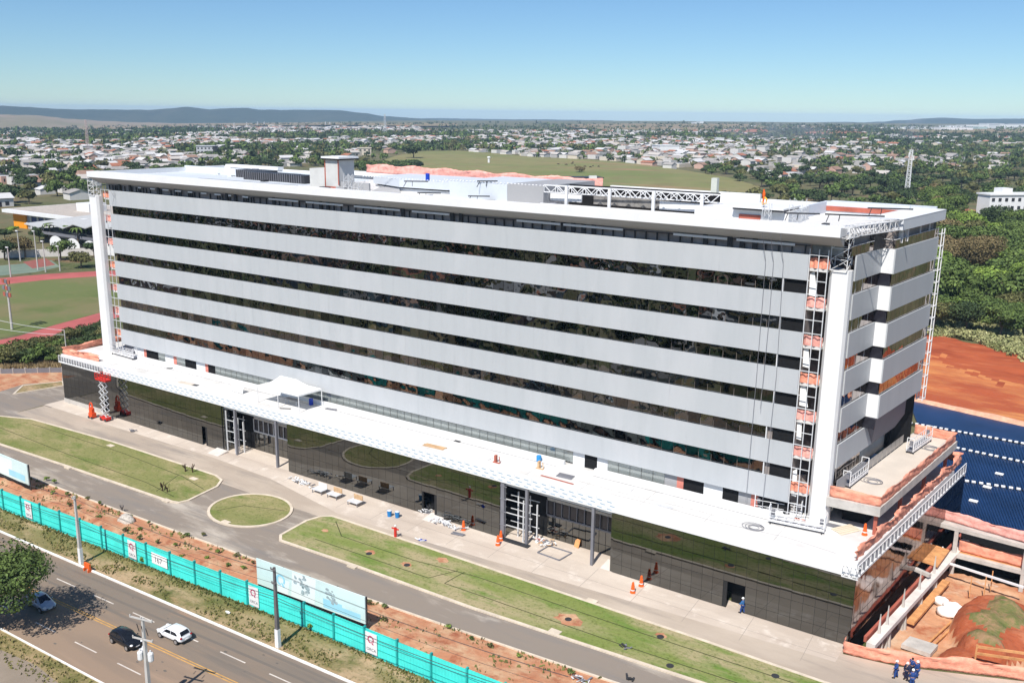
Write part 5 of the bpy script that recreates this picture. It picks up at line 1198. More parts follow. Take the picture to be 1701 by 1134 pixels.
# ================================================================== POLES AND WIRES
CONP = mat('pole_concrete', (0.50, 0.48, 0.45), .85, var=.1); CONPD = mat('dark_pole', (0.14, 0.13, 0.13), .85, var=.15)
def upole(x, y, h, label, m=CONP, base_white=True, arms=((.1, 2.0, 0.0),), lean=0, loc=None):
    o = thing('utility_pole', label, 'utility pole', (x, y, 0), 'utility poles along the avenue')
    q = MB(); q.beam((x, y, 0), (x + lean, y, h), .42, .34, w2=.5); q.build('shaft', m, o)
    if base_white: MB().beam((x, y, 0), (x, y, 1.9), .46, .38, w2=.93).build('painted_base', WHITE, o)
    for dz, w, ang in arms:
        q = MB(); q.beam((x - w / 2, y - ang - .15, h - dz), (x + w / 2, y + ang - .15, h - dz), .1, .12)
        for k in range(3): a = -w / 2 + w * k / 2; q.lathe([(.05, 0), (.07, .08), (.03, .16)], (x + a * .95, y + ang * (k - 1) - .15, h - dz + .05), 6)
        q.build('crossarm', m, o)
    return o
upole(22.4, -39.05, 8.1, 'grey utility pole by the kerb in front of the second poster', m=CONP, arms=((.3, .5, 0),))
upole(53.0, -38.0, 8.25, 'dark utility pole with white base in front of the large billboard', m=CONPD, arms=((.2, .6, 0), (1.6, .5, 0)))
tp = upole(51.85, -51.05, 8.8, 'tall pole with transformers at the bottom edge of the avenue', m=CONP, base_white=False, arms=((.05, 2.3, 0.25), (1.9, 2.0, .25)))
q = MB()
for dx, dy in ((-.45, -.2), (-.62, .2), (.45, .15)): q.lathe([(.2, 0), (.24, .1), (.24, .7), (.18, .8), (.06, .82), (.06, 1.0)], (51.85 + dx, -51.05 + dy, 4.9), 10)
q.build('transformer', WSTEEL, tp)
for k in range(3): MB().beam((51.2 + k * .6, -51.2, 8.1), (51.3 + k * .6, -51.1, 7.4), .05).build('fuse_cutout', DARKM, tp)
WIRE = mat('wire', (0.05, 0.05, 0.05), .7, var=0)
def wire(a, c, sag, label):
    a = Vector(a); c = Vector(c); q = MB(); q.tube([a + (c - a) * (i / 16) + Vector((0, 0, -sag * 4 * (i / 16) * (1 - i / 16))) for i in range(17)], .018, 4); return tag(q.build('power_line', WIRE), label, 'wire', 'wires between the avenue poles')
for k, (h, dy) in enumerate(((7.9, -.2), (7.7, .15), (6.6, 0), (5.3, -.1), (5.1, .1), (4.9, 0))):
    wire((22.4, -39.05 + dy, h), (53, -38 + dy, h), .5, 'thin dark wire strung between the kerbside utility poles')
    wire((-9, -40.1 + dy, h), (22.4, -39.05 + dy, h), .5, 'thin dark wire running left from the grey utility pole')
    wire((53, -38 + dy, h), (84, -36.6 + dy, h), .5, 'thin dark wire running right from the dark utility pole')
# short street items
tb = G(146, 948); o = thing('road_barrier', 'bright orange plastic road barrier at the kerb by the grey pole', 'barrier', (tb.x, tb.y, 0))
q = MB(); q.box(tb.x - .5, tb.x + .5, tb.y - .1, tb.y + .1, .35, .95); q.build('board', ORANGE, o)
for dx in (-.4, .4): MB().box(tb.x + dx - .06, tb.x + dx + .06, tb.y - .25, tb.y + .25, 0, .35).build('leg', ORANGE, o)
tag(MB().blob((*G2(378, 1018), .12), .35, .18, .14, 8, 5, .2).build('litter_bag', TARP), 'white litter bag on the verge below the hoarding', 'litter')
# street lamp poles and masts at the sports ground
def mast(px, pyb, pyt, label, group='tall floodlight poles at the sports ground', head=True, w=.22):
    g = G(px[0], pyb); t = CAM + ray(px[1], pyt) * ((g - CAM).length / ray(px[1], pyt).length); hgt = GY(px[1], pyt, g.y).z
    o = thing('floodlight_pole', label, 'floodlight pole', tuple(g), group)
    MB().tube([(g.x, g.y, 0), (g.x, g.y, hgt)], w, 8, r2=w * .6).build('shaft', CONP, o)
    if head: MB().box(g.x - .6, g.x + .6, g.y - .35, g.y - .05, hgt - .3, hgt).build('lamp_head', WSTEEL, o)
    return o, g, hgt
mast((34, 30), 434, 383, 'floodlight pole left of the courts, nearest the orange school wall')
mast((63, 57), 448, 383, 'floodlight pole in the middle of the green court'); mast((76, 72), 452, 400, 'floodlight pole at the right corner of the green court')
mast((100, 96), 450, 408, 'floodlight pole beside the round tree'); mast((18, 13), 460, 410, 'short floodlight pole at the left end of the courts')
o, g, hgt = mast((20, 11), 547, 464, 'tall floodlight mast with a rack of lamps at the left edge', head=False, w=.3)
q = MB()
for i in range(3):
    for j in range(3): q.box(g.x - 1.6 + i * 1.15, g.x - .7 + i * 1.15, g.y - .3, g.y - .1, hgt - .9 - j * 1.5, hgt - j * 1.5, (j + i) % 2)
q.build('lamp_rack', [SAL, GREYM], o)
o, g, hgt = mast((112, 108), 600, 548, 'concrete pole with wires beside the hedge at left', head=False, w=.14)
for dz in (.1, 1.0):
    for dst in (G(-60, 560 + dz * 14), ):
        q = MB(); e = Vector((dst.x, dst.y, hgt - dz)); a = Vector((g.x, g.y, hgt - dz)); q.tube([a + (e - a) * (i / 10) + Vector((0, 0, -2.0 * 4 * (i / 10) * (1 - i / 10) * .35)) for i in range(11)], .04, 4); tag(q.build('power_line', LTM), 'pale wire running left from the hedge pole', 'wire', 'pale wires by the hedge')

# ================================================================== VEHICLES
GLASSC = mat('car_glass', (0.012, 0.014, 0.018), .08, var=0, spec=.6); TYRE = mat('tyre_rubber', (.02, .02, .02), .8, var=0); RIM = mat('alloy_rim', (.55, .55, .56), .3, metal=.7, var=0)
LAMPW = mat('lamp_lens', (.8, .8, .8), .15, var=0, spec=.6); LAMPR = mat('red_lens', (.35, .01, .01), .25, var=0)
def car(name, label, loc, rz, paint, sedan=False, S=.90):
    "front is +x in local space; built at real size then scaled"
    o = thing(name, label, 'car', (0, 0, 0))
    # stations: x, half width, sill z, belt z
    st = [(-2.02, .55, .42, .72), (-1.95, .76, .30, .88), (-1.6, .84, .22, .97), (-.9, .87, .20, .98), (0, .88, .20, .96), (.75, .87, .20, .95), (1.25, .86, .21, .90), (1.7, .82, .25, .80), (1.95, .70, .32, .66), (2.04, .50, .42, .56)]
    if sedan: st[2] = (-1.6, .84, .22, 1.0); st[1] = (-2.0, .78, .3, .95); st[0] = (-2.1, .6, .42, .8)
    q = MB(); n = len(st)
    for x, w, z0, z1 in st:
        zc = (z0 + z1) / 2
        for y, z in ((-w * .88, z0), (-w, zc - .08), (-w * .99, zc + .14), (-w * .90, z1), (-w * .45, z1 + .035), (w * .45, z1 + .035), (w * .90, z1), (w * .99, zc + .14), (w, zc - .08), (w * .88, z0)): q.v.append((x, y, z))
    k = 10
    for i in range(n - 1):
        for j in range(k): q.f.append((i * k + j, i * k + (j + 1) % k, (i + 1) * k + (j + 1) % k, (i + 1) * k + j)); q.m.append(0)
    q.f.append(tuple(range(k - 1, -1, -1))); q.m.append(0); q.f.append(tuple((n - 1) * k + j for j in range(k))); q.m.append(0)
    body = q.build('body', paint, o, smooth=True); s = body.modifiers.new('s', 'SUBSURF'); s.levels = 1; s.render_levels = 2
    # greenhouse stations: x, half width bottom, half width top, z bottom, z top
    rr = [(-1.88, .70, .66, .90, .96), (-1.55, .78, .66, .93, 1.32), (-1.25, .80, .66, .95, 1.42), (-.4, .82, .66, .95, 1.47), (.25, .82, .66, .94, 1.43), (.62, .80, .66, .93, 1.20), (1.12, .76, .70, .90, .94)]
    if sedan: rr = [(-1.75, .70, .68, .95, 1.0), (-1.25, .78, .64, .95, 1.27), (-.85, .80, .64, .95, 1.41), (-.3, .82, .66, .95, 1.46), (.2, .82, .66, .94, 1.42), (.62, .80, .66, .93, 1.18), (1.15, .76, .70, .90, .94)]
    q = MB()
    for x, wb, wt, zb, zt in rr:
        for y, z in ((-wb, zb), (-(wb * .35 + wt * .65), zb + (zt - zb) * .72), (-wt * .85, zt - .01), (0, zt + .02), (wt * .85, zt - .01), (wb * .35 + wt * .65, zb + (zt - zb) * .72), (wb, zb)): q.v.append((x, y, z))
    k = 7
    for i in range(len(rr) - 1):
        for j in range(k - 1): q.f.append((i * k + j, i * k + j + 1, (i + 1) * k + j + 1, (i + 1) * k + j)); q.m.append(0)
    rf = q.build('roof', paint, o, smooth=True)
    def pane(pts, nm='window'):
        q = MB(); q.q(pts); g_ = q.build(nm, GLASSC, o); so = g_.modifiers.new('t', 'SOLIDIFY'); so.thickness = .012
    for sg in (-1, 1):
        def sp(x, f):                                     # a point on the greenhouse flank
            for a, c in zip(rr, rr[1:]):
                if a[0] <= x <= c[0]:
                    t = (x - a[0]) / (c[0] - a[0]); wb, wt, zb, zt = [a[i] + (c[i] - a[i]) * t for i in range(1, 5)]; y1 = wb; y2 = wb * .35 + wt * .65; return (x, sg * (y1 + (y2 - y1) * f / .72 + .015), zb + (zt - zb) * f)
        a_, b_, c_, d_ = (-.42, .22, .70, -1.30)
        P_ = lambda l: [sp(*v) for v in l]
        pane(P_([(-.40, .10), (.72, .12), (.58, .50), (.22, .74), (-.40, .74)])); pane(P_([(-1.42, .14), (-.48, .10), (-.48, .74), (-1.15, .74), (-1.4, .5)]))
        q = MB(); q.blob((.72, sg * .93, .98), .10, .08, .07, 8, 5); q.build('mirror', paint, o)
        q = MB()
        q.tube([(1.27, sg * .66, .33), (1.27, sg * .885, .33)], .33, 18); w_ = q.build('wheel', TYRE, o); MB().tube([(1.27, sg * .88, .33), (1.27, sg * .90, .33)], .21, 14).build('rim', RIM, w_)
        q = MB(); q.tube([(-1.28, sg * .66, .33), (-1.28, sg * .885, .33)], .33, 18); w_ = q.build('wheel', TYRE, o); MB().tube([(-1.28, sg * .88, .33), (-1.28, sg * .90, .33)], .21, 14).build('rim', RIM, w_)
        q = MB(); q.blob((1.82, sg * .60, .70), .18, .17, .09, 10, 6); q.build('headlight', LAMPW, o)
        q = MB(); q.blob((-1.93, sg * .64, .82), .10, .16, .10, 10, 6); q.build('tail_light', LAMPR, o)
    pane([(1.10, -.62, .965), (1.10, .62, .965), (.60, .52, 1.245), (.28, .48, 1.44), (.28, -.48, 1.44), (.60, -.52, 1.245)], 'windscreen')
    if sedan: pane([(-1.68, .58, 1.04), (-1.68, -.58, 1.04), (-1.24, -.52, 1.31), (-.95, -.50, 1.41), (-.95, .50, 1.41), (-1.24, .52, 1.31)], 'rear_window')
    else: pane([(-1.86, .56, 1.0), (-1.86, -.56, 1.0), (-1.56, -.50, 1.36), (-1.56, .50, 1.36)], 'rear_window')
    MB().box(2.0, 2.05, -.22, .22, .42, .52).build('number_plate', WHITE, o); MB().box(-2.08, -2.0, -.22, .22, .50, .60).build('number_plate', WHITE, o)
    MB().box(1.93, 2.03, -.45, .45, .44, .56).build('grille', DARKM, o); MB().box(-2.0, -1.9, -.6, .6, .3, .42).build('bumper_trim', DARKM, o)
    o.location = (loc[0], loc[1], 0); o.rotation_euler = (0, 0, rz); o.scale = (S, S, S); return o
PW = mat('white_car_paint', (.80, .81, .82), .25, var=0, spec=.6); PB = mat('black_car_paint', (.010, .011, .014), .18, var=0, spec=.6); PS = mat('silver_car_paint', (.50, .54, .60), .3, metal=.3, var=0, spec=.6)
g1 = G(287, 1060); car('passenger_car', 'white hatchback driving away to the left on the avenue', (g1.x, g1.y + .2), R(182), PW)
g2 = G(207, 1070); car('passenger_car', 'black hatchback driving to the right on the avenue', (g2.x, g2.y + .2), R(0), PB)
g3 = G(66, 1008); car('passenger_car', 'silver blue sedan in the tree shade at the left edge', (g3.x, g3.y + .2), R(-2), PS, sedan=True)

# ================================================================== PEOPLE
SKIN = mat('skin', (.42, .25, .17), .6, var=.03); NAVY = mat('blue_overall', (.02, .06, .22), .8, var=.15, scale=6); NAVYD = mat('dark_trousers', (.02, .025, .06), .8, var=.1); HELM = mat('white_helmet', (.8, .8, .78), .4, var=0); BOOT = mat('boots', (.03, .025, .02), .7, var=0); HAIR = mat('dark_hair', (.02, .015, .01), .8, var=0)
def skin_chain(name, verts, edges, radii, m, parent, root=0):
    me = bpy.data.meshes.new(name); me.from_pydata(verts, edges, []); me.materials.append(m)
    o = bpy.data.objects.new(name, me); col.objects.link(o); o.parent = parent
    sk = o.modifiers.new('skin', 'SKIN'); sk.use_smooth_shade = True
    if not me.skin_vertices: me.skin_vertices.new()
    for v, r_ in zip(me.skin_vertices[0].data, radii): v.radius = (r_ if isinstance(r_, tuple) else (r_, r_)); v.use_root = False
    me.skin_vertices[0].data[root].use_root = True
    sb = o.modifiers.new('sub', 'SUBSURF'); sb.levels = 1; sb.render_levels = 1
    return o
def person(label, loc, rz, top, legs, helmet=True, pose=0, scale=1.0):
    o = thing('person', label, 'person', (0, 0, 0), None)
    st = {0: (.10, 0, .02), 1: (.16, .25, .3), 2: (.06, -.1, .55)}[pose]; sp, stride, arm = st
    J = {'pel': (0, 0, .95), 'chest': (.02, 0, 1.28), 'neck': (.02, 0, 1.47), 'head': (.04, 0, 1.60), 'crown': (.03, 0, 1.72)}
    V = []; E_ = []; Rr = []; ix = {}
    def add(k, p, r_, par=None):
        ix[k] = len(V); V.append(p); Rr.append(r_)
        if par is not None: E_.append((ix[par], ix[k]))
    add('pel', J['pel'], (.15, .11)); add('waist', (0, 0, 1.10), (.135, .10), 'pel'); add('chest', J['chest'], (.16, .12), 'waist'); add('neck', J['neck'], .055, 'chest'); add('jaw', (.04, 0, 1.54), .075, 'neck'); add('head', (.03, 0, 1.63), .095, 'jaw'); add('crown', (.02, 0, 1.71), .06, 'head')
    add('nose', (.135, 0, 1.60), .018, 'head')
    C_ = []; CE = []; CR_ = []
    for sg in (-1, 1):
        k = str(sg); a = arm * (1 if sg > 0 else .4)
        add('sh' + k, (0, sg * .19, 1.40), .062, 'chest'); add('el' + k, (.03 + a * .25, sg * (.24 + .04 * pose), 1.13), .048, 'sh' + k); add('wr' + k, (.08 + a * .75, sg * (.25 - .06 * pose), .92 + a * .35), .034, 'el' + k)
        wx, wy, wz = V[ix['wr' + k]]; add('pm' + k, (wx + .02, wy, wz - .07), (.036, .02), 'wr' + k)
        for f in range(4):
            yy = wy + (f - 1.5) * .020; ln = (.065, .078, .074, .058)[f]
            add('f%d' % f + k, (wx + .03, yy, wz - .11), .010, 'pm' + k); add('g%d' % f + k, (wx + .045, yy, wz - .11 - ln * .6), .009, 'f%d' % f + k); add('h%d' % f + k, (wx + .04, yy, wz - .11 - ln), .007, 'g%d' % f + k)
        add('th' + k, (wx + .055, wy, wz - .07), .011, 'pm' + k); add('ti' + k, (wx + .075, wy, wz - .105), .009, 'th' + k)
        sx = stride * sg * .6
        add('hip' + k, (0, sg * .09, .88), .105, 'pel'); add('kn' + k, (.03 + sx * .6, sg * .10, .50), .068, 'hip' + k); add('an' + k, (sx, sg * (.09 + sp * .3), .10), .045, 'kn' + k); add('to' + k, (sx + .16, sg * (.10 + sp * .3), .04), .04, 'an' + k)
    skin_chain('body', V, E_, Rr, SKIN, o)
    def sub(nm, keys, m, grow, root):
        mp = {ix[k]: i for i, k in enumerate(keys)}; vs = [V[ix[k]] for k in keys]; es = [(mp[a], mp[b2]) for a, b2 in E_ if a in mp and b2 in mp]
        rs_ = [tuple(v + grow for v in (Rr[ix[k]] if isinstance(Rr[ix[k]], tuple) else (Rr[ix[k]],) * 2)) for k in keys]
        return skin_chain(nm, vs, es, rs_, m, o, keys.index(root))
    sub('jacket', ['pel', 'waist', 'chest', 'sh-1', 'el-1', 'wr-1', 'sh1', 'el1', 'wr1'], top, .045, 'chest')
    sub('trousers', ['pel', 'hip-1', 'kn-1', 'an-1', 'hip1', 'kn1', 'an1'], legs, .035, 'pel')
    for sg in ('-1', '1'):
        a = V[ix['an' + sg]]; t = V[ix['to' + sg]]; MB().beam((a[0] - .06, a[1], .06), (t[0] + .05, t[1], .05), .10, .12).build('boot', BOOT, o)
    if helmet: q = MB(); q.lathe([(.135, 0), (.125, .02), (.12, .07), (.095, .12), (.05, .15), (.01, .16)], (.03, 0, 1.66), 14); q.box(.12, .19, -.07, .07, 1.66, 1.675); q.build('helmet', HELM, o)
    else: MB().blob((.01, 0, 1.66), .11, .105, .10, 10, 7).build('hair', HAIR, o)
    o.location = (loc[0], loc[1], loc[2] if len(loc) > 2 else 0); o.rotation_euler = (0, 0, rz); o.scale = (scale,) * 3; return o
def at0(px, py): return G2(px, py)
person('worker in blue overalls and white helmet walking alone left of the group', at0(1488, 1125), R(200), NAVY, NAVY, pose=1)
person('worker with a white helmet and very dark clothes in the group', at0(1505, 1128), R(250), NAVYD, NAVYD, pose=0)
person('bareheaded worker at the back of the group in dark blue', at0(1513, 1120), R(60), NAVY, NAVYD, helmet=False, pose=2)
person('worker in blue with a white helmet at the right of the group', at0(1522, 1126), R(150), NAVY, NAVY, pose=0)
person('worker in blue with a white helmet at the front of the group', at0(1514, 1140), R(110), NAVY, NAVY, pose=0)
person('worker in a blue shirt and white helmet at the open right doorway', at0(1233, 1018), R(170), mat('light_blue_shirt', (.03, .15, .38), .8, var=.1), NAVY, pose=1)

# ================================================================== THINGS ON THE APRON
def drum(px, py, label, z=0, s_=.82):
    c = G(px, py, z); o = thing('traffic_drum', label, 'traffic drum', (c.x, c.y, z), 'orange traffic drums')
    MB().lathe([(.36 * s_, 0), (.36 * s_, .12), (.27 * s_, .14), (.27 * s_, .5), (.22 * s_, .52), (.22 * s_, .85), (.17 * s_, .87), (.16 * s_, 1.15), (.08, 1.25)], (c.x, c.y, z), 12).build('body', ORANGE, o)
    MB().lathe([(.275 * s_, .30), (.275 * s_, .42)], (c.x, c.y, z), 12).build('reflective_band', WHITE, o); return o
drum(1051, 984, 'front orange traffic drum of the pair on the right apron'); drum(1065, 973, 'rear orange traffic drum of the pair, nearer the glass')
drum(827, 905, 'orange drum nearest the second portico pier'); drum(832, 897, 'orange drum close behind the one at the second portico pier'); drum(770, 880, 'single orange drum by the glass left of the second portico')
drum(1436, 888, 'orange drum under the raised terrace on the podium roof', TER)
c = G(657, 893); o = thing('safety_sign', 'red dressed signalling post on the apron kerb', 'sign', (c.x, c.y, 0)); q = MB(); q.box(c.x - .14, c.x + .14, c.y - .1, c.y + .1, 0, 1.35); q.build('post', RED, o); MB().box(c.x - .55, c.x + .5, c.y - .05, c.y + .05, 1.1, 1.25).build('arm', RED, o); MB().blob((c.x, c.y, 1.55), .14, .14, .16, 8, 6).build('cap', WHITE, o)
for px, py, lb in ((647, 857, 'left blue bin of the pair on the apron'), (660, 859, 'right blue bin of the pair on the apron')):
    c = G(px, py); o = thing('waste_bin', lb, 'bin', (c.x, c.y, 0)); MB().lathe([(.26, 0), (.32, .75), (.34, .8)], (c.x, c.y, 0), 12).build('body', mat('bin_blue', (.02, .20, .50), .5, var=.05), o); MB().lathe([(.33, .8), (.2, .86)], (c.x, c.y, 0), 12).build('lid', LTM, o)
def table(px, py, label, topm):
    c = G(px, py); o = thing('work_bench', label, 'bench', (c.x, c.y, 0), 'carpentry benches on the apron'); MB().box(c.x - .9, c.x + .9, c.y - .6, c.y + .6, .5, .58).build('top', LTM, o)
    for dx in (-.8, .8):
        for dy in (-.5, .5): MB().box(c.x + dx - .04, c.x + dx + .04, c.y + dy - .04, c.y + dy + .04, 0, .5).build('leg', GREYM, o)
    MB().box(c.x - .6, c.x + .9, c.y + .45, c.y + .52, .58, 1.25).build('back_board', topm, o)
table(531, 818, 'leftmost low bench on the apron with a pale board', WSTEEL); table(556, 826, 'middle low bench on the apron with an orange board', WOOD); table(590, 838, 'rightmost low bench on the apron with a wide timber board', WOOD)
def rubble(px, py, w, d, n, label, name='scrap_heap', ms=(LTM, GREYM, WSTEEL), hh=.35, seed=0, cat='scrap'):
    c = G(px, py); rg_ = random.Random(seed); q = MB()
    for k in range(n):
        x = c.x + rg_.gauss(0, w / 3); y = c.y + rg_.gauss(0, d / 3); a = rg_.uniform(0, 3.14); L = rg_.uniform(.2, .8); z = rg_.uniform(.03, hh)
        q.beam((x, y, z), (x + L * math.cos(a), y + L * math.sin(a), z + rg_.uniform(0, .2)), rg_.uniform(.05, .2), rg_.uniform(.03, .12), mi=rg_.randrange(len(ms)))
    return tag(q.build(name, list(ms)), label, cat)
rubble(498, 803, 3.2, .8, 46, 'row of grey scrap along the glass left of the benches', seed=1)
rubble(705, 850, 1.6, 1.0, 40, 'bicycles and grey scrap heaped by the middle doorway', seed=2, ms=(GREYM, DARKM, WSTEEL), hh=.6)
rubble(738, 872, 3.4, .9, 50, 'strewn steel offcuts right of the middle doorway', seed=3)
rubble(905, 905, 2.0, 1.0, 34, 'timber and steel scraps in front of the second portico', seed=4, ms=(WOOD, GREYM, WSTEEL))
rubble(930, 888, 2.8, .9, 46, 'dark machinery heap against the second portico wall', seed=5, ms=(GREYM, DARKM, LTM), hh=.9)
rubble(893, 900, .8, .6, 18, 'small reddish pile beside the second portico pillar', seed=6, ms=(NETP, WSTEEL), hh=.5)
rubble(1000, 916, 1.2, 1.0, 20, 'black tangled pile beside the right portico pillar', seed=7, ms=(DARKM, GREYM), hh=.9)
rubble(697, 898, .6, .3, 8, 'small blue and white pile at the lawn edge', seed=8, ms=(BLUEP, WSTEEL), hh=.15)
rubble(265, 710, .8, .4, 10, 'dark rags on the pavement by the left glass wall', seed=9, ms=(DARKM, GREYM), hh=.2)
rubble(219, 717, .7, .4, 10, 'small dark heap on the pavement right of the scissor lift', seed=10, ms=(DARKM, GREYM), hh=.2)
rubble(968, 1135, 1.2, .5, 16, 'grey debris on the earth bank at the bottom edge', seed=11, ms=(LTM, GREYM, SAL))
rubble(1046, 1130, .4, .3, 6, 'dark lump on the bank at the bottom edge', seed=12, ms=(DARKM,), hh=.3)
rubble(1040, 1078, .6, .4, 8, 'small dark object lying on the greener lawn', seed=13, ms=(DARKM, GREYM), hh=.2)
c = [Vector((*G2(*p), .08)) for p in ((912, 907), (950, 919), (929, 931), (893, 918))]; q = MB()
for a, b2 in zip(c, c[1:] + c[:1]): q.beam(a, b2, .14, .12)
tag(q.build('welded_square', GREYM), 'square steel frame lying on the apron by the second portico', 'frame')
c = G(957, 909); tag(MB().beam((c.x, c.y, 0), (c.x + .1, c.y + .3, 1.0), .75, .06).build('leaning_board', FORM), 'orange board leaning near the second portico back wall', 'board')
c = G(860, 903); tag(MB().box(c.x - 2.1, c.x + 1.6, c.y - .35, c.y + .35, .01, .16).build('steel_plate', DARKM), 'dark plate on the ground beside the second portico pier', 'plate')
c = G(760, 888); q = MB(); q.beam((c.x - .8, c.y - .2, .1), (c.x + .8, c.y + .1, .1), .25, .08); q.beam((c.x - .8, c.y + .1, .18), (c.x + .9, c.y + .3, .18), .2, .06); tag(q.build('steel_sections', GREYM), 'short steel sections lying below the single orange drum', 'steel')
# ramp slabs before openings
for px, py, lb, w in ((362, 752, 'pale ramp at the left portico', 2.4), (721, 862, 'pale ramp at the middle doorway', 2.2), (1018, 942, 'white sloped cover beside the right portico pillar', 2.2)):
    c = G(px, py); q = MB(); q.v = [(c.x - w / 2, c.y - 1.0, .02), (c.x + w / 2, c.y - 1.0, .02), (c.x + w / 2, c.y + .9, .35), (c.x - w / 2, c.y + .9, .35), (c.x - w / 2, c.y + .9, 0), (c.x + w / 2, c.y + .9, 0)]; q.f = [(0, 1, 2, 3), (3, 2, 5, 4), (0, 3, 4), (1, 5, 2)]; q.m = [0] * 4; tag(q.build('ramp', mat('pale_ramp', (.66, .60, .54), .9, var=.08)), lb, 'ramp')
# manholes
for k, (px, py) in enumerate(((613, 919), (676, 938), (944, 1028), (1097, 1057), (1113, 1105), (1288, 1122))):
    c = G(px, py, .1); o = tag(MB().lathe([(.36, 0), (.36, .03), (.3, .04)], (c.x, c.y, .10), 16).build('manhole_cover', DARKM), 'round dark manhole cover set in the greener lawn', 'manhole cover', 'manhole covers in the lawn')
for k, (px, py) in enumerate(((114, 777), (277, 832), (375, 868), (586, 941), (922, 1050), (983, 999), (184, 741), (322, 796))):
    c = G(px, py); tag(MB().box(c.x - .6, c.x + .6, c.y - .35, c.y + .35, .0, .165).build('drain_inlet', KERB), 'pale concrete drain inlet set in the lawn kerb', 'drain inlet', 'drain inlets in the kerbs')
# young palms / stumps with dark fronds on the lawn
for k, (px, py, lb) in enumerate(((270, 816, 'left dark stump at the near end of the left lawn'), (278, 818, 'right dark stump at the near end of the left lawn'), (308, 784, 'dark twiggy stump by the far kerb of the left lawn, left one'), (320, 785, 'dark twiggy stump by the far kerb of the left lawn, right one'))):
    c = G(px, py); o = thing('dead_sapling', lb, 'sapling', (c.x, c.y, .1)); rg_ = random.Random(k); MB().tube([(c.x, c.y, .1), (c.x + .05, c.y, .7)], .09, 6).build('trunk', mat('bark_dark', (.06, .035, .02), .9, var=.1), o); q = MB()
    for j in range(7): a = rg_.uniform(0, 6.28); q.beam((c.x, c.y, .5), (c.x + .4 * math.cos(a), c.y + .4 * math.sin(a), .9 + rg_.uniform(0, .5)), .09, .03)
    q.build('twigs', mat('bark_dark', (.06, .035, .02), .9), o)
# pale gravel heap on the bank
c = G(210, 866); tag(MB().blob((c.x, c.y, .1), 1.3, .8, .85, 12, 8, .12, random.Random(2)).build('gravel_heap', mat('pale_gravel', (.55, .50, .44), .95, var=.25, scale=4, bump=.6), smooth=True), 'pale gravel heap on the earth bank behind the hoarding', 'gravel heap')
q = MB(); c = G(203, 850)
for j in range(9): a = j * .7; q.beam((c.x, c.y, .2), (c.x + .35 * math.cos(a), c.y + .2 * math.sin(a), .9), .05)
tag(q.build('dry_branch', CONPD), 'dark bare branch on top of the gravel heap', 'branch')

# ================================================================== VEGETATION
BARK = mat('bark', (0.16, 0.12, 0.09), .95, var=.15)
LEAF = [mat('leaf_mid', (0.125, 0.175, 0.042), .75, c2=(0.060, 0.098, 0.026), scale=.25, island=.42, spec=.25),
        mat('leaf_bright', (0.200, 0.275, 0.050), .75, c2=(0.110, 0.180, 0.032), scale=.25, island=.42, spec=.25),
        mat('leaf_dark', (0.058, 0.086, 0.032), .8, c2=(0.034, 0.056, 0.022), scale=.25, island=.42, spec=.2),
        mat('leaf_brown', (0.210, 0.160, 0.080), .85, c2=(0.135, 0.110, 0.050), scale=.25, island=.35, spec=.15),
        mat('leaf_olive', (0.150, 0.145, 0.055), .8, c2=(0.090, 0.095, 0.034), scale=.25, island=.4, spec=.2),
        mat('leaf_straw', (0.30, 0.27, 0.13), .9, c2=(0.20, 0.20, 0.09), scale=.25, island=.35, spec=.1)]
def crown_mb(q, c, R_, Hc, n, ls, rg_, lobes=9, mi=0, flat=.9):
    L_ = []
    for k in range(lobes):
        a = rg_.uniform(0, 6.283); d = rg_.uniform(.15, .72) * R_; L_.append((c[0] + d * math.cos(a), c[1] + d * math.sin(a), c[2] + rg_.uniform(-.35, .55) * Hc, rg_.uniform(.34, .58) * R_))
    L_.append((c[0], c[1], c[2] + .1 * Hc, .62 * R_))
    for k in range(n):
        x, y, z, r_ = L_[rg_.randrange(len(L_))]
        u = rg_.uniform(-1, 1); t = rg_.uniform(0, 6.283); s_ = math.sqrt(1 - u * u); rr = r_ * rg_.uniform(.72, 1.06)
        p = Vector((x + rr * s_ * math.cos(t), y + rr * s_ * math.sin(t), z + rr * u * flat * Hc / R_ * .95))
        nn = Vector((s_ * math.cos(t), s_ * math.sin(t), u)) + Vector((rg_.uniform(-.7, .7), rg_.uniform(-.7, .7), rg_.uniform(-.4, .9))); nn.normalize()
        a = nn.cross(Vector((0, 0, 1)) if abs(nn.z) < .9 else Vector((1, 0, 0))).normalized(); b2 = nn.cross(a); w = ls * rg_.uniform(.6, 1.3)
        th = rg_.uniform(0, 3.14); a, b2 = a * math.cos(th) + b2 * math.sin(th), b2 * math.cos(th) - a * math.sin(th)
        q.q([tuple(p - a * w), tuple(p + b2 * w * .6), tuple(p + a * w), tuple(p - b2 * w * .6)], mi)
    return L_
def tree_proto(R_, H_, n, ls, leaf, seed, lobes=9, label=None, name='tree', trunk_h=None):
    rg_ = random.Random(seed); o = thing(name, label or 'tree', 'tree', (0, 0, 0)); Hc = (H_ * .74) / 2; cz = H_ - Hc
    q = MB(); L_ = crown_mb(q, (0, 0, cz), R_, Hc, n, ls, rg_, lobes)
    crown = q.build('crown', leaf, o)
    q = MB(); q.tube([(0, 0, -.3), (.1, .05, cz * .5), (0, 0, cz)], R_ * .07, 6, r2=R_ * .035)
    for x, y, z, r_ in L_[:5]: q.tube([(0, 0, cz * .55), (x * .5, y * .5, (cz * .55 + z) / 2), (x, y, z)], R_ * .03, 5, r2=R_ * .012)
    q.build('trunk', BARK, o); return o
hidden_roof = [(147, 284), (330, 272), (520, 262), (600, 290), (905, 292), (1000, 312), (1200, 332), (1555, 341)]
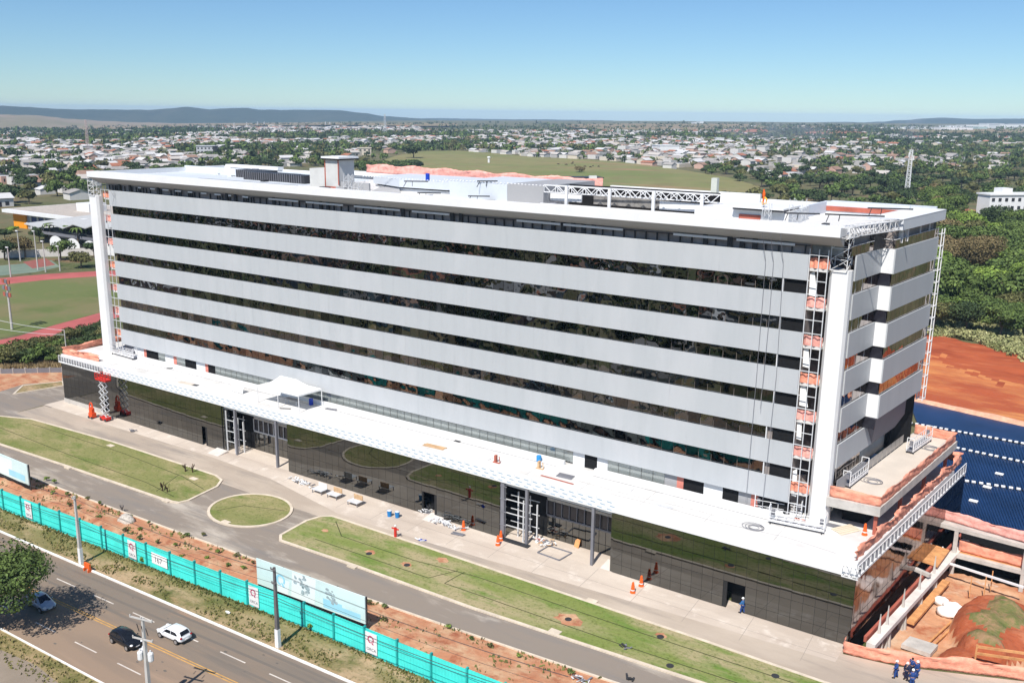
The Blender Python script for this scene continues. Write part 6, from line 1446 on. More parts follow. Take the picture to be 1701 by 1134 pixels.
def behind_block(px, py):
    if px < 150 or px > 1556: return False
    for (a, ya), (c, yc) in zip(hidden_roof, hidden_roof[1:]):
        if a <= px <= c: return py > ya + (yc - ya) * (px - a) / (c - a) + 9
    return False

# --- the large tree leaning over the avenue at the left edge
t = tree_proto(5.8, 9.2, 15000, .165, LEAF[0], 11, 19, 'broad dark green tree on the near verge at the left edge', 'roadside_tree'); t.location = (28.4, -52.2, 0); t.rotation_euler = (0, 0, .4)
t = tree_proto(4.2, 7.6, 6000, .19, LEAF[0], 12, 12, 'dark tree beyond the avenue tree, cut by the left edge of the photo', 'roadside_tree'); t.location = (15.2, -51.9, 0)
# small plants
def shrub(px, py, r_, h, label, leaf=None, z=0, seed=0, group=None, n=160, name='shrub', ls=None):
    c = G(px, py, z); o = thing(name, label, 'shrub', (c.x, c.y, z), group); q = MB(); crown_mb(q, (c.x, c.y, z + h * .5), r_, h * .5, n, ls or .11, random.Random(seed + 77), 6); q.build('foliage', leaf or LEAF[1], o)
    MB().tube([(c.x, c.y, z), (c.x, c.y, z + h * .5)], .04, 5).build('stem', BARK, o); return o
shrub(700, 1112, .62, 1.7, 'rounded green bush in front of the hoarding at the bottom edge', seed=1, n=520)
shrub(237, 936, .42, 1.1, 'small leafy bush at the foot of the hoarding below the numerals', seed=2, n=240)
shrub(516, 1045, .5, .8, 'low shrub at the hoarding foot right of the dark pole', LEAF[1], seed=3, n=200)
shrub(146, 899, .25, .4, 'tiny weed at the hoarding foot behind the grey pole', seed=4, n=90)
rg_ = random.Random(21)
sp = [(165, 860), (208, 882), (230, 880), (249, 870), (262, 902), (292, 905), (308, 890), (338, 888), (344, 930), (380, 940), (395, 923), (404, 945), (168, 838), (148, 828), (88, 801), (112, 822), (118, 840), (90, 880 - 60), (232, 895), (330, 950), (365, 918), (637, 1008), (640, 1030), (745, 1042), (785, 1062), (810, 1074), (862, 1090), (945, 1118), (610, 1003), (75, 797), (128, 845), (357, 955), (300, 925), (455, 975), (418, 935)]
for k, (px, py) in enumerate(sp): shrub(px + rg_.uniform(-3, 3), py, rg_.uniform(.25, .5), rg_.uniform(.3, .6), 'low green tuft growing on the red earth bank', LEAF[[0, 4, 1][k % 3]], z=.15, seed=k, group='tufts on the earth bank', n=110, ls=.10)
q = MB(); rg_ = random.Random(33)
for k in range(9000):
    x = rg_.uniform(-12, 100); r_ = rg_.random()
    if r_ < .55: y = rg_.uniform(kerb_far(x) + .5, fence_y(x) - .1)
    elif r_ < .75: y = fence_y(x) - abs(rg_.gauss(0, .35)) - .08
    else: y = rg_.uniform(kerb_near(x) - 3.2, kerb_near(x) - .25)
    if noise.noise(Vector((x * .22, y * .5, 3))) < -.05 and r_ < .55: continue
    h = rg_.uniform(.08, .26); a = rg_.uniform(0, 3.14); w = rg_.uniform(.06, .16)
    q.q([(x - w * math.cos(a), y - w * math.sin(a), 0), (x + w * math.cos(a), y + w * math.sin(a), 0), (x + w * .8 * math.cos(a) + rg_.uniform(-.08, .08), y + w * math.sin(a), h), (x - w * .5 * math.cos(a), y + rg_.uniform(-.08, .08), h * .9)])
tag(q.build('verge_grass', mat('tuft_leaf', (.21, .19, .07), .95, c2=(.10, .115, .03), scale=.5, island=.4)), 'dry grass tufts on the verges along the avenue', 'grass', kind='stuff')
q = MB(); rg_ = random.Random(34)
for k in range(2600):
    x = rg_.uniform(-14, 100); t_ = rg_.random() ** .6; y = fence_y(x) + .2 + (rd_near(x) - fence_y(x) - .3) * t_
    if noise.noise(Vector((x * .3, y * .6, 8))) < .08: continue
    h = rg_.uniform(.2, .42); a = rg_.uniform(0, 3.14); w = rg_.uniform(.08, .2)
    q.q([(x - w * math.cos(a), y - w * math.sin(a), .05), (x + w * math.cos(a), y + w * math.sin(a), .05), (x + w * .8 * math.cos(a), y + w * math.sin(a), h), (x - w * .5 * math.cos(a), y, h * .9)])
tag(q.build('bank_weeds', mat('weed_leaf', (.20, .20, .075), .95, c2=(.12, .14, .04), scale=.5, island=.4)), 'sparse weeds spread over the earth bank', 'weeds', kind='stuff')
# hedge of bushes between the running track and the left road
hp = [tree_proto(3.0, 4.2, 900, .30, LEAF[m], 30 + k, 9, 'tree', 'hedge_tree') for k, m in enumerate((4, 0, 2))]
rg_ = random.Random(5)
pos = []
for k in range(95):
    px = rg_.uniform(-30, 176); t_ = rg_.random(); top = 596 - max(0, px) * .34; py = top + (604 - top) * t_ + 4
    pos.append((px, min(py, 607 - 0 * px)))
for k, (px, py) in enumerate(pos):
    g = G(px, py); s_ = rg_.uniform(.55, 1.0); lb = '%s bush in the %s of the hedge, %s' % (['olive', 'mid green', 'dark'][k % 3], 'back' if py < 560 else ('middle' if py < 585 else 'front'), 'at the left edge' if px < 50 else ('by the wire pole' if px < 115 else 'beside the tower column'))
    if k < 3: o = hp[k]; o.location = (g.x, g.y, -.2); o['label'] = lb; o['group'] = 'hedge bushes at left'; o.scale = (s_, s_, s_)
    else: copy_tree(hp[k % 3], (g.x, g.y, -.2), rg_.uniform(0, 6), s_, lb, 'hedge bushes at left')
# dry grass strip and low wall in front of it
q = MB(); rg_ = random.Random(9)
for k in range(5200):
    px = rg_.uniform(-40, 104); g = G(px, rg_.uniform(598, 613)); h = rg_.uniform(.4, 1.3); a = rg_.uniform(0, 3.14); w = .07
    q.q([(g.x - w * math.cos(a), g.y - w * math.sin(a), 0), (g.x + w * math.cos(a), g.y + w * math.sin(a), 0), (g.x + rg_.uniform(-.3, .3), g.y + rg_.uniform(-.3, .3), h)])
tag(q.build('dry_grass', mat('dry_straw', (.34, .25, .13), .95, var=.2, island=.3)), 'dry brown grass strip before the hedge at left', 'grass', kind='stuff')
q = MB(); a, c = G(-60, 622), G(104, 618); LW = thing('low_wall', 'low dark block wall with pale posts at the left edge', 'wall', tuple(a)); MB().beam(a + Vector((0, 0, .45)), c + Vector((0, 0, .45)), .2, .9).build('wall', GREYM, LW)
for k in range(9): p = a + (c - a) * (k / 8); MB().box(p.x - .12, p.x + .12, p.y - .15, p.y + .15, 0, 1.05).build('post', CONC, LW)

# --- wood on the right behind the clay ground
WL = [2, 0, 1, 3, 4, 0]
wood = [tree_proto(5.2, 10, 4400, .33, LEAF[m], 50 + k, 12, 'tree', 'woodland_tree') for k, m in enumerate(WL)]
def wplace(px, py):
    a = 'against the tower' if px < 1590 else ('under the brown crown' if px < 1650 else 'toward the right edge')
    b_ = 'in the front row above the clay' if py > 520 else ('in the middle of the wood' if py > 440 else 'high in the back of the wood')
    return a + ', ' + b_
WLB = ['dark green woodland tree behind the orange clay ground', 'mid green woodland tree behind the orange clay ground', 'bright green woodland tree behind the orange clay ground', 'brown leafed woodland tree behind the orange clay ground', 'olive woodland tree behind the orange clay ground', 'mid green woodland tree behind the orange clay ground']
rg_ = random.Random(13); used = [False] * 6; n_w = 0
cand = []
for r_ in range(0, 26):
    for k in range(24):
        py = 575 - r_ * 10.5; px = 1545 + k * 9 + rg_.uniform(-5, 5) + (r_ % 2) * 4
        if py > 560 + (px - 1560) * .05: continue
        cand.append((px, py + rg_.uniform(-4, 4)))
seen = []
for px, py in cand:
    g = G(px, py)
    if any((g.x - a) ** 2 + (g.y - b_) ** 2 < (8.6 if py < 480 else 6.2) ** 2 for a, b_ in seen): continue
    if py < 345 or (px > 1596 and py < 402): continue
    if (g.x - G(1620, 482).x) ** 2 + (g.y - G(1620, 482).y) ** 2 < 100 or (1570 < px < 1672 and 482 < py < 508): continue
    seen.append((g.x, g.y)); k = rg_.choice([0, 1, 1, 2, 2, 5, 4, 3 if py < 470 else 1]); s_ = rg_.uniform(.7, .95) if py > 530 else rg_.uniform(1.05, 1.5)
    if not used[k]: o = wood[k]; used[k] = True; o.location = (g.x, g.y, 0); o.scale = (s_,) * 3; o['label'] = WLB[k].split(' behind')[0] + ' ' + wplace(px, py); o['group'] = WLB[k].split(' tree')[0] + ' trees in the right wood'
    else: copy_tree(wood[k], (g.x, g.y, 0), rg_.uniform(0, 6), (s_, s_, s_ * rg_.uniform(.85, 1.15)), WLB[k].split(' behind')[0] + ' ' + wplace(px, py), WLB[k].split(' tree')[0] + ' trees in the right wood')
    n_w += 1
for k in range(6):
    if not used[k]: g = G(1650 + k * 8, 470 - k * 9); wood[k].location = (g.x, g.y, 0); wood[k]['label'] = WLB[k]; wood[k]['group'] = WLB[k].split(' tree')[0] + ' trees in the right wood'
# the big brown crowned tree
t = tree_proto(10.0, 17.0, 15000, .30, LEAF[3], 99, 16, 'largest brown crowned tree in front of the right wood', 'brown_tree'); g = G(1620, 482); t.location = (g.x, g.y, 0)
t = tree_proto(8.2, 16.0, 4200, .5, LEAF[2], 98, 14, 'big round dark tree beside the white apartment block at right', 'round_tree'); g = G(1654, 400); t.location = (g.x, g.y, 0)
# pale scrub at the foot of the wood
q = MB(); rg_ = random.Random(4)
for k in range(760):
    px = rg_.uniform(1542, 1760); yb_ = 560 + max(0, px - 1600) * .42; g = G(px, rg_.uniform(yb_ - 36, yb_ + 4)); crown_mb(q, (g.x, g.y, rg_.uniform(.5, 1.6)), rg_.uniform(.8, 1.7), rg_.uniform(.6, 1.4), 34, .30, rg_, 4)
tag(q.build('pale_scrub', mat('scrub_leaf', (0.42, 0.40, 0.20), .9, c2=(.24, .27, .10), scale=.3, island=.4)), 'pale green scrub at the foot of the wood above the clay ground', 'scrub', kind='stuff')

# ================================================================== LEFT: SCHOOL, HALL, PALMS
SC = thing('school_building', 'white flat roofed school with an orange end wall at left', 'school', (*G2(46, 379), 0))
s0 = G(26, 377); s1 = G(47, 380); s2 = G(175, 398); hz = 8.6
hz = GY(47, 355, s1.y).z
ub = (s2 - s1).normalized(); vb = Vector((-ub.y, ub.x, 0)); 
MB().prism([tuple(s1)[:2], tuple(s2)[:2], tuple(s2 + vb * 30)[:2], tuple(s1 + vb * 30)[:2]], 0, hz).build('wall', mat('school_wall', (.35, .36, .38), .8, var=.06), SC)
MB().prism([tuple(s0 - vb * .6)[:2], tuple(s1 - vb * .6)[:2], tuple(s1 + vb * 2)[:2], tuple(s0 + vb * 2)[:2]], 0, hz).build('orange_wall', mat('orange_wall', (.80, .30, .01), .7, var=.05), SC)
ro = s0 - vb * 3.5 - ub * 3; rp = s2 - vb * 3.5
MB().prism([tuple(ro)[:2], tuple(rp)[:2], tuple(rp + vb * 40)[:2], tuple(s0 + vb * 34 - ub * 3)[:2]], hz, hz + 1.3).build('roof_slab', WHITE, SC)
MB().prism([tuple(ro + ub * 1 + vb * 2)[:2], tuple(rp + vb * 2)[:2], tuple(rp + vb * 38)[:2], tuple(s0 + vb * 32 - ub * 2)[:2]], hz + 1.3, hz + 1.32).build('roof_gravel', mat('roof_gravel', (.45, .40, .35), .9, var=.1), SC)
c = s1 + ub * 17 + vb * 12; MB().prism([tuple(c)[:2], tuple(c + ub * 9)[:2], tuple(c + ub * 9 + vb * 8)[:2], tuple(c + vb * 8)[:2]], hz + 1.3, hz + 4.6).build('roof_tank_room', WHITE, SC)
for k in range(7):
    a = s1 + ub * (4 + k * 5.2) - vb * .1; MB().beam(a + Vector((0, 0, hz * .62)), a + ub * 4.2 + Vector((0, 0, hz * .62)), .3, 2.2).build('window', mat('blue_glazing', (.01, .03, .15), .3, var=0), SC)
    MB().beam(a - ub * .5 - vb * .3, a - ub * .5 - vb * .3 + Vector((0, 0, hz)), .5).build('pillar', WHITE, SC)
MB().beam(s1 - vb * .4 + Vector((0, 0, hz * .36)), s2 - vb * .4 + Vector((0, 0, hz * .36)), .5, 1.2).build('balcony_band', WHITE, SC)
FH = thing('folded_roof_hall', 'grey hall with a zigzag folded roof at left of the tower column', 'hall', (*G2(100, 408), 0))
yb = G(100, 409).y
zz_ = [(40, 371), (63, 377), (84, 371.5), (104, 378.5), (121, 372), (141, 378.5), (158, 372), (178, 379), (195, 373)]
fr = [GY(px, py, yb - (0)) for px, py in zz_]; q = MB(); bk = [p + Vector((6, 24, 1.8 - (.0 if i % 2 else 0))) for i, p in enumerate(fr)]
for i in range(len(fr) - 1):
    q.q([tuple(fr[i]), tuple(fr[i + 1]), tuple(bk[i + 1]), tuple(bk[i])]); q.q([tuple(v - Vector((0, 0, .35))) for v in (bk[i], bk[i + 1], fr[i + 1], fr[i])]); q.q([tuple(fr[i] - Vector((0, 0, .35))), tuple(fr[i + 1] - Vector((0, 0, .35))), tuple(fr[i + 1]), tuple(fr[i])])
q.build('folded_roof', mat('pale_fibre_cement', (.44, .45, .45), .85, var=.05), FH)
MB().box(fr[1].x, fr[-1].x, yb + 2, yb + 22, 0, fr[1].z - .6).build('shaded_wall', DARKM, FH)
MB().box(fr[1].x, fr[-1].x, yb + .2, yb + .5, fr[1].z - 2.4, fr[1].z - 1.4).build('eave_beam', GREYM, FH)
q = MB()
for k in range(4):
    a = GY(94 + k * 28, 411, yb - 2); 
    for j in range(8): t0, t1 = j / 8, (j + 1) / 8; q.q([(a.x - 4 + 8 * t0, yb - 2, 0), (a.x - 4 + 8 * t1, yb - 2, 0), (a.x - 4 + 8 * t1, yb - 2, 2.2 + 1.9 * math.sin(math.pi * t1) ** .6), (a.x - 4 + 8 * t0, yb - 2, 2.2 + 1.9 * math.sin(math.pi * t0) ** .6)])
q.build('arched_wall', WHITE, FH)
a, c = G(-40, 430), G(160, 424)
BW = thing('boundary_wall', 'long pale boundary wall behind the courts at left', 'wall', tuple(a)); MB().beam(a + Vector((0, 0, 1.3)), c + Vector((0, 0, 1.3)), .3, 2.6).build('wall', mat('stained_white_wall', (.60, .57, .54), .9, var=.15, scale=.2), BW)
def palm(px, py, h, label):
    g = G(px, py); o = thing('palm_tree', label, 'palm', (g.x, g.y, 0), 'palms before the folded roof hall'); MB().tube([(g.x, g.y, 0), (g.x + .2, g.y, h)], .28, 7, r2=.18).build('trunk', BARK, o); q = MB()
    for k in range(15):
        a = k * 2 * math.pi / 15 + .2 * (k % 3); pts = [Vector((g.x + .2, g.y, h)) + Vector((math.cos(a) * d, math.sin(a) * d, z_)) for d, z_ in ((0, 0), (1.1, .75), (2.1, .5), (2.9, -.7))]
        s_ = Vector((-math.sin(a), math.cos(a), 0))
        for i in range(3): w0, w1 = (.12, .45, .38, .05)[i], (.12, .45, .38, .05)[i + 1]; q.q([tuple(pts[i] - s_ * w0), tuple(pts[i + 1] - s_ * w1 - Vector((0, 0, .2))), tuple(pts[i + 1]), tuple(pts[i])]); q.q([tuple(pts[i]), tuple(pts[i + 1]), tuple(pts[i + 1] + s_ * w1 - Vector((0, 0, .2))), tuple(pts[i] + s_ * w0)])
    q.build('fronds', LEAF[0], o)
for k, (px, py, h) in enumerate(((85, 405, 7), (115, 408, 6.8), (131, 414, 7), (146, 412, 6.4))): palm(px, py, h, ['leftmost palm before the folded roof hall', 'second palm from the left before the hall', 'third palm from the left before the hall', 'rightmost palm, beside the white tower column'][k])
for k, (px, py, R_, H_, m, lb) in enumerate(((101, 432, 4.6, 7.5, 0, 'round green tree by the courts in front of the pale wall'), (135, 445, 4.2, 5.5, 4, 'olive bushy tree beside the left tower column'), (42, 428, 4.0, 7.0, 3, 'brown tree behind the green court'), (28, 425, 4.5, 7.5, 3, 'reddish brown tree left of the courts'), (8, 432, 5.0, 7.5, 2, 'dark tree at the left edge beyond the courts'), (66, 404, 3.2, 6.0, 2, 'dark tree at the corner of the folded roof hall'), (20, 386, 2.6, 2.6, 1, 'bright bush below the orange school wall'), (8, 398, 3.0, 4.4, 2, 'dark tree left of the school below its orange wall'), (156, 428, 2.8, 6, 2, 'dark slim tree touching the left tower column'))):
    t = tree_proto(R_, H_, 1300, .36, LEAF[m], 200 + k, 10, lb, 'tree'); g = G(px, py); t.location = (g.x, g.y, 0)

# ================================================================== TOWN
WCOL = [mat('wall_white', (.62, .60, .57), .85, var=.04), mat('wall_cream', (.62, .55, .45), .85, var=.04), mat('wall_grey', (.42, .40, .38), .85, var=.04), mat('wall_pink', (.58, .38, .30), .85, var=.04)]
RCOL = [mat('roof_white', (.58, .57, .56), .7, var=.04), mat('roof_terracotta', (.36, .15, .09), .85, var=.1), mat('roof_fibre', (.33, .31, .29), .85, var=.08), mat('roof_brown', (.30, .19, .14), .85, var=.1), mat('roof_pale', (.48, .44, .40), .8, var=.05)]
TM = WCOL + RCOL + [DARKM]
def house(q, x, y, z, w, d, h, ang, wi, ri, rg_, flat=None):
    ca, sa = math.cos(ang), math.sin(ang)
    def T(a, b2, c): return (x + a * ca - b2 * sa, y + a * sa + b2 * ca, z + c)
    flat = rg_.random() < .35 if flat is None else flat
    c4 = [(-w / 2, -d / 2), (w / 2, -d / 2), (w / 2, d / 2), (-w / 2, d / 2)]; B_ = [T(a, b2, -1) for a, b2 in c4]; T_ = [T(a, b2, h) for a, b2 in c4]
    for i in range(4): q.q([B_[i], B_[(i + 1) % 4], T_[(i + 1) % 4], T_[i]], wi)
    if flat: q.q(T_, ri)
    else:
        o_ = .5; rh = h + d * .17; E4 = [T(-w / 2 - o_, -d / 2 - o_, h - .1), T(w / 2 + o_, -d / 2 - o_, h - .1), T(w / 2 + o_, d / 2 + o_, h - .1), T(-w / 2 - o_, d / 2 + o_, h - .1)]; r0, r1 = T(-w / 2 - o_, 0, rh), T(w / 2 + o_, 0, rh)
        q.q([E4[0], E4[1], r1, r0], 4 + ri - 4 if ri >= 4 else ri); q.q([E4[2], E4[3], r0, r1], ri); q.q([T_[1], T_[2], r1], wi); q.q([T_[3], T_[0], r0], wi)
def field_top(px):
    for (a, y0, y1), (c, y2, y3) in zip(FIELD_COLS, FIELD_COLS[1:]):
        if a <= px <= c: return y0 + (y2 - y0) * (px - a) / (c - a)
    return 9999
def zone(px, py, x, y):
    "(house density, tree density) of the ground seen at this photo position"
    n1 = noise.noise(Vector((x * .0042, y * .0042, 1.3))); n2 = noise.noise(Vector((x * .013, y * .013, 7)))
    if py < 206: return (0, 0)
    if 560 <= px <= 1262 and py > field_top(px) and py < 335: return (0, .0)
    h = t = 0.0
    if px < 700:
        far = 217 + max(0, 40 - px * .1) * .1
        if py < 212: return (0, .0)
        if py < 219: return (.35 if px > 330 else .0, .06)
        if py < 245: h, t = (1.1 if px > 300 else .9), .42
        else: h, t = 1.0, .58
        if px < 150 and 248 < py < 300: t = .75; h = .7
        if n1 > .15: t = 1.0; h = .15
        elif n2 > .22: t += .3
        if 600 < px < 700 and py > 255: return (.1, .5)
    elif px < 1240:
        if py < 219: return (0.0, .04)
        if py < 226: return (.5, .5)
        h, t = .95, .58
        if n1 > .14: t = 1.0; h = .15
        if px > 1000 and py > 285: return (0.0, 1.0) 
        if py > 300: return (0.0, 1.0)
    elif px < 1470:
        if py < 226: return (.03, .22)
        if py < 262: h, t = .30, .62
        elif py < 300 + (px - 1240) * .0: h, t = .62, .65
        else: return (.0, 1.0)
        if n1 > .2: t = 1.0; h *= .2
    else:
        if py < 226: return (.02, .14)
        if py < 245: return (.14, .34)
        if py < 262: return (.05, .8)
        if 262 < py < 284 and px < 1680: return (.35, .8)
        return (.015, .95)
    return (h, t)
rg_ = random.Random(42)
houses = []; trees = []
PHI0 = math.atan2(FW0.y, FW0.x)
ga = R(79); ca_, sa_ = math.cos(ga), math.sin(ga)
step = 15.5
N_ = int(4300 / step)
for i in range(-N_, N_):
    for j in range(-N_, N_):
        gx, gy = i * step, j * step
        if j % 4 == 0: continue                                   # streets
        if i % 12 == 0: continue
        x = CAM.x + gx * ca_ - gy * sa_ + rg_.uniform(-2, 2); y = CAM.y + gx * sa_ + gy * ca_ + rg_.uniform(-2, 2)
        r_ = math.hypot(x - CAM.x, y - CAM.y)
        if r_ < 270 or r_ > 4200: continue
        dd = (x - CAM.x) * FW0.x + (y - CAM.y) * FW0.y
        if dd < r_ * .80: continue
        if r_ > 2200 and rg_.random() < (r_ - 2200) / 3600: continue
        z = TZ(x, y); px, py = PJ((x, y, z))
        if px < -40 or px > 1745 or py < 206: continue
        if behind_block(px, py - 9): continue
        h, t = zone(px, py, x, y)
        if px < 175 and 348 < py < 440: continue
        if px < 175 and py > 345: h = 0; t = .2
        elif px < 175 and py > 300: h = .5; t = 1.0
        if px > 1500 and py > 338: continue
        u = rg_.random()
        if u < h * .72: houses.append((r_, x, y, z, px, py))
        if rg_.random() < t * (.62 if u < h * .72 else .95): trees.append((r_, x + rg_.uniform(-6, 6), y + rg_.uniform(-6, 6), z, px, py, t))
houses.sort(); trees.sort()
def place(px, py):
    for lim, nm in ((60, 'left of the orange school wall'), (150, 'behind the school roof'), (330, 'past the left end of the tower roof'), (420, 'near the grey apartment block'), (520, 'past the louvres on the roof'), (600, 'past the lift tower'), (720, 'beside the pasture'), (900, 'past the pink roof netting'), (1010, 'by the blue banded clinic'), (1110, 'past the left half of the roof truss'), (1190, 'past the right half of the roof truss'), (1270, 'past the green chimney'), (1330, 'past the crane hook'), (1400, 'past the salmon plant room'), (1470, 'left of the telecom tower'), (1520, 'around the telecom tower'), (1580, 'right of the telecom tower'), (1640, 'left of the white apartment block')):
        if px < lim: return nm
    return 'around the white apartment block'
# nearest houses are things of their own with wall, roof, door and window children
HLAB = {0: 'white', 1: 'terracotta', 2: 'grey', 3: 'brown', 4: 'pale'}; WLAB = {0: 'white', 1: 'cream', 2: 'grey', 3: 'pink'}
hproto = {}
def near_house(k, wi, ri, flat, x, y, z, ang, sc):
    key = (wi, ri, flat)
    lab = '%s house, %s %s roof, %s' % (WLAB[wi], HLAB[ri], 'flat' if flat else 'pitched', place(*PJ((x, y, z)))); grp = '%s town houses with %s %s roofs' % (WLAB[wi], HLAB[ri], 'flat' if flat else 'pitched')
    if key not in hproto:
        o = thing('town_house', lab, 'house', (0, 0, 0), grp); w, d, h = 11.0, 9.0, 3.6
        q = MB(); r2 = random.Random(1); hh = MB(); house(hh, 0, 0, 0, w, d, h, 0, 0, 1, r2, flat)
        a = MB(); b2 = MB()
        for f, m in zip(hh.f, hh.m): (a if m == 0 else b2).q([hh.v[i] for i in f])
        a.build('wall', WCOL[wi], o); b2.build('roof', RCOL[ri], o)
        MB().box(-3.6, -2.4, -d / 2 - .05, -d / 2, .9, 2.3).build('window', DARKM, o); MB().box(2.0, 3.6, -d / 2 - .05, -d / 2, .9, 2.3).build('window', DARKM, o); MB().box(-.6, .5, -d / 2 - .05, -d / 2, 0, 2.3).build('door', DARKM, o)
        hproto[key] = o
        o.location = (x, y, z); o.rotation_euler = (0, 0, ang); o.scale = sc
    else: copy_tree(hproto[key], (x, y, z), ang, sc, lab, grp)
for k, (r_, x, y, z, px, py) in enumerate(houses[:290]):
    wi = rg_.choice([0, 0, 0, 0, 1, 2, 3]); ri = rg_.choice([0, 0, 1, 2, 2, 3, 4, 4]); flat = rg_.random() < .4
    if flat and ri in (1, 3): ri = 4
    near_house(k, wi, ri, flat, x, y, z, ga + rg_.choice([0, math.pi / 2, math.pi]) + rg_.uniform(-.05, .05), (rg_.uniform(.8, 1.4), rg_.uniform(.8, 1.3), rg_.uniform(.9, 1.5)))
q = MB()
for r_, x, y, z, px, py in houses[290:]:
    wi = rg_.choice([0, 0, 0, 0, 0, 1, 2, 3]); ri = 4 + rg_.choice([0, 0, 0, 1, 2, 2, 3, 4, 4, 4]); s_ = 1.0 + max(0, r_ - 1500) / 3500
    house(q, x, y, z, rg_.uniform(9, 15) * s_, rg_.uniform(8, 12) * s_, rg_.uniform(3, 5.2) * (1.6 if rg_.random() < .05 else 1), ga + rg_.choice([0, math.pi / 2]) + rg_.uniform(-.06, .06), wi, ri, rg_)
tag(q.build('distant_town', TM), 'dense low town of white and brown houses fading towards the plain', 'town', kind='stuff')
# trees of the middle distance: the nearest as things, the rest as one mass
tp_ = [tree_proto(5.0, 8.0, 420, .85, LEAF[m], 300 + k, 9, 'tree', 'town_tree') for k, m in enumerate((0, 2, 4, 2, 0))]
TLB = ['mid green tree in the belt of trees beyond the block', 'dark green tree in the belt of trees beyond the block', 'olive tree in the belt of trees beyond the block', 'dark green tree in the belt of trees beyond the block', 'mid green tree in the belt of trees beyond the block']
tu = [False] * 5
def depth_word(r_): return 'near' if r_ < 420 else ('middle row' if r_ < 520 else 'farther')
for k, (r_, x, y, z, px, py, t) in enumerate(trees[:290]):
    i = rg_.choice([0, 1, 1, 2, 3, 4]); s_ = rg_.uniform(.8, 1.35); g_ = TLB[i].split(' tree')[0] + ' trees beyond the block'; tl_ = '%s %s tree in the belt %s' % (depth_word(r_), TLB[i].split(' tree')[0], place(px, py))
    if not tu[i]: tu[i] = True; o = tp_[i]; o.location = (x, y, z); o.scale = (s_,) * 3; o['label'] = tl_; o['group'] = g_
    else: copy_tree(tp_[i], (x, y, z), rg_.uniform(0, 6), (s_, s_, s_ * rg_.uniform(.8, 1.1)), tl_, g_)
import array
def mass(name, items, nl, label, mats, seed):
    rg2 = random.Random(seed); q = MB()
    protos = []
    for k in range(7):
        p = MB(); crown_mb(p, (0, 0, .52), 1.0, .5, nl, .30, random.Random(k + seed), 6, flat=.9); protos.append(([Vector(v) for v in p.v], p.f))
    V = []; Fc = []; Mi = []
    for r_, x, y, z, px, py, t in items:
        s_ = rg2.uniform(4.2, 7.5) * (1 + max(0, r_ - 1200) / 2600) * (1.1 if t > .9 else .85); vs, fs = protos[rg2.randrange(7)]; a = rg2.uniform(0, 6.28); ca, sa = math.cos(a) * s_, math.sin(a) * s_; hz_ = s_ * rg2.uniform(1.0, 1.4); b0 = len(V); mi = rg2.choice([0, 0, 1, 1, 2])
        V += [(x + v.x * ca - v.y * sa, y + v.x * sa + v.y * ca, z + v.z * hz_) for v in vs]; Fc += [tuple(b0 + i for i in f) for f in fs]; Mi += [mi] * len(fs)
    q.v, q.f, q.m = V, Fc, Mi
    return tag(q.build(name, mats), label, 'trees', kind='stuff')
mass('distant_trees', trees[290:3200], 34, 'mass of dark trees among the town houses and along the valley', [LEAF[0], LEAF[2], LEAF[4]], 60)
mass('far_trees', trees[3200:], 14, 'far trees thinning out towards the plain', [LEAF[2], LEAF[2], LEAF[0]], 61)
# tree lines on the plain
rg_ = random.Random(70); items = []
for px0, px1, py0, n in ((-20, 150, 206.5, 60), (180, 420, 212, 80), (420, 760, 208.5, 170), (740, 1200, 214, 200), (1060, 1240, 208, 60), (1180, 1480, 217, 240), (1300, 1500, 222, 200), (1500, 1720, 228, 220), (1440, 1720, 238, 240), (-20, 330, 219, 160)):
    for k in range(n):
        p = tpt(rg_.uniform(px0, px1), py0 + rg_.gauss(0, 1.1)); items.append((2600, p.x, p.y, TZ(p.x, p.y), 0, 0, .9))
mass('plain_tree_lines', items, 12, 'lines of dark trees across the far dry plain', [LEAF[2]], 62)
# field trees
for k, (px, py, R_, H_, m, lb) in enumerate(((687, 264, 11, 15, 2, 'single dark broad tree standing on the edge of the pasture'), (1163, 345, 0, 0, 0, ''), (693, 283, 8, 9, 2, 'right bush of the thicket before the pasture'), (962, 288, 5, 6, 3, 'small reddish tree alone on the pasture'))):
    if R_: t = tree_proto(R_, H_, 900, R_ * .13, LEAF[m], 400 + k, 10, lb, 'field_tree'); g = tpt(px, py); t.location = (g.x, g.y, TZ(g.x, g.y))
for k in range(26):
    px = 598 + k * 3.6 + (k % 3); py = 283 + (k % 4) * 2.6 - k * .12; g = tpt(px, py); copy_tree(tp_[k % 2 + 0], (g.x, g.y, TZ(g.x, g.y)), k * 1.3, (1.25, 1.25, 1.05), 'dark bush in the thicket left of the pasture', 'thicket left of the pasture')
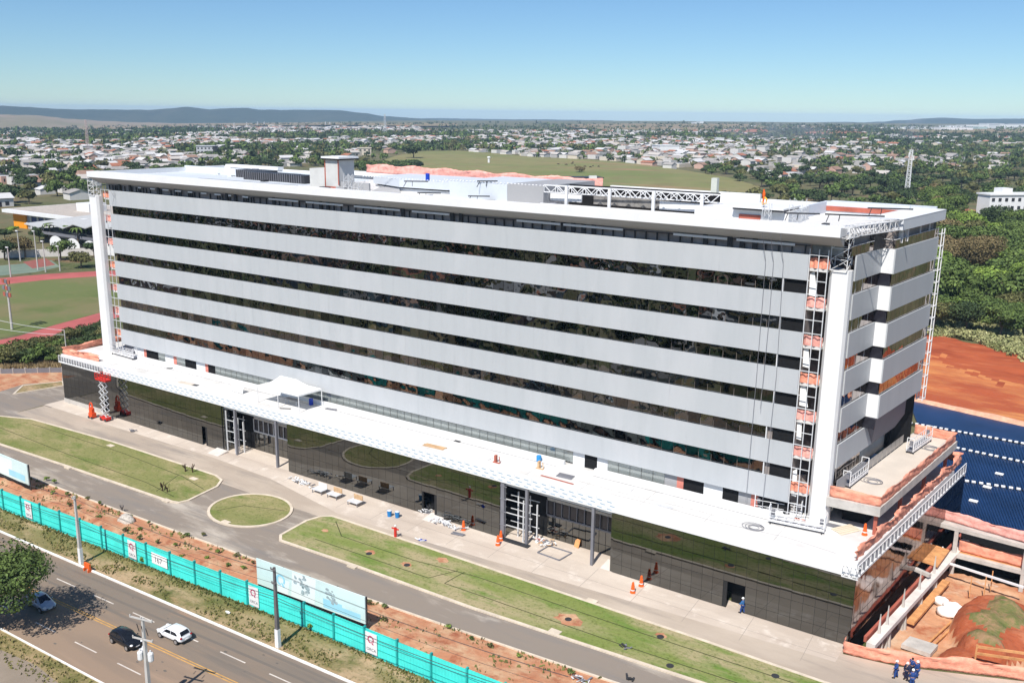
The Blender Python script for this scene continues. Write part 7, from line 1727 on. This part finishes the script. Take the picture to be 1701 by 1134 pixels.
# landmarks
def lm_box(px0, px1, pyb, pyt, depth, name, label, wm, rm=None, win=0, cat='building', ang=None):
    a = tpt(px0, pyb); c = tpt(px1, pyb); c = Vector((c.x, a.y + (c.y - a.y), 0)); d = (c - Vector((a.x, a.y, 0))); zb = TZ(a.x, a.y)
    rr_ = math.hypot(a.x - CAM.x, a.y - CAM.y); u = Vector(RT0); L = rr_ * (px1 - px0) / F0 * 1.0; a = Vector((a.x, a.y, zb)); hgt = rr_ * (pyb - pyt) / F0; v = Vector(FW0)
    u = (u * .97 + v * .22).normalized(); v = Vector((-u.y, u.x, 0))
    o = thing(name, label, cat, tuple(a)); pl = [tuple(a)[:2], tuple(a + u * L)[:2], tuple(a + u * L + v * depth)[:2], tuple(a + v * depth)[:2]]
    MB().prism(pl, zb - 1, zb + hgt).build('wall', wm, o); MB().prism([tuple(Vector((*p, 0)) + (u * e1 + v * e2) * .6)[:2] for p, (e1, e2) in zip(pl, ((-1, -1), (1, -1), (1, 1), (-1, 1)))], zb + hgt, zb + hgt + max(.4, hgt * .06)).build('roof', rm or wm, o)
    if win:
        nf = max(1, int(hgt / 3.4))
        for f in range(nf):
            z = zb + hgt * (f + .45) / nf
            for w in range(win): p = a + u * (L * (w + .3) / win) - v * .08; MB().beam((p.x, p.y, z), (p.x + u.x * L * .45 / win, p.y + u.y * L * .45 / win, z), .1, hgt * .42 / nf).build('window', DARKM, o)
    return o, a, u, v, L, hgt, zb
lm_box(327, 354, 261, 245, 14, 'apartment_building', 'pale grey apartment block with rows of dark windows left of centre', mat('block_grey', (.50, .51, .53), .8, var=.03), win=5)
lm_box(354.5, 361, 261, 245.5, 10, 'stair_tower', 'dark stair tower adjoining the pale grey apartment block', DARKM)
lm_box(1096, 1129, 254, 243, 30, 'warehouse', 'large white windowless warehouse in the middle of the town', WHITE)
lm_box(1169, 1194, 268, 261, 16, 'warehouse', 'low white hall right of the windowless warehouse', WHITE)
lm_box(1190, 1203, 238, 230, 14, 'warehouse', 'small white hall at the far right of the town centre', WHITE)
lm_box(588, 614, 237, 231, 20, 'market_hall', 'pale long hall in the town left of the lift tower', mat('wall_cream', (.62, .55, .45), .85))
lm_box(595, 616, 258, 247, 14, 'town_block', 'cream block behind the lift tower with dark windows', mat('wall_cream', (.62, .55, .45), .85), win=3)
lm_box(1282, 1292, 300, 296, 9, 'yellow_kiosk', 'small bright yellow roofed building among the trees', mat('bright_yellow', (.85, .50, .02), .7, var=0))
o, a, u, v, L, hgt, zb = lm_box(943, 1003, 318, 297, 12, 'clinic_building', 'white building with dark blue window bands at the pasture edge', mat('blue_grey_wall', (.16, .20, .30), .8, var=.05), DARKM, win=9)
MB().prism([tuple(a - u * 3)[:2], tuple(a + u * 5)[:2], tuple(a + u * 5 - v * 3)[:2], tuple(a - u * 3 - v * 3)[:2]], zb, zb + hgt * .85).build('white_wing', WHITE, o); MB().prism([tuple(a + u * 14)[:2], tuple(a + u * 19)[:2], tuple(a + u * 19 - v * 2)[:2], tuple(a + u * 14 - v * 2)[:2]], zb, zb + hgt * 1.2).build('white_wing', WHITE, o)
for f in range(2): q = MB(); q.beam(a - v * .15 + u * 5 + Vector((0, 0, hgt * (.25 + .45 * f))), a - v * .15 + u * L + Vector((0, 0, hgt * (.25 + .45 * f))), .1, hgt * .12); q.build('white_band', WHITE, o)
o, a, u, v, L, hgt, zb = lm_box(1640, 1730, 366, 330, 9, 'apartment_building', 'white apartment block with small windows at the right edge', WHITE, win=8)
MB().prism([tuple(a + u * 9 + v * 3)[:2], tuple(a + u * 15 + v * 3)[:2], tuple(a + u * 15 + v * 9)[:2], tuple(a + u * 9 + v * 9)[:2]], zb + hgt, zb + hgt + 3.2).build('roof_tank_room', WHITE, o)
lm_box(1586, 1620, 362, 352, 16, 'tiled_house', 'low house with a terracotta roof beside the white apartment block', mat('wall_pink', (.58, .38, .30), .85), RCOL[1])
lm_box(1676, 1720, 378, 368, 12, 'tiled_house', 'brown roofed house in the wood at the right edge', mat('wall_pink', (.58, .38, .30), .85), RCOL[1])
rg_ = random.Random(88)
for k, (a0, a1, yb_, yt_) in enumerate(((1487, 1520, 214.5, 212), (1518, 1552, 215, 211.5), (1550, 1566, 215.5, 213), (1563, 1617, 219, 213), (1576, 1600, 214, 209.5), (1604, 1650, 212.5, 208.5), (1640, 1668, 209.5, 206), (1660, 1701, 214, 208), (1624, 1640, 217, 212), (1690, 1730, 211, 207))):
    lm_box(a0, a1, yb_, yt_, 60, 'factory_hall', ['leftmost long white factory hall on the far plain', 'second white factory hall from the left on the far plain', 'small white factory hall right of the second', 'nearest long white factory hall on the far plain', 'white factory hall behind the nearest one', 'white factory hall right of centre of the far works', 'rearmost white factory hall of the far works', 'rightmost large white factory hall in the photo', 'pale green fronted factory hall', 'white factory hall cut by the right edge'][k], WHITE if k != 8 else mat('green_grey', (.42, .52, .50), .8, var=0))
for k, (px, yb_, yt_) in enumerate(((1154, 206, 203.5), (1163, 206.5, 202.5))): lm_box(px, px + 6, yb_, yt_, 40, 'silo_block', ['left tiny white silo block on the horizon', 'right tiny white silo block on the horizon'][k], WHITE)
# water tower post on the pasture
g = tpt(812, 272); zg = TZ(g.x, g.y); rr_ = math.hypot(g.x - CAM.x, g.y - CAM.y); hh_ = rr_ * 11 / F0
o = thing('water_tower', 'slim white water tower standing alone on the pasture', 'water tower', (g.x, g.y, zg)); MB().tube([(g.x, g.y, zg), (g.x, g.y, zg + hh_ * .8)], 1.1, 10).build('column', WHITE, o); MB().lathe([(1.2, 0), (1.7, .4), (1.7, hh_ * .2), (1.2, hh_ * .22 + .3)], (g.x, g.y, zg + hh_ * .78), 12).build('tank', WHITE, o)
g = tpt(664 - 13, 228); 
def tower(px, pyb, pyt, w0, w1, label, n=9, m=WSTEEL, near=True):
    g = tpt(px, pyb); zg = TZ(g.x, g.y); rr_ = (Vector((g.x, g.y, CAM.z)) - CAM).length; H_ = rr_ * (pyb - pyt) / F0
    o = thing('lattice_tower', label, 'lattice tower', (g.x, g.y, zg)); q = MB(); th = w1 * .16
    for i in range(n):
        z0, z1 = zg + H_ * i / n, zg + H_ * (i + 1) / n; a0 = w0 + (w1 - w0) * i / n; a1 = w0 + (w1 - w0) * (i + 1) / n
        C0 = [(g.x + sx * a0 / 2, g.y + sy * a0 / 2, z0) for sx, sy in ((-1, -1), (1, -1), (1, 1), (-1, 1))]; C1 = [(g.x + sx * a1 / 2, g.y + sy * a1 / 2, z1) for sx, sy in ((-1, -1), (1, -1), (1, 1), (-1, 1))]
        for j in range(4): q.beam(C0[j], C1[j], th); q.beam(C0[j], C1[(j + 1) % 4], th * .7); q.beam(C1[j], C1[(j + 1) % 4], th * .7)
    q.build('lattice_mast', m, o)
    if near:
        q = MB()
        for k in range(9): a = k * 2.1; z = zg + H_ * (.80 + .16 * ((k * 37) % 10) / 10); q.box(g.x + w1 * 1.1 * math.cos(a) - .25, g.x + w1 * 1.1 * math.cos(a) + .25, g.y + w1 * 1.1 * math.sin(a) - .2, g.y + w1 * 1.1 * math.sin(a) + .2, z, z + 1.8)
        q.build('antenna_panels', WHITE, o); MB().beam((g.x, g.y, zg + H_), (g.x, g.y, zg + H_ * 1.07), .12).build('spike', WHITE, o)
tower(1505, 334, 258, 2.6, 1.5, 'white telecom lattice tower rising from the trees right of the block', 13)
tower(147, 256, 206, 3.4, 1.4, 'red and white telecom tower in the town at left', 12, mat('faded_red_white', (.62, .48, .44), .6, var=.2, scale=.15), False)
tower(640, 228, 192, 4.0, 2.2, 'distant lattice mast in the town against the hills', 9, LTM, False)
for k, (px, yb_, yt_) in enumerate(((428, 210, 203), (439, 209, 203), (410, 211, 204), (389, 212, 205), (1026, 226, 214), (1157, 230, 219), (541, 210, 203), (548, 209, 203.5))):
    tower(px, yb_, yt_, 3, 2.2, ['far thin mast above the town, left one of the close pair', 'far thin mast above the town, right one of the close pair', 'far thin mast left of the close pair', 'far thin mast, leftmost of the group above the town', 'pale mast above the town near the pasture', 'pale mast near the small white hall', 'far mast under the hill saddle, left one', 'far mast under the hill saddle, right one'][k], 5, WSTEEL, False)
# cattle on the pasture
for k, (px, py) in enumerate(((927, 275), (950, 274), (955, 277), (972, 279), (981, 280), (985, 278), (961, 284), (994, 279), (952, 272), (941, 276))):
    g = tpt(px, py); zg = TZ(g.x, g.y); o = thing('cow', 'dark cow grazing on the pasture', 'cow', (g.x, g.y, zg), 'cattle on the pasture'); a = k * 1.1; u = Vector((math.cos(a), math.sin(a), 0)); p = Vector((g.x, g.y, zg))
    skv = [(0, 0, 1.15), (.75, 0, 1.2), (1.1, 0, 1.15), (1.45, 0, .75), (-.75, 0, 1.2), (.7, .22, .75), (.7, .22, .05), (.7, -.22, .75), (.7, -.22, .05), (-.7, .22, .8), (-.8, .22, .4), (-.7, .22, .05), (-.7, -.22, .8), (-.8, -.22, .4), (-.7, -.22, .05), (-1.0, 0, .9)]
    ske = [(0, 1), (1, 2), (2, 3), (0, 4), (1, 5), (5, 6), (1, 7), (7, 8), (4, 9), (9, 10), (10, 11), (4, 12), (12, 13), (13, 14), (4, 15)]
    b_ = skin_chain('body', skv, ske, [.38, .34, .2, .13, .32, .13, .06, .13, .06, .15, .09, .06, .15, .09, .06, .04], mat('cow_hide', (.06, .035, .025) if k % 3 else (.06, .035, .025), .8, var=.3), o); o.rotation_euler = (0, 0, a); o.scale = (1.3, 1.3, 1.3)

# --- what stands across the avenue, out of frame but mirrored in the ribbon windows
rg_ = random.Random(500); q = MB(); it = []
for k in range(420):
    x = rg_.uniform(-330, 150); y = rg_.uniform(-330, -66)
    if (x - CAM.x) ** 2 + (y - CAM.y) ** 2 < 26 ** 2: continue
    pxx, pyy = PJ((x, y, 6))
    if -60 < pxx < 1760 and -50 < pyy < 1250: continue
    if rg_.random() < .36: house(q, x, y, 0, rg_.uniform(9, 16), rg_.uniform(8, 12), rg_.uniform(3, 5), R(3) + rg_.choice([0, math.pi / 2]), rg_.choice([0, 0, 1, 3]), 4 + rg_.choice([0, 1, 1, 2, 3]), rg_)
    else: it.append((300, x, y, 0, 0, 0, .9))
tag(q.build('opposite_houses', TM), 'low houses across the avenue mirrored in the tower windows', 'houses', kind='stuff')
mass('opposite_trees', it, 60, 'trees across the avenue mirrored in the tower windows', [LEAF[0], LEAF[2], LEAF[4]], 77)

# ================================================================== SMOKE AND AIR
sm = bpy.data.materials.new('smoke'); sm.use_nodes = True; nt = sm.node_tree
for n in list(nt.nodes):
    if n.type != 'OUTPUT_MATERIAL': nt.nodes.remove(n)
tc = nt.nodes.new('ShaderNodeTexCoord'); no = nt.nodes.new('ShaderNodeTexNoise'); no.inputs['Scale'].default_value = .02; no.inputs['Detail'].default_value = 4
mr = nt.nodes.new('ShaderNodeMapRange'); mr.inputs['From Min'].default_value = .42; mr.inputs['From Max'].default_value = .75; mr.inputs['To Max'].default_value = .006
pv = nt.nodes.new('ShaderNodeVolumePrincipled'); pv.inputs['Color'].default_value = (.85, .9, 1, 1)
nt.links.new(tc.outputs['Object'], no.inputs['Vector']); nt.links.new(no.outputs['Fac'], mr.inputs['Value']); nt.links.new(mr.outputs[0], pv.inputs['Density']); nt.links.new(pv.outputs[0], [n for n in nt.nodes if n.type == 'OUTPUT_MATERIAL'][0].inputs['Volume'])
for k, (px, py, rx, rz_, lb) in enumerate(((1285, 236, 110, 18, 'thin pale smoke drifting over the trees behind the crane hook'), (1490, 238, 60, 30, 'thin smoke rising behind the telecom tower'))):
    g = tpt(px, py); q = MB().blob((g.x, g.y, TZ(g.x, g.y) + rz_ * .9), rx, rx * .5, rz_, 16, 10); tag(q.build('smoke', sm), lb, 'smoke', kind='stuff')

hz_m = bpy.data.materials.new('haze_air'); hz_m.use_nodes = True; nt = hz_m.node_tree
for n in list(nt.nodes):
    if n.type != 'OUTPUT_MATERIAL': nt.nodes.remove(n)
pv = nt.nodes.new('ShaderNodeVolumePrincipled'); pv.inputs['Color'].default_value = (.52, .74, 1.0, 1); pv.inputs['Density'].default_value = 0.00007; pv.inputs['Anisotropy'].default_value = -0.3
nt.links.new(pv.outputs[0], [n for n in nt.nodes if n.type == 'OUTPUT_MATERIAL'][0].inputs['Volume'])
hb = MB().box(-13200, 13400, -13200, 13200, -400, 82).build('haze', hz_m); tag(hb, kind='stuff')
